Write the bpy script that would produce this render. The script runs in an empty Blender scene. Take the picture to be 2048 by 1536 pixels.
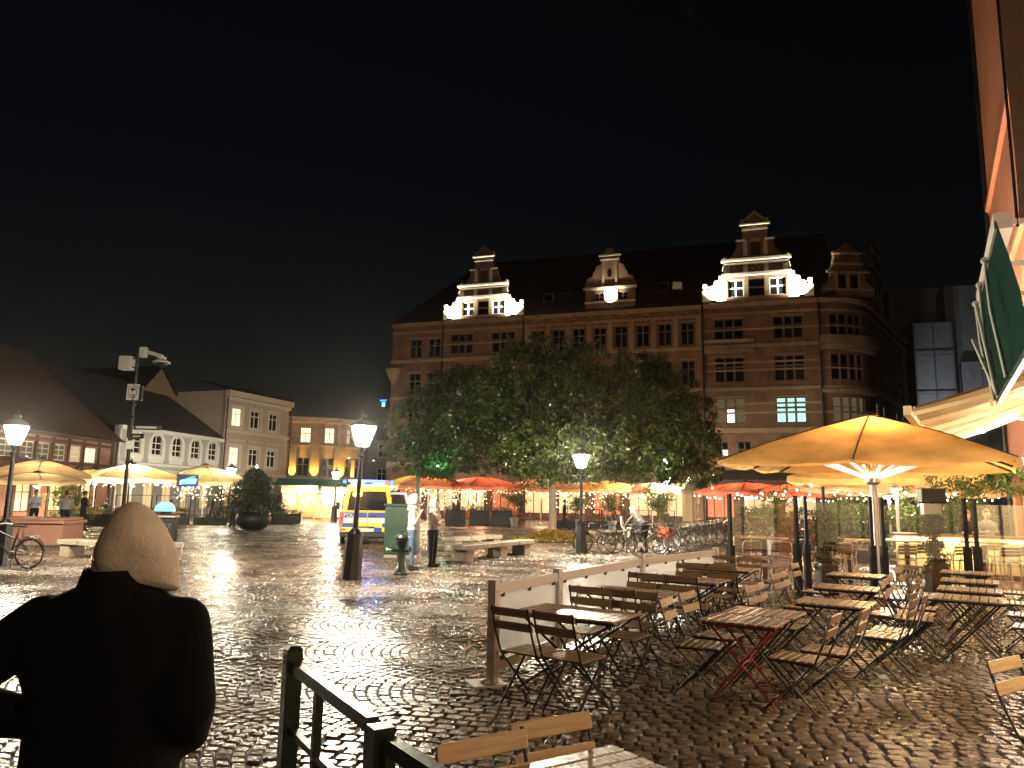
import bpy, math, random
import numpy as np
from mathutils import Vector, Matrix

R = random.Random(11)
NR = np.random.default_rng(5)
rad = math.radians
S = bpy.context.scene
COL = S.collection

# ---------------------------------------------------------------- camera
cam_d = bpy.data.cameras.new('camera')
cam = bpy.data.objects.new('camera', cam_d)
COL.objects.link(cam)
cam_d.sensor_width = 36.0
cam_d.lens = 36.0 * 1490 / 2048
cam_d.clip_end = 600
cam_d.clip_start = 0.05
cam.matrix_world = Matrix.Translation((0, 0, 1.8)) @ Matrix.Rotation(rad(90 + 8.7), 4, 'X') @ Matrix.Rotation(rad(1.03), 4, 'Z')
S.camera = cam

# ---------------------------------------------------------------- night sky
W = bpy.data.worlds.new('World')
S.world = W
W.use_nodes = True
wn, wl = W.node_tree.nodes, W.node_tree.links
bg = wn['Background']
sky = wn.new('ShaderNodeTexSky')
sky.sky_type = 'NISHITA'
sky.sun_disc = False
sky.sun_elevation = rad(-3.5)
sky.sun_rotation = rad(-28)
sky.altitude = 0
sky.air_density = 1.0
sky.dust_density = 1.2
sky.ozone_density = 1.0
wl.new(sky.outputs[0], bg.inputs[0])
bg.inputs[1].default_value = 0.008

# ---------------------------------------------------------------- exposure, sampling
S.view_settings.view_transform = 'Standard'
S.view_settings.look = 'None'
S.view_settings.exposure = 2.15
S.view_settings.gamma = 1.0
S.view_settings.use_curve_mapping = False
S.render.engine = 'CYCLES'
cy = S.cycles
cy.use_denoising = True
cy.denoiser = 'OPENIMAGEDENOISE'
cy.denoising_prefilter = 'ACCURATE'
cy.use_light_tree = True
cy.max_bounces = 6
cy.diffuse_bounces = 2
cy.glossy_bounces = 3
cy.transmission_bounces = 4
cy.transparent_max_bounces = 12
cy.sample_clamp_indirect = 4.0
cy.sample_clamp_direct = 0.0
cy.caustics_reflective = False
cy.caustics_refractive = False

# ---------------------------------------------------------------- helpers
def V(*a): return Vector(a)

class MB:
    """collects shapes into one mesh"""
    def __init__(s): s.v, s.f, s.mi, s.cur = [], [], [], 0
    def add(s, vs, fs):
        o = len(s.v)
        s.v += [tuple(p) for p in vs]
        s.f += [tuple(i + o for i in f) for f in fs]
        s.mi += [s.cur] * len(fs)
        return s
    def box(s, c, d, rz=0.0, rot=None):
        hx, hy, hz = d[0] / 2, d[1] / 2, d[2] / 2
        m = rot if rot is not None else Matrix.Rotation(rz, 3, 'Z')
        vs = []
        for x, y, z in ((-1,-1,-1),(1,-1,-1),(1,1,-1),(-1,1,-1),(-1,-1,1),(1,-1,1),(1,1,1),(-1,1,1)):
            vs.append(m @ Vector((x * hx, y * hy, z * hz)) + Vector(c))
        return s.add(vs, [(3,2,1,0),(4,5,6,7),(0,1,5,4),(1,2,6,5),(2,3,7,6),(3,0,4,7)])
    def b2(s, x0, x1, y0, y1, z0, z1):
        return s.box(((x0 + x1) / 2, (y0 + y1) / 2, (z0 + z1) / 2), (x1 - x0, y1 - y0, z1 - z0))
    def cbox(s, c, d, ch, rz=0.0, rot=None):
        """a box with its long x edges chamfered and ends slightly drawn in"""
        m = rot if rot is not None else Matrix.Rotation(rz, 3, 'Z')
        hy, hz = d[1] / 2, d[2] / 2
        sec = [(-hy + ch, -hz), (hy - ch, -hz), (hy, -hz + ch), (hy, hz - ch), (hy - ch, hz), (-hy + ch, hz), (-hy, hz - ch), (-hy, -hz + ch)]
        vs = []
        hx = d[0] / 2
        for x, k in ((-hx, .86), (-hx + ch, 1), (hx - ch, 1), (hx, .86)):
            for y, z in sec: vs.append(m @ Vector((x, y * k, z * k)) + Vector(c))
        fs = [tuple(range(7, -1, -1)), tuple(range(24, 32))]
        for r in range(3):
            for i in range(8):
                j = (i + 1) % 8
                fs.append((r*8+i, r*8+j, r*8+8+j, r*8+8+i))
        return s.add(vs, fs)
    def beam(s, p0, p1, w, h, up=(0, 0, 1)):
        p0, p1 = Vector(p0), Vector(p1)
        x = (p1 - p0); L = x.length; x.normalize()
        u = Vector(up)
        if abs(x.dot(u)) > .99: u = Vector((0, 1, 0))
        y = u.cross(x).normalized(); z = x.cross(y)
        m = Matrix((x, y, z)).transposed()
        return s.box((p0 + p1) / 2, (L, w, h), rot=m)
    def cyl(s, p0, p1, r0, r1=None, n=8, cap=True, ph=0.0):
        r1 = r0 if r1 is None else r1
        p0, p1 = Vector(p0), Vector(p1)
        x = (p1 - p0).normalized()
        a = Vector((1, 0, 0)) if abs(x.x) < .8 else Vector((0, 1, 0))
        y = (a - x * a.dot(x)).normalized(); z = x.cross(y)
        vs = []
        for p, r in ((p0, r0), (p1, r1)):
            for i in range(n):
                t = 2 * math.pi * i / n + ph
                vs.append(p + (y * math.cos(t) + z * math.sin(t)) * r)
        fs = [(i, (i + 1) % n, n + (i + 1) % n, n + i) for i in range(n)]
        if cap: fs += [tuple(range(n - 1, -1, -1)), tuple(range(n, 2 * n))]
        return s.add(vs, fs)
    def tube(s, pts, r, n=6, closed=False):
        pts = [Vector(p) for p in pts]
        rs = r if isinstance(r, (list, tuple)) else [r] * len(pts)
        N = len(pts); vs = []; prev = None
        for i, p in enumerate(pts):
            if closed: t = pts[(i + 1) % N] - pts[i - 1]
            else: t = pts[min(i + 1, N - 1)] - pts[max(i - 1, 0)]
            t.normalize()
            if prev is None:
                a = Vector((0, 0, 1)) if abs(t.z) < .9 else Vector((1, 0, 0))
                y = (a - t * a.dot(t)).normalized()
            else: y = (prev - t * prev.dot(t)).normalized()
            prev = y; z = t.cross(y)
            for k in range(n):
                q = 2 * math.pi * k / n
                vs.append(p + (y * math.cos(q) + z * math.sin(q)) * rs[i])
        fs = []
        for i in range(N if closed else N - 1):
            j = (i + 1) % N
            for k in range(n):
                l = (k + 1) % n
                fs.append((i*n+k, i*n+l, j*n+l, j*n+k))
        if not closed: fs += [tuple(range(n - 1, -1, -1)), tuple(range((N - 1) * n, N * n))]
        return s.add(vs, fs)
    def lathe(s, prof, n=12, c=(0, 0, 0), ph=0.0, cap=True):
        vs = []
        for r, z in prof:
            for k in range(n):
                q = 2 * math.pi * k / n + ph
                vs.append((c[0] + r * math.cos(q), c[1] + r * math.sin(q), c[2] + z))
        fs = []
        for i in range(len(prof) - 1):
            for k in range(n):
                l = (k + 1) % n
                fs.append((i*n+k, i*n+l, (i+1)*n+l, (i+1)*n+k))
        if cap: fs += [tuple(range(n - 1, -1, -1)), tuple(range((len(prof) - 1) * n, len(prof) * n))]
        return s.add(vs, fs)
    def prism(s, poly, y0, y1):
        """poly: (x, z) outline; extruded from y0 to y1"""
        n = len(poly)
        a = sum(poly[i][0] * poly[(i+1) % n][1] - poly[(i+1) % n][0] * poly[i][1] for i in range(n))
        if a < 0: poly = poly[::-1]
        vs = [(x, y0, z) for x, z in poly] + [(x, y1, z) for x, z in poly]
        fs = [tuple(range(n)), tuple(range(2 * n - 1, n - 1, -1))]
        fs += [(i, n + i, n + (i + 1) % n, (i + 1) % n) for i in range(n)]
        return s.add(vs, fs)
    def prism_z(s, poly, z0, z1):
        n = len(poly)
        vs = [(x, y, z0) for x, y in poly] + [(x, y, z1) for x, y in poly]
        fs = [tuple(range(n - 1, -1, -1)), tuple(range(n, 2 * n))]
        fs += [(i, (i + 1) % n, n + (i + 1) % n, n + i) for i in range(n)]
        return s.add(vs, fs)
    def ell(s, c, r, n=10, m=7, rot=None):
        if not isinstance(r, (list, tuple)): r = (r, r, r)
        vs = []
        c = Vector(c)
        def P(x, y, z):
            p = Vector((x * r[0], y * r[1], z * r[2]))
            return c + (rot @ p if rot is not None else p)
        vs.append(P(0, 0, -1))
        for j in range(1, m):
            t = math.pi * j / m
            for k in range(n):
                q = 2 * math.pi * k / n
                vs.append(P(math.sin(t) * math.cos(q), math.sin(t) * math.sin(q), -math.cos(t)))
        vs.append(P(0, 0, 1))
        fs = [(0, 1 + (k + 1) % n, 1 + k) for k in range(n)]
        for j in range(m - 2):
            for k in range(n):
                l = (k + 1) % n
                fs.append((1+j*n+k, 1+j*n+l, 1+(j+1)*n+l, 1+(j+1)*n+k))
        o = 1 + (m - 2) * n
        fs += [(o + k, o + (k + 1) % n, len(vs) - 1) for k in range(n)]
        return s.add(vs, fs)
    def loft(s, rings, cap=True):
        n = len(rings[0]); vs = [p for r in rings for p in r]; fs = []
        for i in range(len(rings) - 1):
            for k in range(n):
                l = (k + 1) % n
                fs.append((i*n+k, i*n+l, (i+1)*n+l, (i+1)*n+k))
        if cap: fs += [tuple(range(n - 1, -1, -1)), tuple(range((len(rings) - 1) * n, len(rings) * n))]
        return s.add(vs, fs)
    def quad(s, *p): return s.add(p, [tuple(range(len(p)))])
    def mesh(s, name, mat, smooth=0.0):
        me = bpy.data.meshes.new(name)
        me.from_pydata(s.v, [], s.f)
        for m in (mat if isinstance(mat, (list, tuple)) else [mat]): me.materials.append(m)
        if any(s.mi): me.polygons.foreach_set('material_index', s.mi)
        if smooth:
            me.polygons.foreach_set('use_smooth', [True] * len(me.polygons))
            if smooth < 180: me.set_sharp_from_angle(angle=rad(smooth))
        me.update()
        return me
    def build(s, name, mat, parent=None, smooth=0.0, loc=None, rz=0.0):
        return link(name, s.mesh(name, mat, smooth), parent, loc, rz)

def link(name, me, parent=None, loc=None, rz=0.0):
    o = bpy.data.objects.new(name, me)
    COL.objects.link(o)
    if parent is not None: o.parent = parent
    if loc is not None: o.location = loc
    if rz: o.rotation_euler = (0, 0, rz)
    return o

def tag(o, label, cat, group=None):
    o['label'] = label; o['category'] = cat
    if group: o['group'] = group
    return o

def thing(name, label, cat, loc=(0, 0, 0), rz=0.0, group=None):
    o = bpy.data.objects.new(name, None)
    COL.objects.link(o)
    o.location = loc; o.rotation_euler = (0, 0, rz); o.empty_display_size = .2
    return tag(o, label, cat, group)

KIDS = {}
def kids(o):
    return [c for c in o.children]

def copy_tree(o, loc=None, rz=None, label=None, group=None, parent=None):
    c = o.copy(); COL.objects.link(c)
    if parent is not None: c.parent = parent
    if loc is not None: c.location = loc
    if rz is not None: c.rotation_euler = (0, 0, rz)
    if label: c['label'] = label
    if group: c['group'] = group
    for ch in kids(o): copy_tree(ch, parent=c)
    return c

def structure(o):
    o['kind'] = 'structure'; return o

def point_light(name, loc, watts, col, parent=None, radius=.08, spot=None, blend=.6, direction=None):
    d = bpy.data.lights.new(name, 'SPOT' if spot else 'POINT')
    d.energy = watts; d.color = col; d.shadow_soft_size = radius
    if spot: d.spot_size = rad(spot); d.spot_blend = blend
    o = bpy.data.objects.new(name, d); COL.objects.link(o)
    if parent is not None: o.parent = parent
    o.location = loc
    if direction is not None:
        o.rotation_euler = Vector(direction).to_track_quat('-Z', 'Y').to_euler()
    return o

# ---------------------------------------------------------------- materials
MATS = {}
def mat(name, col, rough=.6, metal=0.0, var=0.0, vscale=4.0, bump=0.0, bscale=30.0, spec=.5, emit=None, es=0.0, rvar=0.0,
        trans=0.0, alpha=1.0, island=0.0, brick=None, wave=None, grain=False, coat=0.0, sampled=True, sss=0.0):
    m = bpy.data.materials.new(name); m.use_nodes = True
    nt = m.node_tree; n, l = nt.nodes, nt.links
    b = n['Principled BSDF']
    b.inputs['Roughness'].default_value = rough
    b.inputs['Metallic'].default_value = metal
    b.inputs['Specular IOR Level'].default_value = spec
    b.inputs['Base Color'].default_value = (*col, 1)
    if coat: b.inputs['Coat Weight'].default_value = coat; b.inputs['Coat Roughness'].default_value = .12
    if trans: b.inputs['Transmission Weight'].default_value = trans
    if alpha < 1: b.inputs['Alpha'].default_value = alpha
    tc = n.new('ShaderNodeTexCoord')
    src = tc.outputs['Object']
    if grain:
        mp = n.new('ShaderNodeMapping'); mp.inputs['Scale'].default_value = (1.5, 22, 22)
        l.new(src, mp.inputs[0]); src = mp.outputs[0]
    cur = None
    if var or island or brick:
        rgb = n.new('ShaderNodeRGB'); rgb.outputs[0].default_value = (*col, 1); cur = rgb.outputs[0]
    bumps = []
    if brick:
        bt = n.new('ShaderNodeTexBrick')
        mp = n.new('ShaderNodeMapping'); mp.inputs['Rotation'].default_value = (rad(90), 0, 0)
        l.new(src, mp.inputs[0]); l.new(mp.outputs[0], bt.inputs[0])
        c2, mort, w, h, ms = brick
        bt.inputs['Color1'].default_value = (*col, 1); bt.inputs['Color2'].default_value = (*c2, 1); bt.inputs['Mortar'].default_value = (*mort, 1)
        bt.inputs['Scale'].default_value = 1; bt.inputs['Brick Width'].default_value = w; bt.inputs['Row Height'].default_value = h
        bt.inputs['Mortar Size'].default_value = ms
        cur = bt.outputs[0]; bumps.append((bt.outputs['Fac'], -.6))
    if var:
        no = n.new('ShaderNodeTexNoise'); no.inputs['Scale'].default_value = vscale; no.inputs['Detail'].default_value = 6; no.inputs['Roughness'].default_value = .65
        l.new(src, no.inputs['Vector'])
        mr = n.new('ShaderNodeMapRange'); mr.inputs[1].default_value = .3; mr.inputs[2].default_value = .7
        mr.inputs[3].default_value = 1 - var; mr.inputs[4].default_value = 1 + var
        l.new(no.outputs[0], mr.inputs[0])
        mx = n.new('ShaderNodeVectorMath'); mx.operation = 'SCALE'
        l.new(cur, mx.inputs[0]); l.new(mr.outputs[0], mx.inputs['Scale']); cur = mx.outputs[0]
        if rvar:
            m2 = n.new('ShaderNodeMapRange'); m2.inputs[1].default_value = .3; m2.inputs[2].default_value = .7
            m2.inputs[3].default_value = max(.03, rough - rvar); m2.inputs[4].default_value = min(1, rough + rvar)
            l.new(no.outputs[0], m2.inputs[0]); l.new(m2.outputs[0], b.inputs['Roughness'])
    if island:
        ge = n.new('ShaderNodeNewGeometry')
        mr = n.new('ShaderNodeMapRange'); mr.inputs[3].default_value = 1 - island; mr.inputs[4].default_value = 1 + island
        l.new(ge.outputs['Random Per Island'], mr.inputs[0])
        mx = n.new('ShaderNodeVectorMath'); mx.operation = 'SCALE'
        l.new(cur, mx.inputs[0]); l.new(mr.outputs[0], mx.inputs['Scale']); cur = mx.outputs[0]
    if cur is not None: l.new(cur, b.inputs['Base Color'])
    if wave:
        wv = n.new('ShaderNodeTexWave'); wv.bands_direction = wave[0]; wv.inputs['Scale'].default_value = wave[1]; wv.inputs['Distortion'].default_value = wave[3] if len(wave) > 3 else 0
        l.new(tc.outputs['Object'], wv.inputs[0]); bumps.append((wv.outputs['Fac'], wave[2]))
    if bump:
        no = n.new('ShaderNodeTexNoise'); no.inputs['Scale'].default_value = bscale; no.inputs['Detail'].default_value = 5
        l.new(src, no.inputs['Vector']); bumps.append((no.outputs[0], bump))
    prev = None
    for out, st in bumps:
        bp = n.new('ShaderNodeBump'); bp.inputs['Strength'].default_value = min(1, abs(st)); bp.invert = st < 0; bp.inputs['Distance'].default_value = .02
        l.new(out, bp.inputs['Height'])
        if prev is not None: l.new(prev, bp.inputs['Normal'])
        prev = bp.outputs[0]
    if prev is not None: l.new(prev, b.inputs['Normal'])
    if emit:
        b.inputs['Emission Color'].default_value = (*emit, 1); b.inputs['Emission Strength'].default_value = es
        if not sampled: m.cycles.emission_sampling = 'NONE'
    MATS[name] = m
    return m

def translucent(name, col, trans_col, fac=.5, var=.24, vscale=1.6):
    """thin cloth or leaf: part diffuse, part translucent"""
    m = bpy.data.materials.new(name); m.use_nodes = True
    n, l = m.node_tree.nodes, m.node_tree.links
    n.remove(n['Principled BSDF'])
    d = n.new('ShaderNodeBsdfDiffuse'); t = n.new('ShaderNodeBsdfTranslucent'); mx = n.new('ShaderNodeMixShader')
    d.inputs[0].default_value = (*col, 1); t.inputs[0].default_value = (*trans_col, 1); mx.inputs[0].default_value = fac
    tc = n.new('ShaderNodeTexCoord'); no = n.new('ShaderNodeTexNoise'); no.inputs['Scale'].default_value = vscale; no.inputs['Detail'].default_value = 5
    l.new(tc.outputs['Object'], no.inputs['Vector'])
    mr = n.new('ShaderNodeMapRange'); mr.inputs[1].default_value = .3; mr.inputs[2].default_value = .7; mr.inputs[3].default_value = 1 - var; mr.inputs[4].default_value = 1 + var
    l.new(no.outputs[0], mr.inputs[0])
    for sh, c in ((d, col), (t, trans_col)):
        sc = n.new('ShaderNodeVectorMath'); sc.operation = 'SCALE'; sc.inputs[0].default_value = c
        l.new(mr.outputs[0], sc.inputs['Scale']); l.new(sc.outputs[0], sh.inputs[0])
    l.new(d.outputs[0], mx.inputs[1]); l.new(t.outputs[0], mx.inputs[2]); l.new(mx.outputs[0], n['Material Output'].inputs[0])
    MATS[name] = m
    return m

def leaf_mat(name, c0, c1, gloss=.25):
    """leaves: colour varies leaf by leaf, a wet sheen, some light passes through"""
    m = bpy.data.materials.new(name); m.use_nodes = True
    n, l = m.node_tree.nodes, m.node_tree.links
    n.remove(n['Principled BSDF'])
    ge = n.new('ShaderNodeNewGeometry'); mc = n.new('ShaderNodeMix'); mc.data_type = 'RGBA'
    mc.inputs[6].default_value = (*c0, 1); mc.inputs[7].default_value = (*c1, 1)
    l.new(ge.outputs['Random Per Island'], mc.inputs[0])
    d = n.new('ShaderNodeBsdfDiffuse'); t = n.new('ShaderNodeBsdfTranslucent'); g = n.new('ShaderNodeBsdfGlossy')
    g.inputs['Roughness'].default_value = .3; g.inputs[0].default_value = (.5, .5, .45, 1)
    l.new(mc.outputs[2], d.inputs[0]); l.new(mc.outputs[2], t.inputs[0])
    m1 = n.new('ShaderNodeMixShader'); m1.inputs[0].default_value = .35
    l.new(d.outputs[0], m1.inputs[1]); l.new(t.outputs[0], m1.inputs[2])
    m2 = n.new('ShaderNodeMixShader'); m2.inputs[0].default_value = gloss * .3
    l.new(m1.outputs[0], m2.inputs[1]); l.new(g.outputs[0], m2.inputs[2]); l.new(m2.outputs[0], n['Material Output'].inputs[0])
    MATS[name] = m
    return m

def clear_glass(name, tint=(1, 1, 1), refl=.1, rough=.02, milky=0.0):
    """thin clear sheet: mostly see-through with a Fresnel-like sheen and a few drops"""
    m = bpy.data.materials.new(name); m.use_nodes = True
    n, l = m.node_tree.nodes, m.node_tree.links
    n.remove(n['Principled BSDF'])
    t = n.new('ShaderNodeBsdfTransparent'); t.inputs[0].default_value = (*tint, 1)
    g = n.new('ShaderNodeBsdfGlossy'); g.inputs['Roughness'].default_value = rough
    lw = n.new('ShaderNodeLayerWeight'); lw.inputs[0].default_value = .25
    ml = n.new('ShaderNodeMath'); ml.operation = 'MULTIPLY_ADD'; ml.inputs[1].default_value = .5; ml.inputs[2].default_value = refl
    l.new(lw.outputs['Fresnel'], ml.inputs[0])
    mx = n.new('ShaderNodeMixShader'); l.new(ml.outputs[0], mx.inputs[0]); l.new(t.outputs[0], mx.inputs[1]); l.new(g.outputs[0], mx.inputs[2])
    out = mx.outputs[0]
    if milky:
        d = n.new('ShaderNodeBsdfDiffuse'); d.inputs[0].default_value = (.8, .8, .78, 1); tr = n.new('ShaderNodeBsdfTranslucent'); tr.inputs[0].default_value = (.8, .8, .78, 1)
        m1 = n.new('ShaderNodeMixShader'); m1.inputs[0].default_value = .6; l.new(d.outputs[0], m1.inputs[1]); l.new(tr.outputs[0], m1.inputs[2])
        m2 = n.new('ShaderNodeMixShader'); m2.inputs[0].default_value = milky; l.new(out, m2.inputs[1]); l.new(m1.outputs[0], m2.inputs[2]); out = m2.outputs[0]
    l.new(out, n['Material Output'].inputs[0])
    MATS[name] = m
    return m

M = MATS
sm_ = mat('sett', (.10, .077, .056), .25, var=.3, vscale=7, bump=.35, bscale=38, island=.42, rvar=.1, spec=.55)
def patchy(m):
    """broad worn, dirty and puddly patches over the square"""
    n, l = m.node_tree.nodes, m.node_tree.links
    b = n['Principled BSDF']; g = n.new('ShaderNodeNewGeometry')
    no = n.new('ShaderNodeTexNoise'); no.inputs['Scale'].default_value = .55; no.inputs['Detail'].default_value = 4
    l.new(g.outputs['Position'], no.inputs['Vector'])
    mr = n.new('ShaderNodeMapRange'); mr.inputs[1].default_value = .35; mr.inputs[2].default_value = .65; mr.inputs[3].default_value = .6; mr.inputs[4].default_value = 1.5
    l.new(no.outputs[0], mr.inputs[0])
    for key, op in (('Base Color', 'SCALE'), ('Roughness', 'MULTIPLY')):
        src = b.inputs[key].links[0].from_socket
        if op == 'SCALE':
            q = n.new('ShaderNodeVectorMath'); q.operation = 'SCALE'; l.new(src, q.inputs[0]); l.new(mr.outputs[0], q.inputs['Scale']); l.new(q.outputs[0], b.inputs[key])
        else:
            q = n.new('ShaderNodeMath'); q.operation = 'MULTIPLY'; l.new(src, q.inputs[0]); l.new(mr.outputs[0], q.inputs[1]); l.new(q.outputs[0], b.inputs[key])
patchy(sm_)
mat('joint', (.010, .008, .006), .75, var=.3, vscale=20, bump=.5, bscale=60)
mat('asphalt_wet', (.045, .04, .036), .22, var=.3, vscale=3, bump=1.0, bscale=9, rvar=.1, spec=.6)
mat('brick_red', (.215, .102, .054), .8, var=.4, vscale=.8, brick=((.165, .072, .042), (.2, .15, .11), .26, .085, .012))
mat('brick_pink', (.30, .13, .09), .8, var=.2, vscale=2, brick=((.25, .10, .07), (.25, .2, .17), .26, .085, .012))
mat('brick_brown', (.27, .16, .075), .8, var=.2, vscale=1.5, brick=((.15, .085, .05), (.2, .17, .13), .27, .09, .014))
mat('sandstone', (.31, .23, .15), .75, var=.25, vscale=1.6, bump=.2, bscale=12)
mat('stone_pale', (.6, .55, .44), .7, var=.18, vscale=2.0, bump=.2, bscale=14)
mat('roof_tile', (.06, .03, .022), .7, var=.25, vscale=2, wave=('Z', 3.2, .5))
mat('roof_slate', (.035, .032, .033), .6, var=.2, vscale=3, wave=('Z', 3.0, .4))
mat('plaster_grey', (.36, .37, .38), .85, var=.1, vscale=1.5, bump=.1, bscale=25)
mat('plaster_white', (.68, .68, .66), .75, var=.06, vscale=2)
mat('plaster_beige', (.42, .34, .27), .85, var=.1, vscale=1.4, bump=.1, bscale=25)
mat('plaster_cream', (.55, .46, .37), .8, var=.08, vscale=2)
mat('plaster_salmon', (.58, .235, .13), .85, var=.12, vscale=1.2, bump=.12, bscale=20)
mat('plaster_brown', (.19, .135, .09), .85, var=.12, vscale=1.0, bump=.12, bscale=20)
mat('timber_dark', (.06, .03, .022), .7, var=.3, vscale=6, bump=.2, bscale=30)
mat('frame_white', (.7, .7, .66), .5)
mat('frame_brown', (.14, .09, .06), .5)
mat('glass_dark', (.012, .014, .017), .06, spec=.6)
mat('glass_dim', (.05, .045, .03), .2, emit=(1, .8, .45), es=.02, sampled=False)
mat('glass_lit_warm', (.5, .45, .3), .4, emit=(1, .86, .48), es=.33, sampled=False)
mat('glass_lit_cyan', (.3, .4, .4), .4, emit=(.45, .9, .85), es=.27, sampled=False)
mat('glass_lit_white', (.5, .5, .5), .4, emit=(1, .98, .9), es=.5, sampled=False)
mat('curtain_glow', (.4, .35, .25), .8, emit=(1, .78, .42), es=.08, sampled=False)
mat('iron_black', (.012, .012, .013), .45, var=.2, vscale=9, bump=.08, bscale=40)
mat('iron_green', (.012, .022, .017), .3, var=.2, vscale=9, bump=.08, bscale=50)
mat('iron_red', (.2, .012, .015), .4)
mat('steel', (.62, .6, .56), .28, metal=1.0)
mat('steel_dull', (.45, .44, .42), .45, metal=.8, var=.1)
mat('alu_frame', (.38, .37, .35), .42, metal=.25, var=.08, vscale=6)
def lantern_glass():
    m = bpy.data.materials.new('lamp_glass'); m.use_nodes = True
    n, l = m.node_tree.nodes, m.node_tree.links
    n.remove(n['Principled BSDF'])
    t = n.new('ShaderNodeBsdfTransparent'); e = n.new('ShaderNodeEmission'); a = n.new('ShaderNodeAddShader')
    e.inputs[0].default_value = (1, .93, .76, 1); e.inputs[1].default_value = 22
    l.new(t.outputs[0], a.inputs[0]); l.new(e.outputs[0], a.inputs[1]); l.new(a.outputs[0], n['Material Output'].inputs[0])
    m.cycles.emission_sampling = 'NONE'; MATS['lamp_glass'] = m
lantern_glass()
mat('mantle', (1, .95, .8), .4, emit=(1, .93, .76), es=40, sampled=False)
mat('bulb_warm', (1, .9, .6), .3, emit=(1, .75, .38), es=5, sampled=False)
mat('bulb_white', (1, 1, .9), .3, emit=(1, .93, .75), es=7, sampled=False)
mat('bulb_red', (1, .3, .2), .3, emit=(1, .5, .26), es=2.5, sampled=False)
mat('heater_rod', (1, .7, .5), .3, emit=(1, .32, .26), es=.75, sampled=False)
mat('led_blue', (.1, .3, 1), .3, emit=(.01, .10, 1), es=1.4, sampled=False)
mat('led_cyan', (.1, .8, 1), .3, emit=(.02, .38, 1), es=.9, sampled=False)
mat('led_red', (1, .1, .2), .3, emit=(1, .03, .15), es=.9, sampled=False)
mat('led_amber', (1, .5, .05), .3, emit=(1, .42, .02), es=14, sampled=False)
mat('tail_red', (.6, .03, .03), .25, emit=(1, .05, .07), es=.35, sampled=False)
mat('van_white', (.75, .75, .75), .25, coat=.5)
mat('van_yellow', (.8, .58, .02), .3, coat=.5)
mat('van_lime', (.72, .78, .05), .35)
mat('van_blue', (.02, .06, .36), .35)
mat('plastic_black', (.02, .02, .021), .45)
mat('rubber', (.015, .015, .015), .7)
mat('plastic_grey', (.42, .41, .39), .45)
mat('wood_slat', (.23, .155, .095), .34, var=.35, vscale=3, bump=.15, bscale=20, grain=True, rvar=.1)
mat('wood_slat_pale', (.42, .29, .15), .38, var=.25, vscale=3, bump=.12, bscale=20, grain=True)
mat('wood_grey', (.21, .155, .11), .3, var=.4, vscale=3, bump=.2, bscale=18, grain=True, rvar=.1)
mat('wood_brown', (.16, .07, .035), .3, var=.3, vscale=3, grain=True)
mat('wood_bar', (.5, .3, .14), .4, var=.15, vscale=3)
mat('granite_pink', (.34, .17, .12), .5, var=.25, vscale=18, bump=.15, bscale=50)
mat('granite_grey', (.26, .22, .17), .55, var=.25, vscale=14, bump=.2, bscale=40)
mat('cabinet_green', (.02, .05, .034), .4, var=.25, vscale=3, bump=.05, bscale=30)
translucent('parasol_orange', (.62, .43, .2), (.85, .52, .19), .5)
translucent('parasol_cream', (.62, .54, .38), (.75, .62, .36), .45)
translucent('parasol_peach', (.62, .42, .28), (.8, .42, .22), .45)
translucent('parasol_salmon', (.6, .26, .18), (.7, .2, .12), .45)
mat('post_black', (.009, .009, .010), .6, spec=.25)
translucent('parasol_red', (.5, .12, .08), (.6, .1, .06), .45)
translucent('parasol_yellow', (.6, .5, .1), (.7, .55, .08), .45)
translucent('awning_cream', (.5, .45, .34), (.5, .44, .3), .3)
mat('awning_green', (.002, .03, .021), .95, spec=.08, var=.15, vscale=3)
mat('banner_brown', (.16, .115, .075), .8, var=.1)
mat('cream_paint', (.68, .6, .38), .5, var=.06)
mat('pale_paint', (.55, .53, .49), .5, var=.08)
mat('coat_black', (.0026, .0026, .003), .95, var=.3, vscale=30, bump=.08, bscale=160, spec=.12)
mat('hood_beige', (.47, .415, .325), .95, var=.1, vscale=16, bump=.25, bscale=70, spec=.15)
mat('cloth_white', (.34, .325, .30), .9, var=.06, vscale=14, bump=.3, bscale=25)
mat('cloth_shirt', (.5, .56, .62), .9, var=.06, vscale=14, bump=.3, bscale=25)
mat('cloth_navy', (.012, .016, .035), .85, var=.3, vscale=12, bump=.3, bscale=25)
mat('denim', (.07, .11, .2), .85, var=.35, vscale=10, bump=.2, bscale=60)
mat('cloth_black', (.012, .011, .012), .9, var=.3, vscale=12, bump=.3, bscale=25)
mat('cloth_grey', (.1, .1, .095), .9, var=.2, vscale=10, bump=.3, bscale=25)
mat('skin', (.45, .26, .18), .6)
mat('hair_dark', (.025, .017, .012), .6)
mat('hair_grey', (.4, .38, .35), .6)
mat('helmet_white', (.6, .62, .66), .3)
mat('orange_bag', (.8, .1, .03), .6)
mat('seat_cream', (.6, .48, .4), .45)
mat('bark', (.24, .185, .125), .85, var=.35, vscale=7, bump=.7, bscale=18)
mat('soil', (.03, .022, .016), .9)
leaf_mat('leaf_tree', (.022, .04, .010), (.105, .14, .03), .3)
leaf_mat('leaf_bright', (.05, .1, .02), (.14, .17, .04), .25)
leaf_mat('leaf_dark', (.014, .034, .014), (.035, .075, .026), .3)
leaf_mat('leaf_fallen', (.42, .25, .045), (.66, .46, .12), .1)
leaf_mat('leaf_wet', (.10, .055, .015), (.26, .16, .04), .15)
clear_glass('glass_sheet', (.95, .96, .95), .04)
clear_glass('plastic_sheet', (.95, .94, .92), .08, .2, .42)
mat('tarp_grey', (.30, .32, .35), .9, var=.12, vscale=1.2, bump=.6, bscale=1.5)
mat('paint_white', (.75, .75, .72), .5)
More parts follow.
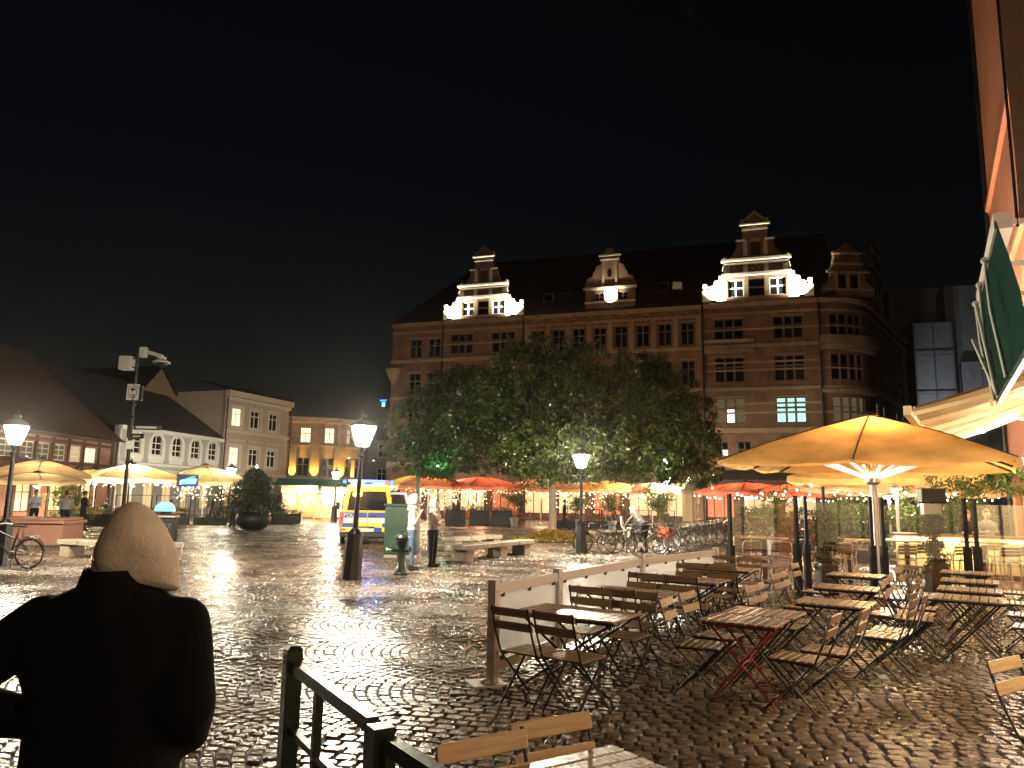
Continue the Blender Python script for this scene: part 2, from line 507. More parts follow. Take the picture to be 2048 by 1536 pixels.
mat('paint_black', (.01, .01, .01), .5)
mat('screen_dark', (.03, .03, .06), .3, emit=(.12, .12, .25), es=.12, sampled=False)
mat('screen_green', (.1, .6, .4), .3, emit=(.03, .7, .45), es=.4, sampled=False)
mat('screen_cyan', (.3, .8, .9), .3, emit=(.2, .75, 1), es=.55, sampled=False)
mat('bar_front', (.75, .6, .3), .6, emit=(1, .72, .28), es=.06, sampled=False)
mat('shop_glow', (.6, .5, .3), .6, emit=(1, .68, .34), es=.15, sampled=False)
mat('shop_glow_red', (.6, .2, .1), .6, emit=(1, .28, .12), es=.10, sampled=False)
mat('tube_white', (1, 1, 1), .3, emit=(1, .97, .85), es=3, sampled=False)

# ================================================================ ground
def sheet(name, x0, x1, y0, y1, z, m):
    o = MB().quad((x0, y0, z), (x1, y0, z), (x1, y1, z), (x0, y1, z)).build(name, m)
    return structure(o)
ground = sheet('ground', -60, 60, -30, 47, -.014, M['joint'])
far_ground = sheet('pavement', -300, 300, 46.2, 400, -.002, M['asphalt_wet'])

FX, FY = -.14, 7.64                      # fence foot
FD = np.array([.545, .838]); FN = np.array([.838, -.545])   # along the fence, and from the fence towards the restaurant

def fan_quads():
    W_, s = 1.7, .112
    Rr = W_ / (2 * math.sin(math.pi / 4)); n = 16
    an = rad(-6)
    A = np.array([math.cos(an), math.sin(an)]); B = np.array([-math.sin(an), math.cos(an)])
    out = []
    th0 = np.linspace(-math.pi / 4, math.pi / 4, n + 1)
    for bay in range(-2, 32):
        b0 = bay * W_ + .6
        for k in range(-360, 200):
            a0 = k * s
            ctr = a0 * A + b0 * B
            if not (2.5 < ctr[1] < 47 and abs(ctr[0]) < .74 * ctr[1] + 3): continue
            off = (k % 2) * .5 / n * math.pi / 2
            th = th0 + off
            if k % 2: th = np.concatenate(([-math.pi / 4], th[:-1], [math.pi / 4]))
            th = th.copy(); th[1:-1] += NR.normal(0, .006, len(th) - 2)
            b = b0 + Rr * np.sin(th); a = a0 - Rr * np.cos(th)
            P = a[:, None] * A + b[:, None] * B
            Q = (a + s)[:, None] * A + b[:, None] * B
            out.append(np.stack([P[:-1], Q[:-1], Q[1:], P[1:]], 1))
    return np.concatenate(out)

def row_quads():
    an = rad(-12)
    A = np.array([math.cos(an), math.sin(an)]); B = np.array([-math.sin(an), math.cos(an)])
    out = []; b = 0.0
    while b < 54:
        h = .112 + .026 * NR.random()
        w = .112 + .075 * NR.random(400); a = -10 + np.cumsum(w) + NR.random() * .2
        a0, a1 = a[:-1], a[1:]
        wob = .012 * np.sin(a0 * 1.3 + b); wob1 = .012 * np.sin(a1 * 1.3 + b)
        def P(aa, bb): return aa[:, None] * A + bb[:, None] * B
        o = np.full_like(a0, b)
        out.append(np.stack([P(a0, o + wob), P(a1, o + wob1), P(a1, o + h + wob1), P(a0, o + h + wob)], 1))
        b += h
    return np.concatenate(out)

def pave():
    fq, rq = fan_quads(), row_quads()
    def side(q):
        c = q.mean(1); return (c[:, 0] - FX) * FN[0] + (c[:, 1] - FY) * FN[1], c
    sf, cf = side(fq); sr, cr = side(rq)
    def near(c): return (c[:, 1] > 3.4) & (c[:, 1] < 46.5) & (np.abs(c[:, 0]) < .72 * c[:, 1] + 1.2)
    q = np.concatenate([fq[(sf < -.05) & near(cf)], rq[(sr >= -.05) & near(cr)]])
    allq = q; cc0 = q.mean(1); q = allq[cc0[:, 1] < 22]; farq = allq[cc0[:, 1] >= 22]
    n = len(q)
    e = NR.uniform(.035, .07, (n, 1)); g = np.concatenate([e, e + .10, .90 - e, 1 - e], 1)
    Sx = np.zeros((n, 4, 4)); Tx = np.zeros((n, 4, 4)); Z = np.zeros((n, 4, 4))
    hgt = NR.normal(0, .003, n); tx = NR.normal(0, .0032, n); ty = NR.normal(0, .0032, n)
    for i in range(4):
        for j in range(4):
            s_, t_ = g[:, i].copy(), g[:, j].copy()
            edge = i in (0, 3) or j in (0, 3)
            if i in (0, 3) and j in (0, 3):
                s_ = s_ + (.05 if i == 0 else -.05); t_ = t_ + (.05 if j == 0 else -.05)
            s_ += NR.normal(0, .012, n); t_ += NR.normal(0, .012, n)
            Sx[:, i, j] = s_; Tx[:, i, j] = t_
            Z[:, i, j] = np.where(edge, -.020, .003 + hgt + tx * (i - 1.5) / 1.5 * .8 + ty * (j - 1.5) / 1.5 * .8 + NR.normal(0, .0008, n))
    u, v = Sx[..., None], Tx[..., None]
    XY = (q[:, None, None, 0] * (1 - u) * (1 - v) + q[:, None, None, 1] * u * (1 - v) + q[:, None, None, 2] * u * v + q[:, None, None, 3] * (1 - u) * v)
    vt = np.concatenate([XY, Z[..., None]], -1).reshape(n, 16, 3)
    # orient faces upwards
    d1 = q[:, 1] - q[:, 0]; d2 = q[:, 3] - q[:, 0]
    flip = (d1[:, 0] * d2[:, 1] - d1[:, 1] * d2[:, 0]) < 0
    fb = np.array([(i*4+j, (i+1)*4+j, (i+1)*4+j+1, i*4+j+1) for i in range(3) for j in range(3)])
    c = q.mean(1)
    vis = (np.abs(c[:, 0]) < .68 * c[:, 1]) & (c[:, 1] > 4.35)
    # the woman and her coat hide what lies behind her in the lower left
    vis &= ~((c[:, 0] < -.35 * c[:, 1]) & (c[:, 0] > -.66 * c[:, 1]))
    order = np.argsort(np.where(vis, c[:, 1], 1e9))[:300]
    single = np.zeros(n, bool); single[order] = True
    for k in order:
        me = bpy.data.meshes.new('sett')
        cc = np.array([c[k, 0], c[k, 1], 0])
        me.from_pydata((vt[k] - cc).tolist(), [], (fb[:, ::-1] if flip[k] else fb).tolist())
        me.polygons.foreach_set('use_smooth', [True] * 4 + [False] + [True] * 4); me.materials.append(M['sett'])
        o = link('sett', me, ground, cc)
    r = np.where(~single)[0]
    vv = vt[r].reshape(-1, 3); base = (np.arange(len(r)) * 16)[:, None, None]
    ff = np.where(flip[r][:, None, None], fb[None, :, ::-1], fb[None]) + base
    ff = ff.reshape(-1, 4)
    me = bpy.data.meshes.new('sett_paving')
    me.vertices.add(len(vv)); me.vertices.foreach_set('co', vv.ravel().astype(np.float32))
    me.loops.add(ff.size); me.loops.foreach_set('vertex_index', ff.ravel().astype(np.int32))
    me.polygons.add(len(ff)); me.polygons.foreach_set('loop_start', np.arange(0, ff.size, 4, dtype=np.int32))
    me.polygons.foreach_set('use_smooth', np.tile(np.array([1, 1, 1, 1, 0, 1, 1, 1, 1], bool), len(r)))
    me.update(calc_edges=True); me.materials.append(M['sett'])
    o = link('sett_paving', me, ground); o['kind'] = 'stuff'
    # farther out: plain chamfered setts
    n = len(farq); cq = farq.mean(1)[:, None]
    d1 = farq[:, 1] - farq[:, 0]; d2 = farq[:, 3] - farq[:, 0]
    fl = (d1[:, 0] * d2[:, 1] - d1[:, 1] * d2[:, 0]) < 0
    lo = cq + (farq - cq) * .93; hi = cq + (farq - cq) * .74
    rel = hi - cq; t2 = NR.normal(0, .045, (n, 1, 2))
    zt = .003 + NR.normal(0, .003, (n, 1)) + (rel * t2).sum(-1)
    vt = np.concatenate([np.concatenate([lo, np.full((n, 4, 1), -.018)], -1), np.concatenate([hi, zt[..., None]], -1)], 1)
    fb = np.array([(4, 5, 6, 7), (0, 1, 5, 4), (1, 2, 6, 5), (2, 3, 7, 6), (3, 0, 4, 7)])
    ff = (np.where(fl[:, None, None], fb[None, :, ::-1], fb[None]) + (np.arange(n) * 8)[:, None, None]).reshape(-1, 4)
    me = bpy.data.meshes.new('far_sett_paving')
    me.vertices.add(n * 8); me.vertices.foreach_set('co', vt.reshape(-1).astype(np.float32))
    me.loops.add(ff.size); me.loops.foreach_set('vertex_index', ff.ravel().astype(np.int32))
    me.polygons.add(len(ff)); me.polygons.foreach_set('loop_start', np.arange(0, ff.size, 4, dtype=np.int32))
    me.update(calc_edges=True); me.materials.append(M['sett'])
    o = link('far_sett_paving', me, ground); o['kind'] = 'stuff'
pave()

# ================================================================ walls and windows
def wall_mb(mb, x0, x1, z0, z1, holes, depth=.25, y=0.0, thick=.35):
    """a wall in the xz plane facing -y with real openings and reveals"""
    xs = sorted({x0, x1, *[h[0] for h in holes], *[h[1] for h in holes]})
    zs = sorted({z0, z1, *[h[2] for h in holes], *[h[3] for h in holes]})
    for i in range(len(xs) - 1):
        for j in range(len(zs) - 1):
            cx, cz = (xs[i] + xs[i+1]) / 2, (zs[j] + zs[j+1]) / 2
            if any(h[0] < cx < h[1] and h[2] < cz < h[3] for h in holes): continue
            mb.quad((xs[i], y, zs[j]), (xs[i+1], y, zs[j]), (xs[i+1], y, zs[j+1]), (xs[i], y, zs[j+1]))
    for a, b, c, d in holes:
        mb.quad((a, y, c), (a, y, d), (a, y + depth, d), (a, y + depth, c))
        mb.quad((b, y, c), (b, y + depth, c), (b, y + depth, d), (b, y, d))
        mb.quad((a, y, c), (a, y + depth, c), (b, y + depth, c), (b, y, c))
        mb.quad((a, y, d), (b, y, d), (b, y + depth, d), (a, y + depth, d))
    # back and sides close it
    mb.quad((x1, y + thick, z0), (x0, y + thick, z0), (x0, y + thick, z1), (x1, y + thick, z1))
    mb.quad((x0, y, z0), (x0, y, z1), (x0, y + thick, z1), (x0, y + thick, z0))
    mb.quad((x1, y, z0), (x1, y + thick, z0), (x1, y + thick, z1), (x1, y, z1))
    mb.quad((x0, y, z1), (x1, y, z1), (x1, y + thick, z1), (x0, y + thick, z1))

PANE_CACHE = {}
def window(parent, hole, nx, zsplit, frame_m, pane_m, y=0.0, depth=.18, ft=.07, mt=.06, sill=None, xform=None, lit=None):
    """window > panes: frame with mullions (nx lights, transom heights as fractions), each pane its own mesh"""
    x0, x1, z0, z1 = hole
    cx, cz = (x0 + x1) / 2, (z0 + z1) / 2
    w, h = x1 - x0, z1 - z0
    key = (round(w, 2), round(h, 2), nx, tuple(zsplit), frame_m, ft, mt, sill)
    if key not in PANE_CACHE:
        mb = MB()
        mb.b2(-w/2, w/2, 0, .09, -h/2, -h/2 + ft); mb.b2(-w/2, w/2, 0, .09, h/2 - ft, h/2)
        mb.b2(-w/2, -w/2 + ft, 0, .09, -h/2 + ft, h/2 - ft); mb.b2(w/2 - ft, w/2, 0, .09, -h/2 + ft, h/2 - ft)
        xs = [-w/2 + ft + (w - 2*ft) * i / nx for i in range(nx + 1)]
        zs = [-h/2 + ft] + [-h/2 + h * q for q in zsplit] + [h/2 - ft]
        for x in xs[1:-1]: mb.b2(x - mt/2, x + mt/2, .005, .085, -h/2 + ft, h/2 - ft)
        for z in zs[1:-1]: mb.b2(-w/2 + ft, w/2 - ft, .012, .078, z - mt/2, z + mt/2)
        fm = mb.mesh('window', M[frame_m])
        sm = None
        if sill:
            sm = MB().b2(-w/2 - .1, w/2 + .1, -.18 - depth + .02, -.02, -h/2 - .13, -h/2 - .005).mesh('sill', M[sill])
        cells = [((xs[i] + xs[i+1]) / 2, (zs[j] + zs[j+1]) / 2, xs[i+1] - xs[i], zs[j+1] - zs[j]) for j in range(len(zs) - 1) for i in range(nx)]
        PANE_CACHE[key] = (fm, sm, cells, {})
    fm, sm, cells, pc = PANE_CACHE[key]
    o = link('window', fm, parent)
    o.location = (cx, y + depth, cz)
    if xform is not None: o.matrix_local = xform @ Matrix.Translation((cx, y + depth, cz))
    for k, (px, pz, pw, ph) in enumerate(cells):
        pm = pane_m
        if lit and k in lit: pm = lit[k]
        kk = (round(pw, 3), round(ph, 3), pm)
        if kk not in pc: pc[kk] = MB().b2(-pw/2, pw/2, .035, .055, -ph/2, ph/2).mesh('pane', M[pm])
        link('pane', pc[kk], o, (px, 0, pz))
    if sm is not None: link('sill', sm, o)
    return o

def place(o, A, B):
    o.location = (A[0], A[1], 0)
    o.rotation_euler = (0, 0, math.atan2(B[1] - A[1], B[0] - A[0]))

# ---------------------------------------------------------------- the big brick house
HA, HB = (-11.497, 70.0), (24.392, 58.0)
HL = 37.84
house = thing('brick_townhouse', 'large red brick building with lit stepped gables across the square', 'building')
place(house, HA, HB)
holes = []; wins = []
FL = [(14.95, 16.8), (11.5, 13.55), (8.1, 10.15)]
for fi, (z0, z1) in enumerate(FL):
    for u0, u1 in ((1.82, 3.05), (3.74, 4.95)): wins.append(((u0, u1, z0 - .2, z1 - .3), 2, (.62,), None))
    for u0, u1 in ((6.0, 8.2), (10.1, 12.3)): wins.append(((u0, u1, z0, z1), 3, (.6,), None))
    for k in range(8):
        u = 13.95 + k * 1.87; wins.append(((u, u + 1.12, z0 - .15, z1 - .1), 2, (.65,), None))
    for j, (u0, u1) in enumerate(((29.75, 32.1), (34.42, 36.68))):
        lit = None
        if fi == 2: lit = {k: 'glass_lit_cyan' for k in range(6)} if j else {0: 'glass_dim', 1: 'glass_lit_white', 2: 'glass_dim', 3: 'glass_dim', 4: 'glass_dim', 5: 'glass_dim'}
        wins.append(((u0, u1, z0, z1), 3, (.6,), lit))
for u0 in (29.63, 31.4, 34.4, 36.0): wins.append(((u0, u0 + 1.05, 5.45, 6.65), 2, (.45,), {1: 'glass_lit_white'} if u0 < 32 else None))
for k in range(10): wins.append(((1.6 + k * 2.65, 2.9 + k * 2.65, 5.2, 6.7), 2, (.5,), None))
shops = [(1.2 + k * 3.05, 3.6 + k * 3.05, .5, 3.3) for k in range(12)]
holes = [w[0] for w in wins] + shops
mb = MB(); wall_mb(mb, 0, HL, -.2, 18.04, holes); mb.build('wall', M['brick_red'], house)
for hole, nx, zs, lit in wins:
    window(house, hole, nx, zs, 'frame_brown', 'glass_dark', depth=.16, ft=.08, mt=.17 if nx == 3 else .1, lit=lit)
for k, s_ in enumerate(shops):
    window(house, s_, 3, (.75,), 'timber_dark', 'shop_glow' if k % 3 else 'shop_glow_red', depth=.2)
# stone bands, each moulding one part
def band(u0, u1, z, h, out, m='sandstone', name='stone_band'):
    return MB().b2(u0, u1, -out, -.002, z, z + h).build(name, M[m], house)
for z, h, o_ in ((17.72, .34, .34), (17.05, .22, .12), (14.25, .3, .22), (10.75, .26, .16), (7.3, .4, .2), (4.4, .5, .3)):
    for u0, u1 in ((0, 5.25), (5.3, 13.1), (13.2, 28.75), (28.95, 37.8)): band(u0, u1, z, h, o_ + (.05 if u0 in (5.3, 28.95) else 0))
for u0, u1 in ((5.3, 13.1), (28.95, 37.8)):
    for z in (8.85, 12.35, 15.75, 9.6, 13.0): band(u0, u1, z, .16, .012)
band(28.95, 32.9, 14.72, .22, .7, name='balcony_slab'); band(28.95, 32.9, 13.9, .3, .45, name='balcony_slab')
for k in range(9):                                # small arched motifs under the eaves
    u = 14.5 + k * 1.6
    p = MB(); p.tube([(u + .42 * math.cos(t), -.07, 17.3 + .3 * math.sin(t)) for t in np.linspace(0, math.pi, 9)], .06, 5)
    p.build('arch_motif', M['sandstone'], house)
for (a, b, c, d), nx, zs, lit in wins:
    if c > 7: MB().b2(a - .12, b + .12, -.06, -.003, d + .01, d + .13).build('lintel', M['sandstone'], house)
for k in range(3):                                 # pilaster strips on the plain middle part
    pass
for k in range(9):
    u = 13.55 + k * 1.87
    MB().b2(u - .2, u + .2, -.08, -.003, 14.6, 17.04).build('pilaster', M['sandstone'], house)
for u in (5.27, 13.15, 28.86, 37.9):
    MB().cyl((u, -.16, .2), (u, -.16, 17.9), .075, n=8).build('downpipe', M['iron_black'], house, smooth=40)
# corbelled oriel foot at the left corner
MB().lathe([(.15, 12.2), (.5, 12.9), (.75, 13.5), (.8, 13.7)], 10, (.3, -.1, 0)).build('corbel', M['sandstone'], house, smooth=40)
# roof
rf = MB()
E0, E1, ZR, YR = -.25, 39.2, 26.0, 7.5
rf.quad((E0, -.3, 18.0), (E1, -.3, 18.0), (E1, YR, ZR), (6.0, YR, ZR))
rf.add([(E0, -.3, 18.0), (6.0, YR, ZR), (E0, 15, 18.0)], [(0, 1, 2)])
rf.quad((E1, YR, ZR), (E1, 15, 18.0), (E0, 15, 18.0), (6.0, YR, ZR))
rf.quad((E0, -.3, 17.95), (E0, 15, 17.95), (E1, 15, 17.95), (E1, -.3, 17.95))
roof = rf.build('roof', M['roof_tile'], house)
for u, zz in ((26.2, 20.3), (25.0, 20.3), (14.6, 20.0), (16.0, 20.0)):   # roof windows
    f = MB().b2(u, u + 1.0, 1.2, 1.9, zz - .5, zz + .45).build('dormer', M['roof_slate'], roof)
    MB().b2(u + .12, u + .88, 1.17, 1.22, zz - .3, zz + .3).build('pane', M['glass_dim' if u > 25.5 else 'glass_dark'], f)

GAB = [(4.36, 0), (4.36, .95), (3.85, 1.0), (3.78, 1.3), (3.42, 1.4), (3.34, 1.75), (3.0, 1.82), (2.95, 2.2)]
def gable(uc, zb, k, trim_m='stone_pale', lights=True):
    """stepped renaissance gable: slab with window openings, shoulders, cornices, pilasters, scrolls"""
    g = MB()
    yo = -.14
    wn_ = [(-2.3, -1.0), (-.65, .65), (1.0, 2.3)]
    hl = [(uc + a * k, uc + b * k, zb + .28 * k, zb + 1.75 * k) for a, b in wn_]
    wall_mb(g, uc - 2.4 * k, uc + 2.4 * k, zb - .2, zb + 2.05 * k, hl, y=yo, thick=.45)
    up = [(2.6, 2.05), (2.45, 2.2), (2.45, 3.0), (2.6, 3.05), (2.6, 3.4), (2.2, 3.5), (1.75, 4.05), (1.5, 4.5), (1.5, 5.05), (1.0, 5.1), (.95, 6.3), (1.12, 6.4), (1.12, 6.6), (0, 7.5)]
    o = [(uc + x * k, zb + z * k) for x, z in up] + [(uc - x * k, zb + z * k) for x, z in reversed(up[:-1])]
    g.prism(o, yo, yo + .45)
    body = g.build('gable_wall', M['brick_red'], house)
    for sg in (-1, 1):
        sh = MB(); q = [(uc + sg * x * k, zb + z * k) for x, z in GAB] + [(uc + sg * 2.4 * k, zb + 2.05 * k), (uc + sg * 2.4 * k, zb)]
        sh.prism(q, yo - .03, yo + .4)
        s_ = sh.build('gable_shoulder', M[trim_m], house)
        # scroll and ball finials
        MB().lathe([(.2, 0), (.2, .12), (.12, .14), (.12, .22), (.24, .26), (.24, .56), (.06, .66)], 4, (uc + sg * 4.12 * k, yo + .15, zb + .95 * k), rad(45)).build('finial', M[trim_m], house, smooth=40)
        MB().lathe([(.16, 0), (.08, .12), (.16, .32), (.03, .48)], 8, (uc + sg * 2.45 * k, yo + .15, zb + 3.4 * k)).build('finial', M[trim_m], house, smooth=40)
        MB().lathe([(.12, 0), (.06, .1), (.12, .26), (.02, .4)], 8, (uc + sg * 1.0 * k, yo + .15, zb + 6.62 * k)).build('finial', M[trim_m], house, smooth=40)
        # scroll brackets flanking the second tier
        MB().prism([(uc + sg * 2.1 * k, zb + 2.95 * k), (uc + sg * 2.62 * k, zb + 2.95 * k), (uc + sg * 2.7 * k, zb + 2.6 * k), (uc + sg * 2.35 * k, zb + 2.12 * k), (uc + sg * 2.1 * k, zb + 2.4 * k)], yo - .12, yo - .003).build('scroll_bracket', M[trim_m], house)
        MB().b2(uc + sg * .82 * k - .17, uc + sg * .82 * k + .17, yo - .1, yo - .003, zb + 2.3 * k, zb + 3.0 * k).build('pilaster', M[trim_m], house)
        MB().b2(uc + sg * .8 * k - .16, uc + sg * .8 * k + .16, yo - .1, yo - .003, zb + 3.75 * k, zb + 4.95 * k).build('pilaster', M[trim_m], house)
    for x, z, h, d in ((2.75, 2.02, .22, .32), (2.5, 3.0, .12, .2), (2.75, 3.28, .2, .34), (1.16, 6.32, .12, .3), (1.05, 5.9, .1, .16)):
        MB().b2(uc - x * k, uc + x * k, yo - d, yo - .003, zb + z * k, zb + (z + h) * k).build('cornice', M[trim_m], house)
    for sg in (-1, 1):
        MB().b2(uc + sg * 1.15 * k - .38 * k, uc + sg * 1.15 * k + .38 * k, yo - .2, yo - .003, zb + 4.98 * k, zb + 5.12 * k).build('cornice', M[trim_m], house)
    MB().prism([(uc - 1.28 * k, zb + 6.5 * k), (uc - 1.1 * k, zb + 6.5 * k), (uc, zb + 7.35 * k), (uc + 1.1 * k, zb + 6.5 * k), (uc + 1.28 * k, zb + 6.5 * k), (uc, zb + 7.6 * k)], yo - .1, yo + .5).build('pediment', M['sandstone'], house)
    for i, h_ in enumerate(hl): window(house, h_, 1 if i == 1 else 2, (.52,), 'frame_white' if i != 1 else 'frame_brown', 'glass_dark', y=yo, depth=.14, ft=.07, mt=.13)
    for a, b in ((-1.0, -.65), (.65, 1.0)):
        MB().b2(uc + a * k, uc + b * k, yo - .1, yo - .003, zb + .2 * k, zb + 1.95 * k).build('pilaster', M['sandstone'], house)
    # upper hatch
    MB().b2(uc - .38 * k, uc + .38 * k, yo - .03, yo - .003, zb + 3.75 * k, zb + 4.85 * k).build('hatch', M['timber_dark'], house)
    MB().prism([(uc + .45 * k * math.cos(t), zb + (4.95 + .3 * math.sin(t)) * k) for t in np.linspace(0, math.pi, 8)], yo - .08, yo - .003).build('hatch_hood', M['sandstone'], house)
    if lights:
        for sg in (-1, 1):
            f = MB().box((uc + sg * 3.4 * k, yo - .62, zb - .12), (.4, .2, .2)).build('floodlight', M['iron_black'], house)
            MB().b2(uc + sg * 3.4 * k - .16, uc + sg * 3.4 * k + .16, yo - .7, yo - .54, zb - .015, zb + .01).build('lens', M['bulb_white'], f)
            point_light('floodlight_beam', (uc + sg * 3.4 * k, yo - .6, zb + .06), 1100, (1, .95, .74), house, .1, spot=140, blend=1.0, direction=(-sg * .35, .45, 1))
gable(33.23, 18.3, 1.0)
gable(9.21, 18.2, .905)
def shield(uc, zb):
    s_ = MB().prism([(uc - .34, zb + 3.0), (uc + .34, zb + 3.0), (uc + .34, zb + 2.6), (uc, zb + 2.2), (uc - .34, zb + 2.6)], -.24, -.143).build('coat_of_arms', M['sandstone'], house)
    MB().beam((uc - .3, -.27, zb + 2.95), (uc + .2, -.27, zb + 2.35), .07, .07).build('shield_bar', M['timber_dark'], s_)
    MB().beam((uc + .3, -.275, zb + 2.95), (uc - .2, -.275, zb + 2.35), .07, .07).build('shield_bar', M['timber_dark'], s_)
shield(33.23, 18.3)

# middle dormer gable with one lamp between its two windows
uc, zb = 21.0, 18.6
g = MB()
hl = [(uc - 1.35, uc - .55, zb + .55, zb + 1.2), (uc + .75, uc + 1.55, zb + .55, zb + 1.2)]
wall_mb(g, uc - 2.2, uc + 2.2, zb - .6, zb + 1.6, hl, y=.1, thick=.5)
hp = [(2.2, 1.6), (2.25, 2.0), (2.0, 2.6), (1.55, 2.75), (1.5, 3.1), (1.35, 3.2), (1.2, 3.7), (.85, 3.8), (.75, 4.5), (.8, 4.6)]
g.prism([(uc + x, zb + z) for x, z in hp] + [(uc - x, zb + z) for x, z in reversed(hp)], .1, .6)
g.build('dormer_gable', M['brick_red'], house)
for x, z, h, d in ((2.35, 1.5, .2, .2), (.95, 4.5, .12, .2), (.85, 4.15, .1, .12), (2.25, .3, .12, .14)):
    MB().b2(uc - x, uc + x, .1 - d, .097, zb + z, zb + z + h).build('cornice', M['stone_pale'], house)
MB().prism([(uc - 1.0, zb + 4.62), (uc - .5, zb + 4.85), (uc - .35, zb + 5.15), (uc, zb + 5.3), (uc + .35, zb + 5.15), (uc + .5, zb + 4.85), (uc + 1.0, zb + 4.62)], .05, .6).build('gable_cap', M['sandstone'], house)
for sg in (-.6, .55): MB().b2(uc + sg - .12, uc + sg + .12, .02, .097, zb + 1.75, zb + 4.1).build('pilaster', M['sandstone'], house)
MB().b2(uc - .5, uc + .7, -.02, .097, zb + .45, zb + 1.45).build('stone_panel', M['stone_pale'], house)
MB().b2(uc - .2, uc + .15, .06, .097, zb + 2.6, zb + 3.2).build('hatch', M['glass_dark'], house)
for h_ in hl: window(house, h_, 2, (.5,), 'frame_brown', 'glass_dark', y=.1, depth=.12, ft=.06, mt=.06)
f = MB().box((uc + .1, -.55, zb + .02), (.35, .2, .18)).build('floodlight', M['iron_black'], house)
MB().b2(uc - .04, uc + .24, -.63, -.47, zb + .115, zb + .13).build('lens', M['bulb_white'], f)
point_light('floodlight_beam', (uc + .1, -.5, zb + .2), 240, (1, .95, .74), house, .1, spot=110, blend=.9, direction=(0, .5, 1))

# dark shop awning along the ground floor at the right
aw2 = MB()
for k in range(7):
    u0 = 28.9 + k * 1.3
    aw2.add([(u0, -.35, 4.3), (u0 + 1.28, -.35, 4.3), (u0 + 1.28, -2.6, 3.5 - .05 * (k % 2)), (u0, -2.6, 3.5)], [(0, 1, 2, 3)])
    aw2.add([(u0, -2.6, 3.5), (u0 + 1.28, -2.6, 3.5 - .05 * (k % 2)), (u0 + 1.28, -2.62, 3.15), (u0, -2.62, 3.15)], [(0, 1, 2, 3)])
aw2.build('shop_awning', M['timber_dark'], house)
# rounded corner bay and the side wall
bayR = 4.2; dth = rad(71.6)
NB = 7
pts = [(HL, 0.0)]
th = 0.0
for i in range(NB):
    th = dth * (i + .5) / NB
    s_ = bayR * dth / NB
    pts.append((pts[-1][0] + s_ * math.cos(th), pts[-1][1] + s_ * math.sin(th)))
last = pts[-1]; SL = 17.0
pts.append((last[0] + SL * math.cos(dth), last[1] + SL * math.sin(dth)))
for i in range(len(pts) - 1):
    (ax, ay), (bx, by) = pts[i], pts[i + 1]
    L_ = math.hypot(bx - ax, by - ay); an = math.atan2(by - ay, bx - ax)
    X = Matrix.Translation((ax, ay, 0)) @ Matrix.Rotation(an, 4, 'Z')
    hs = []
    if i < NB:
        if 1 <= i <= 4: hs = [(.04, L_ - .04, a, b) for a, b in FL]
    else:
        hs = [(u, u + 1.5, a, b) for a, b in FL for u in (1.2, 4.0, 9.8, 13.0)]
    m_ = MB(); wall_mb(m_, 0, L_ if i == NB else L_ + .0, -.2, 18.04, hs, thick=.3)
    w_ = m_.build('corner_wall', M['brick_red'], house); w_.matrix_local = X
    for h_ in hs: window(house, h_, 1 if i < NB else 2, (.6,), 'frame_brown', 'glass_dark' if h_[2] > 8.5 else 'glass_dim', depth=.14, ft=.06, xform=X)
def ledge(z, h, out, m='sandstone', name='corner_ledge'):
    P = pts[:NB + 1] if name == 'corner_balcony' else pts
    mb = MB(); nrm = []
    for i in range(len(P)):
        a = P[max(i - 1, 0)]; b = P[min(i + 1, len(P) - 1)]
        t = Vector((b[0] - a[0], b[1] - a[1])).normalized(); nrm.append((t.y, -t.x))
    rings = []
    for (x, y), (nx_, ny_) in zip(P, nrm):
        rings.append([(x, y, z), (x + nx_ * out, y + ny_ * out, z), (x + nx_ * out, y + ny_ * out, z + h), (x, y, z + h)])
    mb.loft(rings); mb.build(name, M[m], house)
for z, h, o_ in ((17.72, .34, .34), (17.0, .2, .12), (10.75, .26, .2), (7.3, .4, .2), (4.4, .5, .3), (8.85, .14, .03), (12.35, .14, .03), (15.75, .14, .03)): ledge(z, h, o_)
ledge(14.2, .75, .75, name='corner_balcony'); ledge(13.8, .4, .5, name='corner_balcony'); ledge(10.4, .3, .4, name='corner_balcony')
rc = MB()
top = [(p[0], p[1], 18.05) for p in pts] + [(pts[-1][0] - 9, pts[-1][1] + 3, 18.05), (HL - 1, 8, 18.05)]
apex = (HL + 1.0, 9.0, 25.5); apex2 = (pts[-1][0] - 7, pts[-1][1] + 2, 25.5)
for i in range(len(pts) - 2): rc.add([top[i], top[i+1], apex], [(0, 1, 2)])
rc.add([top[NB], top[NB+1], apex2, apex], [(0, 1, 2, 3)])
rc.build('corner_roof', M['roof_tile'], house)
def small_gable(X, k, zb):
    up = [(1.75, 0), (1.8, .5), (1.6, .9), (1.25, 1.1), (1.15, 1.7), (1.25, 1.8), (.95, 2.3), (.85, 3.0), (.95, 3.1), (.5, 3.5), (0, 3.9)]
    g = MB(); g.prism([(x * k, zb + z * k) for x, z in up] + [(-x * k, zb + z * k) for x, z in reversed(up[:-1])], 0, .45)
    o = g.build('corner_gable', M['brick_red'], house); o.matrix_local = X
    for x, z in ((1.5, 1.65), (1.05, 3.0), (1.8, .42), (1.1, 2.25)):
        q = MB().b2(-x * k, x * k, -.16, -.003, zb + z * k, zb + (z + .14) * k).build('cornice', M['sandstone'], o)
    for x in (-.42, .42): MB().b2((x - .24) * k, (x + .24) * k, -.04, -.003, zb + .5 * k, zb + 1.5 * k).build('gable_pane', M['glass_dark'], o)
    for x in (-.8, 0, .8): MB().b2((x - .09) * k, (x + .09) * k, -.1, -.003, zb + .45 * k, zb + 1.62 * k).build('pilaster', M['sandstone'], o)
i = 3; (ax, ay), (bx, by) = pts[i], pts[i + 1]
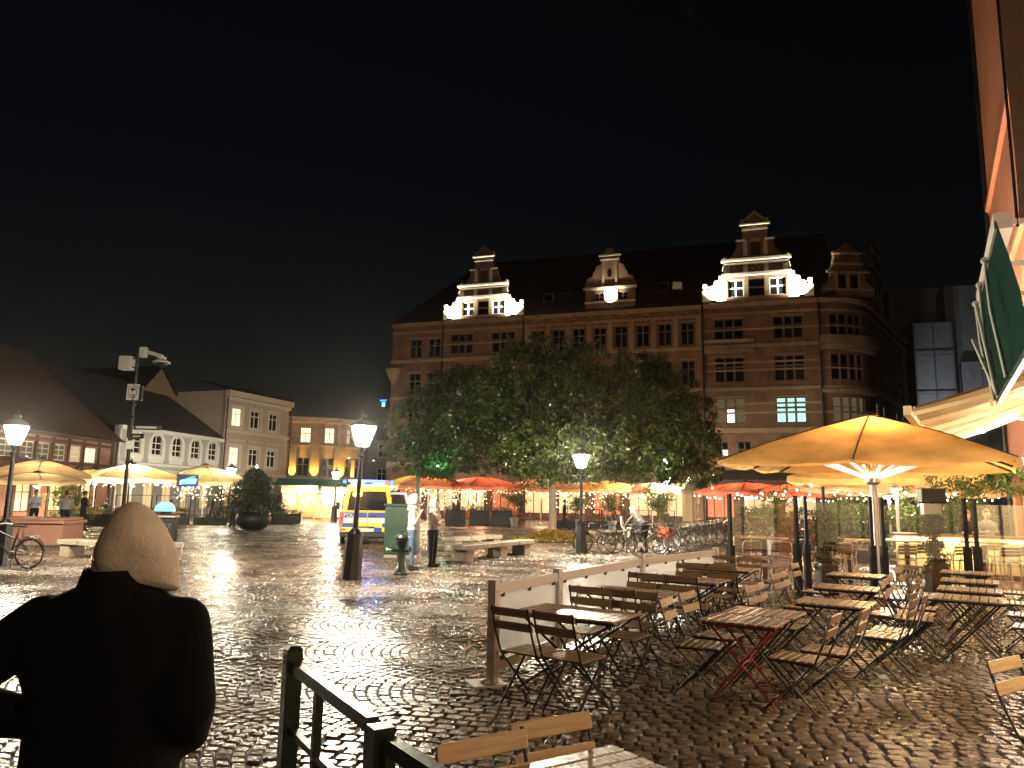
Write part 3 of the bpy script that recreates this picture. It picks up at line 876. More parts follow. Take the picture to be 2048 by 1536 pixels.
small_gable(Matrix.Translation(((ax + bx) / 2, (ay + by) / 2, 0)) @ Matrix.Rotation(math.atan2(by - ay, bx - ax) - .25, 4, 'Z') @ Matrix.Translation((0, .15, 0)), 1.18, 18.3)
(ax, ay), (bx, by) = pts[NB], pts[NB + 1]; an = math.atan2(by - ay, bx - ax)
small_gable(Matrix.Translation((ax + 4.5 * math.cos(an), ay + 4.5 * math.sin(an), 0)) @ Matrix.Rotation(an, 4, 'Z'), 2.0, 17.4)

# lit sign on the left corner of the house
sg = thing('wall_sign', 'small blue and white glowing sign high on the left corner of the brick building', 'sign', (-11.9, 68.5, 10.2))
MB().b2(-.3, .25, -.06, .06, .25, .38).build('blue_panel', M['led_blue'], sg)
MB().b2(-.1, .16, -.06, .06, -.25, .16).build('white_panel', M['screen_cyan'], sg)
MB().b2(.35, .5, -.02, .02, -.3, .4).build('bracket', M['iron_black'], sg)

# ================================================================ left row of houses
# half-timbered house
tim = thing('timber_house', 'half-timbered house with dark frame and tall tiled roof on the far left', 'building')
place(tim, (-28.5 - .52, 26.4), (-28.1, 53))
TL, TO = 26.5, 15.0                               # the photographed stretch starts at u = 15
tw = [(TO + a, TO + b, 3.62, 4.62) for a, b in ((2.06, 3.2), (3.41, 4.65), (5.0, 6.2), (6.62, 7.84), (8.18, 9.53), (.2, 1.5))] + [(a, a + 1.2, 3.62, 4.62) for a in (1, 3, 5, 7, 9, 11, 13)]
mb = MB(); wall_mb(mb, 0, TL, -.2, 5.4, tw + [(TO + a, TO + a + 1.4, .5, 2.4) for a in (-4, -1, 2, 5, 8)], thick=.3); mb.build('wall', M['brick_pink'], tim)
for k, h_ in enumerate(tw):
    window(tim, h_, 2, (.33, .66), 'frame_white', 'glass_lit_warm' if k == 4 else ('curtain_glow' if k == 3 else 'glass_dim'), depth=.1, ft=.06, mt=.04)
for a in (-4, -1, 2, 5, 8): window(tim, (TO + a, TO + a + 1.4, .5, 2.4), 2, (.6,), 'timber_dark', 'shop_glow', depth=.1)
for z in (5.05, 4.72, 3.38, 2.75): MB().b2(0, TL, -.07, -.003, z, z + .2).build('timber_rail', M['timber_dark'], tim)
for u in [TO + x for x in (-.1, 1.78, 3.3, 4.85, 6.4, 8.0, 9.72, 11.3)] + [.1 + 2 * k for k in range(7)]:
    MB().b2(u - .11, u + .11, -.065, -.004, .1, 5.04).build('timber_post', M['timber_dark'], tim)
for u in (TO + 7.2, TO + 8.9, TO + 5.5): MB().beam((u - .6, -.05, 2.7), (u + .5, -.05, 3.4), .05, .16).build('timber_brace', M['timber_dark'], tim)
rf = MB(); rf.quad((-.4, -.5, 5.3), (TL + .3, -.5, 5.3), (TL - 1.6, 6, 11.4), (-.4, 6, 11.4))
rf.add([(TL + .3, -.5, 5.3), (TL + .3, 12, 5.3), (TL - 1.6, 6, 11.4)], [(0, 1, 2)])
rf.quad((TL + .3, 12, 5.3), (-.4, 12, 5.3), (-.4, 6, 11.4), (TL - 1.6, 6, 11.4))
rf.build('roof', M['roof_tile'], tim)
MB().cyl((-.4, -.56, 5.28), (TL + .3, -.56, 5.28), .07, n=8).build('gutter', M['iron_black'], tim, smooth=40)
MB().cyl((TL + .1, -.2, .1), (TL + .1, -.2, 5.3), .05, n=8).build('downpipe', M['iron_black'], tim, smooth=40)

# grey plastered house with arched windows
gry = thing('grey_house', 'low grey plastered house with white arched window surrounds', 'building')
place(gry, (-28.05, 53.2), (-25.6, 66))
GL = 13.05
aw = [1.15 + 2.35 * k + .12 * k for k in range(5)]
gh = [(a, a + 1.35, 4.55, 6.1) for a in aw]
gdh = [(a + .25, a + 1.4, .4, 3.0) for a in (.6, 3.0, 5.2, 7.6, 10.2)]
mb = MB(); wall_mb(mb, 0, GL, -.2, 6.45, gh + gdh, thick=.3); mb.build('wall', M['plaster_grey'], gry)
def arch(w, h, r, n=8):
    return [(-w/2, 0), (w/2, 0)] + [(w/2 * math.cos(t), h - r + r * math.sin(t)) for t in np.linspace(0, math.pi, n)]
for a, h_ in zip(aw, gh):
    cx = (h_[0] + h_[1]) / 2
    window(gry, h_, 2, (.3, .6), 'frame_white', 'glass_dark', depth=.06, ft=.07, mt=.07)
    o_ = MB(); A1 = arch(1.95, 2.1, .8); A2 = arch(1.2, 1.62, .55)
    A1 = [(cx + x, 4.2 + z) for x, z in A1]; A2 = [(cx + x, 4.53 + z) for x, z in A2]
    n = len(A1)
    for i in range(n):
        j = (i + 1) % n
        o_.quad((A1[i][0], -.08, A1[i][1]), (A1[j][0], -.08, A1[j][1]), (A2[j][0], -.08, A2[j][1]), (A2[i][0], -.08, A2[i][1]))
        o_.quad((A1[i][0], -.003, A1[i][1]), (A1[j][0], -.003, A1[j][1]), (A1[j][0], -.08, A1[j][1]), (A1[i][0], -.08, A1[i][1]))
        o_.quad((A2[i][0], -.08, A2[i][1]), (A2[j][0], -.08, A2[j][1]), (A2[j][0], .05, A2[j][1]), (A2[i][0], .05, A2[i][1]))
    o_.build('window_surround', M['plaster_white'], gry)
    MB().b2(cx - .85, cx + .85, -.06, -.003, 3.98, 4.19).build('apron', M['plaster_white'], gry)
for h_ in gdh:
    window(gry, h_, 2, (.7,), 'frame_white', 'shop_glow', depth=.12)
    cx = (h_[0] + h_[1]) / 2
    MB().tube([(cx + .72 * math.cos(t), -.05, 2.95 + .45 * math.sin(t)) for t in np.linspace(0, math.pi, 9)], .07, 5).build('door_arch', M['plaster_white'], gry)
for z, h, o_ in ((6.2, .3, .3), (3.72, .18, .22), (3.3, .14, .14)): MB().b2(0, GL, -o_, -.003, z, z + h).build('cornice', M['plaster_white'], gry)
rf = MB(); rf.quad((-.1, -.35, 6.5), (GL + .1, -.35, 6.5), (GL + .1, 7, 11.2), (-.1, 7, 11.2)); rf.quad((GL + .1, 14, 6.5), (-.1, 14, 6.5), (-.1, 7, 11.2), (GL + .1, 7, 11.2))
rf.add([(-.1, -.35, 6.5), (-.1, 7, 11.2), (-.1, 14, 6.5)], [(0, 1, 2)])
rf.build('roof', M['roof_slate'], gry)
MB().cyl((.05, -.16, .1), (.05, -.16, 6.2), .06, n=8).build('downpipe', M['frame_white'], gry, smooth=40)
# wing with a gable behind
bk = thing('back_house', 'dark steep gabled house rising behind the grey plastered house', 'building', (-31.5, 66, 0), rad(75))
mb = MB(); mb.prism([(-4, 0), (4, 0), (4, 8.5), (0, 12.8), (-4, 8.5)], 0, 14); mb.build('wall', M['plaster_brown'], bk)
mb = MB()
for s_ in (-1, 1): mb.quad((s_ * 4.3, -.3, 8.3), (s_ * 4.3, 14.3, 8.3), (0, 14.3, 13.0), (0, -.3, 13.0))
mb.build('roof', M['roof_slate'], bk)

# beige three storey house
bei = thing('beige_house', 'tall beige plastered house with wide cornice and cross windows', 'building')
place(bei, (-25.55, 66.1), (-22.35, 74.5))
BL = 8.95
bw = [(a, a + 1.3, 7.8, 9.45) for a in (.9, 3.4, 6.05)] + [(a, a + 1.3, 4.3, 5.9) for a in (.9, 3.5, 6.07)]
bd = [(.7, 2.3, .3, 2.9), (3.3, 5.0, .3, 2.9), (6.0, 7.8, .3, 2.9)]
mb = MB(); wall_mb(mb, 0, BL, -.2, 10.9, bw + bd, thick=.3)
mb.quad((0, 0, -.2), (0, 9, -.2), (0, 9, 10.9), (0, 0, 10.9)); mb.quad((BL, 0, -.2), (BL, 0, 10.9), (BL, 9, 10.9), (BL, 9, -.2))
mb.build('wall', M['plaster_beige'], bei)
for k, h_ in enumerate(bw):
    window(bei, h_, 2, (.68,), 'frame_white', 'glass_lit_warm' if k in (0, 3) else 'glass_dark', depth=.12, ft=.07, mt=.08)
    a, b, c, d = h_
    s_ = MB()
    s_.b2(a - .28, a - .02, -.07, -.003, c - .3, d + .3); s_.b2(b + .02, b + .28, -.07, -.003, c - .3, d + .3)
    s_.b2(a - .019, b + .019, -.07, -.003, d + .02, d + .3); s_.b2(a - .019, b + .019, -.07, -.003, c - .3, c - .02)
    s_.build('window_surround', M['plaster_cream'], bei)
    if k >= 3: MB().b2(a - .4, b + .4, -.2, -.003, d + .55, d + .68).build('window_hood', M['plaster_cream'], bei)
for h_ in bd: window(bei, h_, 2, (.7,), 'frame_brown', 'shop_glow', depth=.12)
for z, h, o_ in ((10.4, .5, .55), (10.05, .3, .3), (7.15, .3, .18), (3.4, .25, .16)): MB().b2(-.1, BL + .1, -o_, -.003, z, z + h).build('cornice', M['plaster_cream'], bei)
for z in (.4, .75, 1.1, 1.45, 1.8, 2.15, 2.5, 2.85): MB().b2(0, .6, -.035, -.003, z, z + .28).build('rustic_block', M['plaster_cream'], bei)
rf = MB(); rf.quad((-.2, -.6, 10.92), (BL + .2, -.6, 10.92), (BL + .2, 5, 12.3), (-.2, 5, 12.3)); rf.build('roof', M['roof_slate'], bei)
MB().cyl((-.02, -.3, .1), (-.02, -.3, 10.3), .06, n=8).build('downpipe', M['iron_black'], bei, smooth=40)
MB().cyl((BL + .05, -.3, .1), (BL + .05, -.3, 10.3), .06, n=8).build('downpipe', M['iron_black'], bei, smooth=40)

# brown rounded corner house with yellow uplights
brn = thing('brown_corner_house', 'brown corner house with pilasters lit yellow from below', 'building')
place(brn, (-22.4, 75.5), (-16.3, 77))
bpts = [(-.6, 0), (2.95, 0), (4.9, .25), (6.4, 1.4), (7.3, 3.2), (7.5, 6)]
brw = {0: [(1.6, 2.65, 7.0, 8.55), (1.45, 2.6, 3.6, 5.5)], 1: [(.45, 1.45, 7.0, 8.6), (.35, 1.5, 3.6, 5.5)], 2: [(.5, 1.5, 3.6, 5.5), (.5, 1.5, 7.0, 8.6)], 3: [(.5, 1.5, 3.6, 5.5), (.5, 1.5, 7.0, 8.6)]}
for i in range(len(bpts) - 1):
    (ax, ay), (bx, by) = bpts[i], bpts[i + 1]
    L_ = math.hypot(bx - ax, by - ay); X = Matrix.Translation((ax, ay, 0)) @ Matrix.Rotation(math.atan2(by - ay, bx - ax), 4, 'Z')
    hs = brw.get(i, [])
    sh = [(.3, L_ - .3, .3, 2.6)]
    m_ = MB(); wall_mb(m_, 0, L_, -.2, 9.5, hs + sh, thick=.3); o_ = m_.build('wall', M['brick_brown'], brn); o_.matrix_local = X
    for h_ in hs: window(brn, h_, 2, (.62,), 'frame_brown', ('glass_lit_warm' if i < 2 else 'curtain_glow') if h_[2] > 6 else 'glass_dark', depth=.12, ft=.06, mt=.07, xform=X)
    window(brn, sh[0], 3, (.7,), 'timber_dark', 'shop_glow', depth=.12, xform=X)
    for z, h, o2 in ((9.3, .3, .45), (9.0, .22, .25), (6.6, .16, .1), (2.95, .3, .55)):
        q = MB().b2(-.02, L_ + .02, -o2, -.003, z, z + h).build('cornice', M['sandstone' if z > 3 else 'iron_black'], brn); q.matrix_local = X
def uplit(X, u, h, wdt):
    q = MB().b2(u - wdt/2, u + wdt/2, -.22, -.003, 3.27, h).build('pilaster', M['brick_brown'], brn); q.matrix_local = X
    lf = MB().cyl((u, -.55, 3.26), (u, -.45, 3.42), .07, .1, 8).build('uplight', M['iron_black'], brn); lf.matrix_local = X
    p = X @ Vector((u, -.5, 3.45))
    point_light('uplight_beam', p, 620, (1, .6, .08), brn, .06, spot=80, blend=.8, direction=X.to_3x3() @ Vector((0, .3, 1)))
X0 = Matrix.Translation((bpts[0][0], bpts[0][1], 0))
(ax, ay), (bx, by) = bpts[1], bpts[2]; X1 = Matrix.Translation((ax, ay, 0)) @ Matrix.Rotation(math.atan2(by - ay, bx - ax), 4, 'Z')
(ax, ay), (bx, by) = bpts[2], bpts[3]; X2 = Matrix.Translation((ax, ay, 0)) @ Matrix.Rotation(math.atan2(by - ay, bx - ax), 4, 'Z')
uplit(X0, 1.0, 6.6, .7); uplit(X0, 3.15, 9.0, .95); uplit(X1, 1.72, 6.6, .45); uplit(X2, .25, 9.0, .75); uplit(X2, 1.7, 6.6, .4)
rf = MB(); top = [(x, y - .3, 9.62) for x, y in bpts] + [(-.6, 6, 9.62)]; rf.add(top, [tuple(range(len(top)))]); rf.build('roof', M['roof_slate'], brn)

# a dim house down the side street
st = thing('street_house', 'dim house far down the side street beside the brick building', 'building', (-19, 100, 0), 0)
sw = [(a, a + 1.3, z, z + 1.8) for z in (3.6, 6.8) for a in (1.2, 3.6, 6.0, 8.4)]
mb = MB(); wall_mb(mb, 0, 11, -.2, 9.2, sw, thick=.3); mb.build('wall', M['plaster_brown'], st)
for h_ in sw: window(st, h_, 2, (.6,), 'frame_white', 'glass_dark', depth=.12)
mb = MB(); mb.quad((-.2, -.4, 9.2), (11.2, -.4, 9.2), (11.2, 5, 12.5), (-.2, 5, 12.5)); mb.build('roof', M['roof_slate'], st)

# ================================================================ tower block wrapped in scaffold sheeting, right background
sc = thing('sheeted_building', 'tall building wrapped in pale scaffold sheeting behind the restaurants', 'building', (41.5, 75.5, 0), rad(-15))
m_ = MB()
def wrap(x0, x1, y0, y1, z1, n=7):
    """sheeting panels with folds"""
    out = []
    cols = int((x1 - x0) / 1.2)
    for k in range(cols):
        a = x0 + (x1 - x0) * k / cols; b = x0 + (x1 - x0) * (k + 1) / cols
        p = MB()
        rows = 9
        g = [[(a + (b - a) * i / 3, y0 - .05 * math.sin(math.pi * i / 3) * (.6 + .4 * R.random()), z1 * j / rows) for i in range(4)] for j in range(rows + 1)]
        for j in range(rows):
            for i in range(3): p.quad(g[j][i], g[j][i+1], g[j+1][i+1], g[j+1][i])
        p.build('sheet_panel', M['tarp_grey'], sc, smooth=60)
    MB().b2(x0, x1, y0 + .1, y1, 0, z1 - .1).build('block', M['plaster_brown'], sc)
wrap(0, 3.6, 0, 8, 20.5); wrap(-1.0, 4.2, 5, 12, 25.5); wrap(3.7, 9.5, 2.0, 12, 24.8); wrap(4.6, 9.5, 1.2, 1.8, 16.5)
for x in (0, 1.8, 3.6, 6, 8.4):
    MB().cyl((x, -.3, 0), (x, -.3, 20.8), .05, n=6).build('scaffold_pole', M['steel_dull'], sc)
MB().cyl((1.0, -5, 0), (1.0, -5, 5.9), .06, n=6).build('added_lamp_mast', M['steel_dull'], sc); wl_ = MB().cbox((1.0, -5.0, 6.0), (.5, .3, .3), .03).build('added_lamp', M['steel_dull'], sc); MB().b2(.8, 1.2, -5.1, -4.9, 6.155, 6.175).build('lens', M['bulb_white'], wl_)  # lamp and mast added to give the sheeting its cool light
point_light('added_lamp_beam', (1.0, -5.0, 6.4), 330, (.88, .93, 1), sc, .3, spot=75, blend=.9, direction=(.25, .62, .75))
for z in (5, 9, 13, 17): MB().b2(0, 3.6, -.34, -.26, z, z + .08).build('scaffold_rail', M['steel_dull'], sc)

# ================================================================ street lamps
LAMP_W = 680
def make_lamp():
    t = thing('street_lamp', '', 'street lamp')
    b = MB()
    b.lathe([(.235, 0), (.22, .06), (.2, .5), (.185, .9), (.2, .92), (.2, .97), (.12, 1.02), (.075, 1.08)], 8, ph=rad(22.5))
    b.build('base', M['iron_black'], t, smooth=25)
    p = MB(); p.lathe([(.062, 1.07), (.058, 1.5), (.05, 2.3), (.042, 2.62), (.07, 2.64), (.07, 2.68), (.035, 2.72), (.05, 2.8), (.09, 2.86)], 10)
    p.build('post', M['iron_black'], t, smooth=40)
    c = MB(); c.beam((-.28, 0, 2.58), (.28, 0, 2.58), .025, .025); c.ell((-.29, 0, 2.58), .03); c.ell((.29, 0, 2.58), .03)
    c.build('ladder_bar', M['iron_black'], t)
    f = MB(); r0, r1 = .115, .235
    cn = [(-1, -1), (1, -1), (1, 1), (-1, 1)]
    for x, y in cn: f.beam((x * r0, y * r0, 2.88), (x * r1, y * r1, 3.34), .022, .022)
    for i in range(4):
        a, b_ = cn[i], cn[(i + 1) % 4]
        f.beam((a[0] * r0, a[1] * r0, 2.88), (b_[0] * r0, b_[1] * r0, 2.88), .025, .025)
        f.beam((a[0] * r1, a[1] * r1, 3.34), (b_[0] * r1, b_[1] * r1, 3.34), .03, .03)
    f.build('lantern_frame', M['iron_black'], t)
    for i in range(4):
        a, b_ = cn[i], cn[(i + 1) % 4]; k = .93
        g = MB().quad((a[0]*r0*k, a[1]*r0*k, 2.895), (b_[0]*r0*k, b_[1]*r0*k, 2.895), (b_[0]*r1*k, b_[1]*r1*k, 3.325), (a[0]*r1*k, a[1]*r1*k, 3.325))
        g.build('lantern_glass', M['lamp_glass'], t)
    MB().lathe([(.02, 2.93), (.045, 2.97), (.05, 3.1), (.02, 3.16)], 8).build('mantle', M['mantle'], t)
    point_light('lantern_light', (0, 0, 3.24), LAMP_W, (1, .87, .64), t, .07)
    cap = MB(); cap.lathe([(.37, 3.355), (.27, 3.43), (.13, 3.5), (.09, 3.54), (.1, 3.6), (.05, 3.63), (.02, 3.72)], 4, ph=rad(45))
    cap.build('lantern_roof', M['iron_black'], t)
    return t
lamp0 = make_lamp()
G_L = 'lantern street lamps round the square'
lamps = [((-3.42, 16.64), 'lit street lamp with flared black base standing in front of the police van'),
         ((-12.16, 18.3), 'lit street lamp at the left edge beside the parked bicycle'),
         ((2.46, 26.06), 'lit street lamp between the tree trunk and the bicycle rack'),
         ((11.15, 46.4), 'lit street lamp directly in front of the cream advertising pillar'),
         ((10.1, 48.6), 'lit street lamp just to the left of the cream advertising pillar'),
         ((-5.07, 53.2), 'lit street lamp by the yellow parasol behind the hooded men'),
         ((-12.06, 52), 'lit street lamp right of the shop entrance, beyond the van roof'),
         ((-17.67, 47.5), 'lit street lamp just behind the potted conifer'),
         ((-22.27, 44), 'lit street lamp behind the camera pole at the cream parasols')]
for i, ((x, y), lb) in enumerate(lamps):
    o = lamp0 if i == 0 else copy_tree(lamp0)
    o.location = (x, y, 0); o['label'] = lb; o['group'] = G_L
    o.rotation_euler = (0, rad(2.2) if i == 0 else 0, rad(R.uniform(0, 60)) if i else rad(28))
for i, (x, y) in enumerate([(-22.0, 27), (20, 33)]): pass

# ================================================================ camera pole with signs
cp = thing('camera_pole', 'slim dark pole carrying two surveillance cameras and finger signs', 'pole', (-15.2, 29.75, 0), 0)
MB().lathe([(.16, 0), (.15, .9), (.08, 1.0), (.07, 5.0), (.055, 7.3), (.0, 7.32)], 10).build('mast', M['iron_black'], cp, smooth=40)
b = MB().cbox((-.42, 0, 6.92), (.5, .4, .56), .03).build('camera_box', M['plastic_grey'], cp)
MB().b2(-.2, .0, -.03, .03, 7.08, 7.13).b2(-.2, .0, -.03, .03, 6.72, 6.77).build('bracket', M['iron_black'], cp)
a = MB(); a.cbox((.22, 0, 7.38), (.26, .26, .42), .03); a.beam((.3, 0, 7.42), (1.0, 0, 7.22), .16, .14); a.build('camera_arm', M['plastic_grey'], cp)
d = MB(); d.lathe([(.03, .02), (.17, .0), (.18, -.1), (.34, -.2), (.34, -.24), (.27, -.27)], 16, (.98, 0, 7.2)); dm = d.build('dome_camera', M['plastic_grey'], cp, smooth=40)
MB().ell((.98, 0, 6.94), (.17, .17, .17), 14, 9).build('dome_glass', M['glass_dark'], dm, smooth=180)
MB().lathe([(.3, .02), (.315, -.05), (.2, -.09)], 16, (.98, 0, 6.99)).build('dome_ring', M['plastic_black'], dm, smooth=40)
s_ = MB().b2(-.28, .2, -.06, .0, 5.42, 6.06).build('warning_sign', M['plastic_grey'], cp)
MB().b2(-.22, .14, -.064, -.061, 5.62, 5.98).build('sign_border', M['paint_black'], s_)
MB().b2(-.195, .115, -.069, -.066, 5.645, 5.955).build('sign_field', M['plastic_grey'], s_)
ic = MB(); ic.ell((-.04, -.07, 5.85), (.1, .006, .055), 10, 5); ic.beam((-.04, -.073, 5.83), (-.06, -.073, 5.7), .005, .03); ic.beam((.04, -.073, 5.86), (.09, -.073, 5.83), .005, .05); ic.build('camera_symbol', M['paint_black'], s_)
for z in (5.5, 5.56): MB().b2(-.2, .12, -.064, -.061, z, z + .025).build('sign_text_line', M['paint_black'], s_)
MB().b2(.21, .34, -.05, .06, 5.4, 6.0).build('junction_box', M['plastic_black'], cp)
for z, L_, rz in ((4.33, 1.05, 8), (3.95, .75, -28)):
    f = MB(); f.cbox((.12 + L_ / 2, 0, 0), (L_, .05, .2), .02); q = f.build('finger_sign', M['iron_black'], cp, loc=(0, -.06, z), rz=rad(rz))
    MB().b2(.22, L_ - .05, -.031, -.027, -.04, .04).build('sign_lettering', M['plastic_grey'], q)
MB().b2(-.07, .2, -.11, -.08, 3.45, 3.78).build('small_sign', M['paint_white'], cp)
MB().ell((-.1, -.03, 4.9), .05).cyl((-.1, -.03, 3.9), (-.1, -.03, 4.9), .03, n=6).build('side_pole', M['iron_black'], cp)
for z in (2.9, 4.7, 5.2): MB().lathe([(.09, 0), (.11, .04), (.09, .08)], 10, (0, 0, z)).build('collar', M['iron_black'], cp)

# ================================================================ police van
van = thing('police_van', 'yellow, blue and white police van with its blue lights on', 'van', (-5.3, 28.2, 0), rad(13))
def sec(y, w0, w1, z0, z1, r=.16):
    """rounded body section, wide at the waist, narrower at the roof"""
    p = [(-w0, z0), (w0, z0), (w0 + .0, .95), (w1 + .04, z1 - .5), (w1, z1 - r), (w1 - r * .35, z1 - r * .3), (w1 - r, z1), (-w1 + r, z1), (-w1 + r * .35, z1 - r * .3), (-w1, z1 - r), (-w1 - .04, z1 - .5), (-w0, .95)]
    return [(x, y, z) for x, z in p]
vb = MB(); vb.loft([sec(0, .94, .76, .42, 2.16), sec(.06, .97, .8, .36, 2.22), sec(.6, .98, .82, .34, 2.25), sec(3.4, .98, .82, .34, 2.25), sec(3.9, .97, .78, .34, 2.15), sec(4.5, .95, .72, .36, 1.5, .1), sec(5.1, .9, .68, .4, 1.2, .1), sec(5.25, .84, .62, .45, 1.1, .1)])
vb.build('body', M['van_white'], van, smooth=35)
tail = MB(); tail.prism([(-.93, 1.18), (.93, 1.18), (.85, 1.7), (.775, 2.02), (.7, 2.13), (-.7, 2.13), (-.775, 2.02), (-.85, 1.7)], -.022, -.003); tail.build('tailgate', M['van_yellow'], van)
MB().prism([(-.74, 1.25), (.74, 1.25), (.7, 1.65), (.63, 1.95), (-.63, 1.95), (-.7, 1.65)], -.034, -.024).build('rear_window', M['glass_dark'], van)
cells = [(-.92, -.02, .98, 1.17, 'van_blue'), (.02, .92, .98, 1.17, 'van_blue'), (-.92, .92, .79, .965, 'van_white'),
         (-.92, -.42, .63, .775, 'van_blue'), (-.41, .55, .63, .775, 'van_lime'), (.56, .92, .63, .775, 'van_blue'),
         (-.92, -.5, .45, .615, 'van_lime'), (.05, .55, .45, .615, 'van_blue'), (.56, .92, .45, .615, 'van_lime'), (-.49, .04, .45, .615, 'van_white')]
for x0, x1, z0, z1, m_ in cells: MB().b2(x0, x1, -.016, -.003, z0, z1).build('marking_panel', M[m_], van)
fc = bpy.data.curves.new('lettering', 'FONT'); fc.body = 'POLIS'; fc.size = .2; fc.extrude = .003; fc.align_x = 'LEFT'
fc.materials.append(M['paint_white']); tmp = bpy.data.objects.new('lettering', fc); COL.objects.link(tmp)
fm = bpy.data.meshes.new_from_object(tmp.evaluated_get(bpy.context.evaluated_depsgraph_get())); bpy.data.objects.remove(tmp)
fo = link('lettering', fm, van, (-.86, -.021, 1.005)); fo.rotation_euler = (rad(90), 0, 0)
b = MB().cbox((0, -.09, .36), (1.96, .2, .2), .04).build('bumper', M['plastic_black'], van)
MB().b2(-.26, .26, -.035, -.019, .47, .59).build('licence_plate', M['paint_white'], van)
MB().cbox((.2, -.04, 1.03), (.3, .05, .05), .012).build('handle', M['plastic_black'], van)
MB().cbox((-.02, -.05, .64), (.6, .06, .04), .01).build('step', M['plastic_black'], van)
for sx in (-1, 1):
    MB().b2(sx * .945 - .07, sx * .945 + .04 if sx > 0 else sx * .945 + .07, -.02, .1, .72, 1.18).build('taillight', M['tail_red'], van)
    MB().b2(sx * .86 - .08, sx * .86 + .08, -.018, -.004, .5, .58).build('reflector', M['tail_red'], van)
for x in (-.43, -.27):
    MB().cyl((x - .05, -.07, 1.84), (x - .05, -.03, 1.84), .085, n=12).build('amber_light', M['led_amber'], van)
lb = MB().cbox((0, .35, 2.33), (1.5, .3, .1), .03).build('light_bar', M['plastic_grey'], van)
for k in range(8):
    x = -.66 + k * .19; MB().b2(x - .085, x + .085, .17, .2, 2.295, 2.375).build('beacon', M['led_red' if k in (0, 7) else ('led_blue' if k in (3, 4) else 'led_cyan')], lb)
for x in (-.9, .9): MB().ell((x * .98, .5, 2.3), (.07, .1, .07)).build('beacon', M['led_blue'], van)
for k, x in enumerate((-.4, .4)): MB().b2(x - .25, x + .25, .3, 1.2, 2.24, 2.27).build('roof_hatch', M['van_white'], van)
def wheel(x, y):
    w = MB(); w.tube([(x, y + .26 * math.cos(t), .34 + .26 * math.sin(t)) for t in np.linspace(0, 2 * math.pi, 20, endpoint=False)], .085, 8, closed=True)
    o = w.build('wheel', M['rubber'], van, smooth=60)
    MB().cyl((x - .07, y, .34), (x + .07, y, .34), .2, n=14).build('rim', M['steel_dull'], o)
for x in (-.86, .86):
    for y in (.95, 4.25): wheel(x, y)
MB().beam((.1, -.045, 1.27), (-.42, -.045, 1.42), .015, .02).build('wiper', M['plastic_black'], van)
MB().b2(-.006, .006, -.026, -.0225, .46, 2.1).build('door_gap', M['plastic_black'], van)
for sx in (-1, 1):
    for z in (.9, 1.75): MB().b2(sx * (.93 if z < 1 else .86) - .03, sx * (.93 if z < 1 else .86) + .03, -.05, -.024, z, z + .1).build('hinge', M['plastic_black'], van)
    MB().cbox((sx * 1.08, 3.7, 1.35), (.16, .1, .3), .02).build('mirror', M['plastic_black'], van)
# side windows and chequers along both flanks
for sx in (-1, 1):
    for k in range(4):
        y0 = .5 + k * .95; q = MB(); zz = ((1.28, 1.86), (1.3, 1.84))[0]
        q.quad((sx * .95, y0, zz[0]), (sx * .95, y0 + .8, zz[0]), (sx * .868, y0 + .8, zz[1]), (sx * .868, y0, zz[1])); q.build('side_window', M['glass_dark'], van)
    for k in range(9):
        for j in range(2):
            y0 = .12 + k * .42; MB().b2(sx * .983 - .003, sx * .983 + .003, y0, y0 + .41, .6 + j * .17, .76 + j * .17).build('marking_panel', M['van_blue' if (k + j) % 2 else 'van_lime'], van)
# front passenger door standing open
dr = MB(); dr.prism([(1.0, .5), (1.95, .5), (1.95, 1.15), (1.75, 1.95), (1.08, 1.95), (1.0, 1.2)], 3.55, 3.63); od = dr.build('open_door', M['van_white'], van)
MB().prism([(1.1, 1.24), (1.8, 1.24), (1.64, 1.86), (1.14, 1.86)], 3.53, 3.545).build('door_window', M['glass_dark'], od)
# blue light thrown by the beacons and amber by the two flashers
point_light('beacon_glow', (0, .35, 2.55), 50, (.12, .3, 1), van, .2)
point_light('amber_glow', (-.35, -.2, 1.86), 10, (1, .45, .05), van, .06)

# ================================================================ green cabinet, hydrant, benches, block
cab = thing('utility_cabinet', 'dark green street cabinet behind the fire hydrant', 'cabinet', (-3.2, 22.3, 0), rad(-4))
MB().cbox((0, .25, .8), (.98, .5, 1.4), .02).build('housing', M['cabinet_green'], cab)
MB().cbox((0, .25, 1.535), (1.04, .56, .07), .015).build('lid', M['cabinet_green'], cab)
MB().b2(-.47, .47, .03, .47, 0, .1).build('plinth', M['granite_grey'], cab)
MB().b2(-.46, .46, -.012, -.002, .84, 1.47).build('upper_door', M['cabinet_green'], cab)
MB().b2(-.46, .46, -.012, -.002, .14, .82).build('lower_door', M['cabinet_green'], cab)
MB().b2(-.36, .1, -.03, -.014, .24, .265).b2(-.4, -.36, -.03, -.014, .22, .3).build('handle_bar', M['paint_white'], cab)
MB().cyl((.4, -.03, 1.2), (.4, -.012, 1.2), .025, n=8).build('lock', M['steel_dull'], cab)

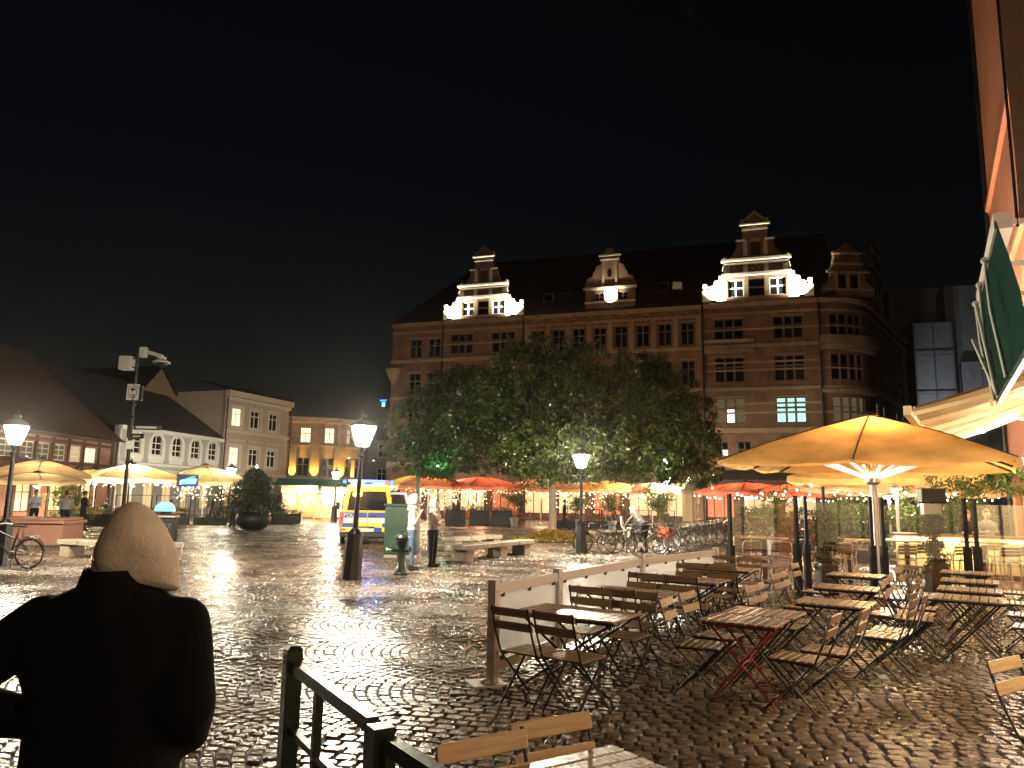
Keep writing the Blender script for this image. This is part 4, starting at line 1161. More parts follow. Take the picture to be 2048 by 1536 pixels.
hy = thing('fire_hydrant', 'dark green fire hydrant pillar in front of the cabinet', 'hydrant', (-2.49, 17.65, 0))
MB().lathe([(.17, 0), (.17, .04), (.13, .07), (.125, .16), (.1, .2), (.095, .66), (.12, .7), (.12, .76), (.16, .79), (.165, .84)], 12).build('barrel', M['iron_green'], hy, smooth=35)
MB().lathe([(.17, .845), (.16, .87), (.09, .93), (.03, .95), (.03, 1.0)], 12).build('cap', M['iron_green'], hy, smooth=35)
for a in (rad(200), rad(-25), rad(90)):
    c_, s__ = math.cos(a), math.sin(a)
    MB().cyl((.08 * c_, .08 * s__, .58), (.2 * c_, .2 * s__, .58), .06, .055, 10).cyl((.2 * c_, .2 * s__, .58), (.23 * c_, .23 * s__, .58), .075, n=8).build('outlet', M['iron_green'], hy, smooth=35)

def bench(loc, rz, L_, label, feet):
    t = thing('stone_bench', label, 'bench', (*loc, 0), rz, 'low stone benches')
    n = max(2, round(L_ / 1.1))
    for k in range(n):
        x0 = -L_/2 + L_ * k / n; x1 = -L_/2 + L_ * (k + 1) / n - .012
        MB().cbox(((x0 + x1) / 2, 0, .4), (x1 - x0, .55, .13), .012).build('seat_slab', M['granite_grey'], t)
    for x in feet: MB().cbox((x, 0, .168), (.42, .46, .336), .012).build('support', M['granite_grey'], t)
    return t
bench((-.45, 23.2), math.atan2(24.9 - 21.3, .65 + 1.35), 4.4, 'long low stone bench running from the hooded man towards the tree', (-1.75, .2, 1.75))
bench((-1.25, 26.6), math.atan2(2.6, 1.6), 3.0, 'shorter stone bench behind the long one, before the leaf pile', (-1.2, 1.2))
bench((-11.0, 20.4), rad(-28), 2.8, 'stone bench on the left between the pink block and the woman', (-1.1, 1.05))
bench((-9.15, 20.3), rad(20), .9, 'short stone bench end peeping out right of the beige hood', (-.2, .2))

blk = thing('granite_basin', 'pink granite basin wall with moulded rim on the left', 'basin', (-16.0, 25.0, 0), rad(4))
for k in range(2): MB().cbox((-.62 + k * 1.26, .7, .34), (1.24, 1.4, .68), .02).build('side_slab', M['granite_pink'], blk)
MB().cbox((-.02, .66, .74), (2.72, 1.62, .1), .02).build('rim_slab', M['granite_pink'], blk)
MB().cbox((-.02, .66, .835), (2.5, 1.5, .08), .02).build('rim_cap', M['granite_pink'], blk)
MB().cbox((-1.45, .4, .36), (.36, .7, .72), .02).build('corner_pillar', M['granite_grey'], blk)
MB().b2(-1.5, 1.5, -.12, 1.5, -.02, .06).build('footing', M['granite_grey'], blk)

bn = thing('litter_bin', 'dark square litter bin with a pale triangle, right of the hood', 'litter bin', (-12.75, 28.3, 0), rad(8))
MB().cbox((0, 0, .42), (.6, .6, .84), .03).build('body', M['iron_black'], bn)
MB().cbox((0, 0, .9), (.66, .66, .1), .02).build('lid', M['steel_dull'], bn)
MB().tube([(-.2, -.315, .62), (.2, -.315, .62), (.0, -.315, .3)], .014, 4, closed=True).build('triangle', M['paint_white'], bn)

# ================================================================ plants
def leaf_cloud(centers, radii, per, size, asp=.42, droop=.25, rng=NR):
    """small leaf-shaped faces clustered round the centres"""
    n = len(centers) * per
    C_ = np.repeat(np.asarray(centers, float), per, 0); rr = np.repeat(np.asarray(radii, float), per)
    d = rng.normal(0, 1, (n, 3)); d /= np.linalg.norm(d, axis=1)[:, None]
    p = C_ + d * (rr * rng.random(n) ** .45)[:, None] * np.array([1, 1, .75])
    t = rng.normal(0, 1, (n, 3)); t[:, 2] -= droop * 2; t /= np.linalg.norm(t, axis=1)[:, None]
    u = np.cross(t, rng.normal(0, 1, (n, 3))); u /= np.linalg.norm(u, axis=1)[:, None]
    s = (size * (.65 + .7 * rng.random(n)))[:, None]
    v = np.stack([p - t * s * .5, p + u * s * asp * .5, p + t * s * .5, p - u * s * asp * .5], 1).reshape(-1, 3)
    return v, np.arange(n * 4).reshape(-1, 4)

def leaves(name, clouds, m, parent, stuff=False):
    vs, fs, o = [], [], 0
    for v, f in clouds: vs.append(v); fs.append(f + o); o += len(v)
    v = np.concatenate(vs); f = np.concatenate(fs)
    me = bpy.data.meshes.new(name)
    me.vertices.add(len(v)); me.vertices.foreach_set('co', v.ravel().astype(np.float32))
    me.loops.add(f.size); me.loops.foreach_set('vertex_index', f.ravel().astype(np.int32))
    me.polygons.add(len(f)); me.polygons.foreach_set('loop_start', np.arange(0, f.size, 4, dtype=np.int32))
    me.update(calc_edges=True); me.materials.append(m)
    o_ = link(name, me, parent)
    if stuff: o_['kind'] = 'stuff'
    return o_

def tree(label, loc, trunk_h, trunk_r, lobes, nclump, per, leaf, m='leaf_tree'):
    t = thing('broadleaf_tree', label, 'tree', (*loc, 0), 0, 'trees on the square')
    cs = []
    tot = sum(l[3] ** 3 for l in lobes)
    for cx, cy_, cz, r, rz_ in lobes:
        for _ in range(int(nclump * r ** 3 / tot)):
            d = Vector((R.gauss(0, 1), R.gauss(0, 1), R.gauss(0, 1))).normalized()
            q = r * (R.random() ** .33) * R.uniform(.86, 1.06)
            p = Vector((cx, cy_, cz)) + Vector((d.x * q, d.y * q, d.z * q * rz_))
            if p.z < trunk_h - .25: p.z = trunk_h - .25 + R.random() * .5
            cs.append(p)
    tk = MB(); tk.tube([(0, 0, -.03), (.02, 0, .12), (.03, .02, trunk_h * .6), (0, .05, trunk_h), (.05, 0, trunk_h + 1.6), (0, 0, trunk_h + 3.6)], [trunk_r * 1.5, trunk_r * 1.1, trunk_r, trunk_r * .95, trunk_r * .6, trunk_r * .2], 12)
    trunk = tk.build('trunk', M['bark'], t, smooth=60)
    li = MB()
    for p in R.sample(cs, min(70, len(cs))):
        s_ = Vector((0, 0, trunk_h + R.random() * 2.4)); mid = s_.lerp(p, .5) + Vector((0, 0, .25 * (p - s_).length * .5))
        li.tube([s_, s_.lerp(mid, .5) + Vector((R.gauss(0, .1), R.gauss(0, .1), .1)), mid, p], [trunk_r * .32, trunk_r * .24, trunk_r * .14, .012], 5)
    lo = li.build('limbs', M['bark'], t, smooth=60)
    leaves('crown', [leaf_cloud(cs, [R.uniform(.26, .58) for _ in cs], per, leaf)], M[m], t)
    return t
tree('big broadleaf tree with a pale trunk in a heap of yellow leaves', (1.94, 34.6), 2.45, .17,
     [(-.4, 0, 5.7, 3.7, .95), (-2.6, .5, 5.2, 2.7, .9), (2.4, -.3, 5.2, 2.8, .95), (-.9, -.5, 7.2, 2.5, .9), (1.5, -.4, 7.1, 2.3, .9), (.2, -1.6, 3.7, 2.6, .5), (2.6, -.6, 3.6, 1.8, .55), (.6, -4.3, 3.9, 1.7, .6), (2.9, -3.9, 4.3, 1.5, .7), (-1.3, -2.8, 3.9, 1.5, .6)], 1250, 62, .18)
tree('broadleaf tree left of the big one, over the yellow parasol', (-5.35, 43.5), 2.7, .13,
     [(1.6, 0, 6.2, 3.2, 1.05), (-.1, .2, 4.8, 2.2, .9), (3.2, 0, 7.4, 2.5, .95), (1.6, 0, 3.7, 1.9, .5)], 560, 56, .21)
tree('broadleaf tree right of the big one, lit green by the lamp below it', (10.15, 41.5), 2.6, .13,
     [(-1.9, 0, 6.4, 3.2, 1.1), (-.4, -.3, 4.8, 2.0, .9), (-3.1, 0, 7.8, 2.5, 1.0), (-1.8, -.2, 3.8, 2.2, .5), (.3, .3, 3.4, 1.5, .55)], 620, 56, .21)

for x, y, z, w, col_, lb_ in ((-4.0, 41.2, 3.5, 32, (.25, 1, .6), 'added green lamp in the crown over the yellow parasol'), (6.3, 37.9, 5.0, 26, (.75, 1, .55), 'added lamp high in the right hand tree'), (7.9, 38.4, 3.9, 40, (.95, 1, .7), 'added lamp low in the right hand tree')):  # lamps added to light green and pale patches in the crowns
    q = thing('added_tree_lamp', lb_, 'lamp', (x, y, z), 0, 'added lamps lighting the tree crowns')
    MB().lathe([(.02, .1), (.07, .06), (.08, 0)], 8).build('shade', M['iron_black'], q); MB().ell((0, 0, -.01), .045, 8, 5).build('bulb', M['bulb_white'], q)
    MB().cyl((0, 0, .1), (0, 0, 1.0), .006, n=4).build('cord', M['plastic_black'], q)
    point_light('added_tree_glow', (0, 0, -.12), w, col_, q, .08)
# heap of fallen leaves and scattered leaves
def leaf_litter(name, n, fn, size, label, cat=None):
    pts_ = np.array([fn() for _ in range(n)])
    t = NR.normal(0, 1, (n, 3)); t[:, 2] *= .22; t /= np.linalg.norm(t, axis=1)[:, None]
    nrm = np.stack([NR.normal(0, .28, n), NR.normal(0, .28, n), np.ones(n)], 1)
    u = np.cross(t, nrm); u /= np.linalg.norm(u, axis=1)[:, None]
    s = (size * (.6 + .8 * NR.random(n)))[:, None]
    v = np.stack([pts_ - t*s*.5, pts_ + u*s*.3, pts_ + t*s*.5, pts_ - u*s*.3], 1).reshape(-1, 3)
    o = leaves(name, [(v, np.arange(4 * n).reshape(-1, 4))], M[cat or 'leaf_fallen'], None, True)
    return o
def heap():
    while True:
        x, y = R.gauss(0, 1), R.gauss(0, 1); d = math.hypot(x, y)
        if d < 2.2: return (1.95 + x * .95, 34.2 + y * 1.05, .03 + .40 * math.exp(-d * d / 1.1) * R.uniform(.8, 1.05))
mound = MB(); mound.lathe([(1.9, -.02), (1.4, .03), (1.0, .10), (.5, .26), (.12, .33)], 20, (1.95, 34.2, 0)); mo = mound.build('leaf_heap', M['soil'], None, smooth=60); mo['kind'] = 'stuff'
leaf_litter('fallen_leaves', 5200, heap, .13, '')
def strew():
    a = R.random()
    if a < .55: x, y = R.uniform(-4.5, 5), R.gauss(25, 5)
    elif a < .8: x, y = R.uniform(-13, -3), R.gauss(20, 3.5)
    else: x, y = R.gauss(1, 4), R.gauss(31, 4)
    return (x, max(y, 12), .014 + .012 * R.random())
leaf_litter('scattered_leaves', 2600, strew, .085, '', 'leaf_wet')

# conifer in a round bowl
pt = thing('potted_conifer', 'dark conifer in a big round black bowl on the left of the square', 'potted tree', (-12.75, 37.7, 0))
MB().lathe([(.3, 0), (.55, .08), (.82, .35), (.86, .58), (.78, .82), (.7, .9), (.64, .88), (.62, .8)], 24).build('bowl', M['iron_black'], pt, smooth=60)
MB().tube([(0, 0, .7), (.03, 0, 1.6), (0, 0, 3.0)], [.09, .06, .015], 7).build('trunk', M['bark'], pt)
cl = []; br = MB()
for k in range(110):
    f = k / 110; z = 1.0 + 2.0 * f; Lb = (1.75 * (1 - f) ** .7 + .15) * R.uniform(.75, 1.15); a = k * 2.4 + R.gauss(0, .2)
    tip = Vector((Lb * math.cos(a), Lb * math.sin(a), z - .16 * Lb + R.gauss(0, .06)))
    br.tube([(0, 0, z), tip * .55 + Vector((0, 0, z * .45 + .07)), tip], [.018, .012, .005], 4)
    for q in np.linspace(.2, 1, 8): cl.append(Vector((0, 0, z)).lerp(tip, q) + Vector((0, 0, .05 * math.sin(q * 3))))
br.build('branches', M['bark'], pt)
leaves('foliage', [leaf_cloud(cl, [.17] * len(cl), 22, .14, .2, .3)], M['leaf_dark'], pt)
st_ = MB(); st_.lathe([(.0, .1), (.05, 0), (.0, -.1)], 6, (0, 0, 3.12)); st_.build('top_star', M['bulb_white'], pt)

# ================================================================ bicycles
def make_bike():
    t = thing('bicycle', '', 'bicycle')
    r = .33
    def wheel(x):
        o = MB().tube([(x + r * math.cos(a), 0, .345 + r * math.sin(a)) for a in np.linspace(0, 2*math.pi, 24, endpoint=False)], .017, 6, closed=True).build('wheel', M['rubber'], t, smooth=60)
        MB().tube([(x + .305 * math.cos(a), 0, .345 + .305 * math.sin(a)) for a in np.linspace(0, 2*math.pi, 24, endpoint=False)], .009, 4, closed=True).build('rim', M['steel'], o, smooth=60)
        s_ = MB(); s_.cyl((x, -.035, .345), (x, .035, .345), .022, n=8)
        for k in range(18):
            a = 2*math.pi*k/18; s_.cyl((x + .02*math.cos(a), .02*(-1)**k, .345 + .02*math.sin(a)), (x + .3*math.cos(a), 0, .345 + .3*math.sin(a)), .0018, n=3, cap=False)
        s_.build('spokes', M['steel'], o)
    wheel(-.53); wheel(.55)
    f = MB(); bb = (-.07, 0, .29); st = (-.2, 0, .80); hd = (.35, 0, .86); hb = (.38, 0, .70)
    for a, b_ in ((bb, st), (bb, hb), ((-.17, 0, .66), hd), (hd, hb)): f.cyl(a, b_, .019, n=7)
    for s_ in (-1, 1):
        f.cyl(bb, (-.53, .05*s_, .345), .011, n=5); f.cyl((-.19, 0, .72), (-.53, .05*s_, .345), .009, n=5); f.cyl(hb, (.55, .05*s_, .345), .012, n=5)
    f.build('frame', M['iron_black'], t, smooth=40)
    h = MB(); h.cyl(hd, (.32, 0, .98), .014, n=6); h.tube([(.12, -.28, .98), (.25, -.26, 1.0), (.34, -.1, .99), (.34, .1, .99), (.25, .26, 1.0), (.12, .28, .98)], .011, 6); h.build('handlebar', M['steel'], t, smooth=60)
    for s_ in (-1, 1): MB().tube([(.08, .28*s_, .98), (.17, .28*s_, .985)], .016, 6).build('grip', M['rubber'], t)
    s = MB(); s.cyl((-.2, 0, .8), (-.22, 0, .92), .012, n=6); s.loft([[(-.36, y, .93 + dz) for y, dz in ((-.09, 0), (.09, 0), (.07, .05), (-.07, .05))], [(-.2, y, .94 + dz) for y, dz in ((-.05, 0), (.05, 0), (.04, .035), (-.04, .035))], [(-.08, y, .93 + dz) for y, dz in ((-.02, 0), (.02, 0), (.016, .025), (-.016, .025))]]); s.build('saddle', M['rubber'], t, smooth=60)
    for x, a0, a1 in ((-.53, 20, 175), (.55, 35, 140)):
        MB().tube([(x + .375 * math.cos(rad(a)), 0, .345 + .375 * math.sin(rad(a))) for a in np.linspace(a0, a1, 10)], .014, 5).build('mudguard', M['iron_black'], t, smooth=60)
    k = MB(); k.b2(-.72, -.34, -.06, -.045, .735, .75).b2(-.72, -.34, .045, .06, .735, .75)
    for x in (-.7, -.58, -.46, -.36): k.b2(x - .008, x + .008, -.045, .045, .737, .748)
    k.cyl((-.66, -.055, .735), (-.53, -.055, .345), .006, n=4).cyl((-.66, .055, .735), (-.53, .055, .345), .006, n=4); k.build('carrier', M['steel_dull'], t)
    MB().cyl((-.07, -.05, .29), (-.07, -.06, .29), .085, n=14).cyl((-.07, -.07, .29), (.06, -.09, .19), .01, n=5).b2(.02, .1, -.16, -.08, .18, .2).cyl((-.07, .07, .29), (-.2, .09, .39), .01, n=5).b2(-.24, -.16, .08, .16, .38, .4).build('crank', M['steel_dull'], t)
    MB().cyl((-.1, .1, .28), (-.2, .2, .0), .01, n=5).build('kickstand', M['steel_dull'], t)
    MB().cyl((.42, 0, .83), (.47, 0, .83), .035, .045, 8).build('headlight', M['plastic_black'], t)
    return t
bike0 = make_bike()
bike0.location = (-11.5, 17.5, 0); bike0.rotation_euler = (0, 0, rad(176)); bike0['label'] = 'lone black bicycle parked at the left edge under the street lamp'
bike0['group'] = 'bicycles on the square'
def basket(o, m='iron_black'):
    b = MB()
    for z, w in ((.9, .13), (.97, .14), (1.04, .15), (1.1, .16)): b.tube([(.5 - w, -w, z), (.5 + w, -w, z), (.5 + w, w, z), (.5 - w, w, z)], .006, 4, closed=True)
    for x, y in ((-1, -1), (0, -1), (1, -1), (1, 0), (1, 1), (0, 1), (-1, 1), (-1, 0)): b.cyl((.5 + x * .13, y * .13, .9), (.5 + x * .16, y * .16, 1.1), .006, n=4)
    b.build('basket', M[m], o)
rack = [(3.05, 25.9, 170, 'black bicycle nearest the lamp, turned side-on at the end of the rack'),
        (3.75, 25.3, -28, 'black bicycle with a wire basket, second from the lamp in the rack'),
        (4.6, 26.2, -20, 'bicycle with a cream child seat beside the helmeted cyclist'),
        (5.3, 27.3, -30, 'dark bicycle immediately right of the helmeted cyclist'),
        (6.3, 28.2, -42, 'bicycle with a bright orange-red pannier bag'),
        (6.8, 29.6, -30, 'dark bicycle just beyond the one with the orange-red bag')]
bikes = []
for i, (x, y, a, lb_) in enumerate(rack):
    bk_ = copy_tree(bike0, (x, y, 0), rad(a), lb_, 'bicycles on the square'); bikes.append(bk_)
for x, y, a in ((7.5, 30.6, -38), (8.1, 31.8, -28), (8.6, 33.0, -40), (9.1, 34.2, -25), (9.6, 35.4, -35), (10.2, 36.6, -30)):
    copy_tree(bike0, (x, y, 0), rad(a), 'dark bicycle in the tangled far end of the rack by the black screen post', 'bicycles at the far end of the rack')
basket(bikes[1]); basket(bikes[3])
cs = MB(); cs.loft([[(-.42, y, .8) for y in (-.13, .13)] + [(-.42, y, .76) for y in (.13, -.13)], [(-.6, y, .78) for y in (-.14, .14)] + [(-.62, y, .74) for y in (.14, -.14)], [(-.68, y, .95) for y in (-.15, .15)] + [(-.73, y, .93) for y in (.15, -.15)], [(-.72, y, 1.25) for y in (-.12, .12)] + [(-.77, y, 1.24) for y in (.12, -.12)]])
cs.b2(-.52, -.4, -.17, -.13, .5, .86); cs.b2(-.52, -.4, .13, .17, .5, .86)
cs.build('child_seat', M['seat_cream'], bikes[2], smooth=40)
pb = MB(); pb.cbox((-.55, -.13, .6), (.42, .12, .34), .03); pb.cbox((-.55, .13, .6), (.42, .12, .34), .03); pb.cbox((-.55, 0, .79), (.44, .34, .03), .01); pb.build('pannier_bag', M['orange_bag'], bikes[4])
for k in range(5):
    x, y = 4.2 + k * 1.3, 26.3 + k * 2.1
    h_ = thing('bike_rack_hoop', f'low black steel bicycle hoop among the parked bicycles', 'bicycle rack', (x, y, 0), rad(60), 'steel hoops of the bicycle rack')
    MB().tube([(-.35, 0, 0), (-.35, 0, .7), (-.25, 0, .8), (.25, 0, .8), (.35, 0, .7), (.35, 0, 0)], .024, 7).build('hoop', M['iron_black'], h_, smooth=60)

# ================================================================ advertising pillar
kp = thing('advertising_pillar', 'cream octagonal advertising pillar with a domed top and framed poster', 'pillar', (10.95, 45.2, 0), rad(10))
MB().lathe([(.72, 0), (.72, .25), (.62, .3), (.6, 2.2), (.68, 2.25), (.72, 2.38), (.6, 2.42)], 8, ph=rad(22.5)).build('drum', M['cream_paint'], kp)
MB().lathe([(.75, 2.42), (.74, 2.5), (.5, 2.72), (.3, 2.95), (.12, 3.02), (.1, 3.12), (.02, 3.25)], 8, ph=rad(22.5)).build('dome', M['stone_pale'], kp, smooth=30)
f = MB().b2(-.2, .2, -.6, -.57, .85, 1.65).build('poster_frame', M['iron_black'], kp)
MB().b2(-.17, .17, -.615, -.602, .88, 1.62).build('poster', M['plaster_grey'], f)
MB().lathe([(.11, 0), (.11, .01)], 14).build('poster_motif', M['steel_dull'], f); f.children[-1].matrix_local = Matrix.Translation((0, -.616, 1.3)) @ Matrix.Rotation(rad(90), 4, 'X')
MB().tube([(.22 * math.cos(t), -.57, 1.86 + .2 * math.sin(t)) for t in np.linspace(0, math.pi, 9)], .03, 5).build('arch_moulding', M['cream_paint'], kp)

# ================================================================ parasols
def parasol(label, loc, rz, half, zr, zt, cloth, pole_m='steel_dull', watts=0, col=(1, .75, .4), group='square parasols over the terraces', val=.16, pole_r=.045, lampz=.3):
    t = thing('parasol', label, 'parasol', (*loc, 0), rz, group)
    nA, nR = 32, 6
    def rim(a):
        c, s = math.cos(a), math.sin(a); k = half / max(abs(c), abs(s)); return c * k, s * k
    vs = [(0, 0, zt)]; fs = []
    for j in range(1, nR + 1):
        f = j / nR
        for i in range(nA):
            a = 2 * math.pi * (i + .0) / nA; x, y = rim(a)
            rib = abs(math.sin(4 * a))
            vs.append((x * f, y * f, zt + (zr - zt) * f + .06 * math.sin(math.pi * f) - .085 * rib * f + R.gauss(0, .008) * f))
    for i in range(nA): fs.append((0, 1 + i, 1 + (i + 1) % nA))
    for j in range(nR - 1):
        for i in range(nA):
            k = (i + 1) % nA; o = 1 + j * nA; fs.append((o + i, o + nA + i, o + nA + k, o + k))
    o = 1 + (nR - 1) * nA; b = len(vs)
    if val:
        for i in range(nA):
            x, y, z = vs[o + i]; vs.append((x * 1.004, y * 1.004, z - val))
        for i in range(nA): k = (i + 1) % nA; fs.append((o + i, b + i, b + k, o + k))
    cm = MB(); cm.add(vs, fs); cm.build('canopy', M[cloth], t, smooth=50)
    MB().lathe([(.2, -.02), (.19, .025), (.1, .05), (.03, .09)], 8, (0, 0, zt)).build('top_cap', M['iron_black'], t)
    MB().lathe([(.42, 0), (.42, .05), (.1, .08), (pole_r, .14), (pole_r, zt - .02)], 12).build('pole', M[pole_m], t, smooth=35)
    for i in range(8):
        a = 2 * math.pi * i / 8; x, y = rim(a)
        p0 = Vector((.05 * math.cos(a), .05 * math.sin(a), zt - .07)); p1 = Vector((x * .985, y * .985, zr - .05))
        MB().tube([(x * f, y * f, zt + (zr - zt) * f + .06 * math.sin(math.pi * f) + .006) for f in (.06, .3, .55, .8, 1)], .011, 4).build('seam', M['timber_dark'], t)
        r_ = MB().beam(p0, p1, .03, .045).build('rib', M['timber_dark'], t)
        m_ = p0.lerp(p1, .5); MB().beam((.06 * math.cos(a), .06 * math.sin(a), zr - .12), m_, .022, .03).build('strut', M['timber_dark'], r_)
    if watts:  # added pendant, standing in for the light of the bulb strings
        MB().lathe([(.1, 0), (.16, .04), (.16, .1), (.09, .13)], 10, (0, 0, zr - lampz - .02)).build('added_pendant', M['plastic_grey'], t)
        for a in (0, 2.1, 4.2): pass
        point_light('added_pendant_glow', (.0, .0, zr - lampz - .12), watts, col, t, .12)
    return t

def string_lights(label, pts_, m, n_per=7, group='strings of small terrace lights', sag=.18, size=.035):
    t = thing('string_lights', label, 'string lights', (0, 0, 0), 0, group)
    c = MB(); b = MB()
    for p0, p1 in zip(pts_[:-1], pts_[1:]):
        p0, p1 = Vector(p0), Vector(p1)
        q = [p0.lerp(p1, k / n_per) - Vector((0, 0, sag * 4 * (k / n_per) * (1 - k / n_per))) for k in range(n_per + 1)]
        c.tube(q, .007, 3)
        for k in range(n_per):
            if R.random() < .28: continue
            p = q[k] + Vector((R.gauss(0, .05), R.gauss(0, .05), R.gauss(0, .03))); s_ = size * R.uniform(.45, 1.0)
            b.ell(p - Vector((0, 0, s_ + .01)), s_, 6, 4)
    c.build('cable', M['plastic_black'], t)['kind'] = 'stuff'
    o = b.build('bulbs', M[m], t); o['kind'] = 'stuff'
    return t

def rimpts(loc, rz, half, z, closed=True):
    q = []
    for x, y in ((-1, -1), (1, -1), (1, 1), (-1, 1), (-1, -1)):
        c, s = math.cos(rz), math.sin(rz); q.append((loc[0] + half * (x * c - y * s), loc[1] + half * (x * s + y * c), z))
    return q

WARM = (1, .74, .38)
far_par = [
    ('wide cream parasol, leftmost behind the pink basin', (-25.0, 40), .5, 2.4, 2.55, 3.45, 'parasol_cream', 120, (1, .7, .46)),
    ('pale cream parasol with bright string lights behind the camera pole', (-22.4, 44.5), .75, 2.5, 2.55, 3.45, 'parasol_cream', 170, WARM),
    ('pale cream parasol behind the wall screen, left of the conifer', (-19.3, 47.5), .6, 2.5, 2.5, 3.55, 'parasol_cream', 150, WARM),
    ('cream parasol in the back row before the half-timbered house', (-26.2, 47.5), .4, 2.2, 2.5, 3.2, 'parasol_cream', 90, WARM),
    ('low cream parasol tucked below the leftmost one', (-23.4, 37.2), .65, 1.9, 2.25, 2.65, 'parasol_cream', 80, (1, .7, .45)),
    ('yellow topped parasol just right of the police van', (-6.7, 56.5), .5, 2.4, 2.65, 3.6, 'parasol_yellow', 60, WARM),
    ('pale parasol with a reddish glow behind the hooded men', (-5.7, 52.6), .3, 2.5, 2.55, 3.35, 'parasol_peach', 90, (1, .45, .25)),
    ('orange-red parasol left of the tree trunk', (-2.0, 52.0), .6, 2.4, 2.55, 3.3, 'parasol_salmon', 120, (1, .45, .25)),
    ('salmon parasol hidden behind the tree trunk', (2.2, 53.5), .45, 2.4, 2.5, 3.25, 'parasol_peach', 80, (1, .5, .25)),
    ('orange parasol right of the tree trunk behind the potted shrubs', (6.4, 50.5), .5, 2.3, 2.5, 3.1, 'parasol_orange', 90, (1, .6, .3)),
    ('pinkish parasol with orange ribs left of the advertising pillar', (9.4, 49.8), .55, 1.9, 2.45, 3.0, 'parasol_peach', 80, (1, .5, .25)),
    ('red parasol right of the advertising pillar', (12.1, 38.5), .4, 1.9, 2.35, 2.85, 'parasol_salmon', 110, (1, .5, .3)),
    ('small red parasol showing under the rim of the big orange one', (14.0, 36.5), .6, 1.6, 2.3, 2.8, 'parasol_salmon', 100, (1, .5, .3)),
    ('peach parasol behind the bar between the two ivy columns', (16.0, 29.5), .5, 2.2, 2.35, 2.95, 'parasol_peach', 300, (1, .85, .6)),
    ('peach parasol deep behind the second orange one', (13.6, 27.0), .4, 2.1, 2.4, 3.0, 'parasol_peach', 190, (1, .85, .6)),
    ('orange parasol in the second row, half covered by the nearest one', (11.3, 22.0), rad(-33), 2.5, 2.55, 3.5, 'parasol_orange', 270, (1, .84, .6)),
]
for lb_, loc, rz, half, zr, zt, cl_, wt, c_ in far_par:
    parasol(lb_, loc, rz, half, zr, zt, cl_, watts=wt * (1.7 if loc[1] > 35 else 1), col=c_)
sl = [('warm bulbs strung round the leftmost cream parasol', 0, 'bulb_warm'), ('white bulbs strung round the parasol behind the camera pole', 1, 'bulb_white'), ('white bulbs strung round the parasol left of the conifer', 2, 'bulb_white'),
      ('warm bulbs strung round the back row parasol at the half-timbered house', 3, 'bulb_warm'), ('warm bulbs strung round the yellow parasol by the van', 5, 'bulb_warm'), ('orange bulbs strung round the pale parasol behind the hooded men', 6, 'bulb_red'),
      ('orange bulbs strung round the orange-red parasol', 7, 'bulb_red'), ('warm bulbs strung round the parasol behind the tree trunk', 8, 'bulb_warm'), ('warm bulbs strung round the orange parasol behind the potted shrubs', 9, 'bulb_warm'),
      ('warm bulbs strung round the pinkish parasol', 10, 'bulb_warm'), ('white bulbs strung round the red parasol right of the pillar', 11, 'bulb_white'), ('white bulbs strung round the small red parasol', 12, 'bulb_white'), ('white bulbs strung round the peach parasol behind the bar', 13, 'bulb_white')]
for lb_, k, m_ in sl:
    _, loc, rz, half, zr, zt, *_r = far_par[k]
    string_lights(lb_, rimpts(loc, rz, half * .97, zr - .17), m_, 9)
string_lights('white bulbs strung along the windscreens behind the chairs', [(6.5, 24, 2.25), (9.0, 22.5, 2.3), (11.5, 21.0, 2.3), (13.3, 20.2, 2.3)], 'bulb_white', 8, size=.04)
string_lights('white bulbs strung far behind the bar, over the hedge', [(9.5, 31, 2.3), (13, 29, 2.35), (16.5, 27.5, 2.3)], 'bulb_white', 9, size=.045)
def lace(label, x0, x1, y, z0, z1, n, m):
    """a curtain of tiny lights hung over trellis wires"""
    t = thing('light_curtain', label, 'string lights', (0, 0, 0), 0, 'curtains of tiny lights behind the terraces')
    c = MB(); b = MB()
    for k in range(n):
        x = R.uniform(x0, x1); yy = y + R.uniform(-.3, .3); q = [(x + R.gauss(0, .05), yy, z1), (x + R.gauss(0, .1), yy, (z0 + z1) / 2), (x + R.gauss(0, .05), yy, z0 + R.random() * .6)]
        c.tube(q, .006, 3)
        for _ in range(7): f = R.random(); s_ = R.uniform(.012, .03); b.ell((x + R.gauss(0, .22), yy + R.gauss(0, .1), z1 + (q[2][2] - z1) * f), s_, 5, 3)
    c.build('cable', M['plastic_black'], t)['kind'] = 'stuff'; o = b.build('bulbs', M[m], t); o['kind'] = 'stuff'
lace('tiny lights behind the hooded men and yellow parasol', -7.5, -1.0, 56.5, .9, 2.5, 22, 'bulb_warm')
lace('tiny orange lights left of the tree trunk', -3.5, 1.5, 54.8, .9, 2.4, 16, 'bulb_red')
lace('tiny lights between tree trunk and advertising pillar', 2.5, 9.5, 52.8, .8, 2.4, 24, 'bulb_warm')
lace('tiny lights by the shop door left of the police van', -15.5, -11.5, 55.5, .6, 2.4, 16, 'bulb_white')
lace('tiny lights in the left terraces below the grey house', -22.5, -17.5, 50.5, .9, 2.3, 18, 'bulb_warm')

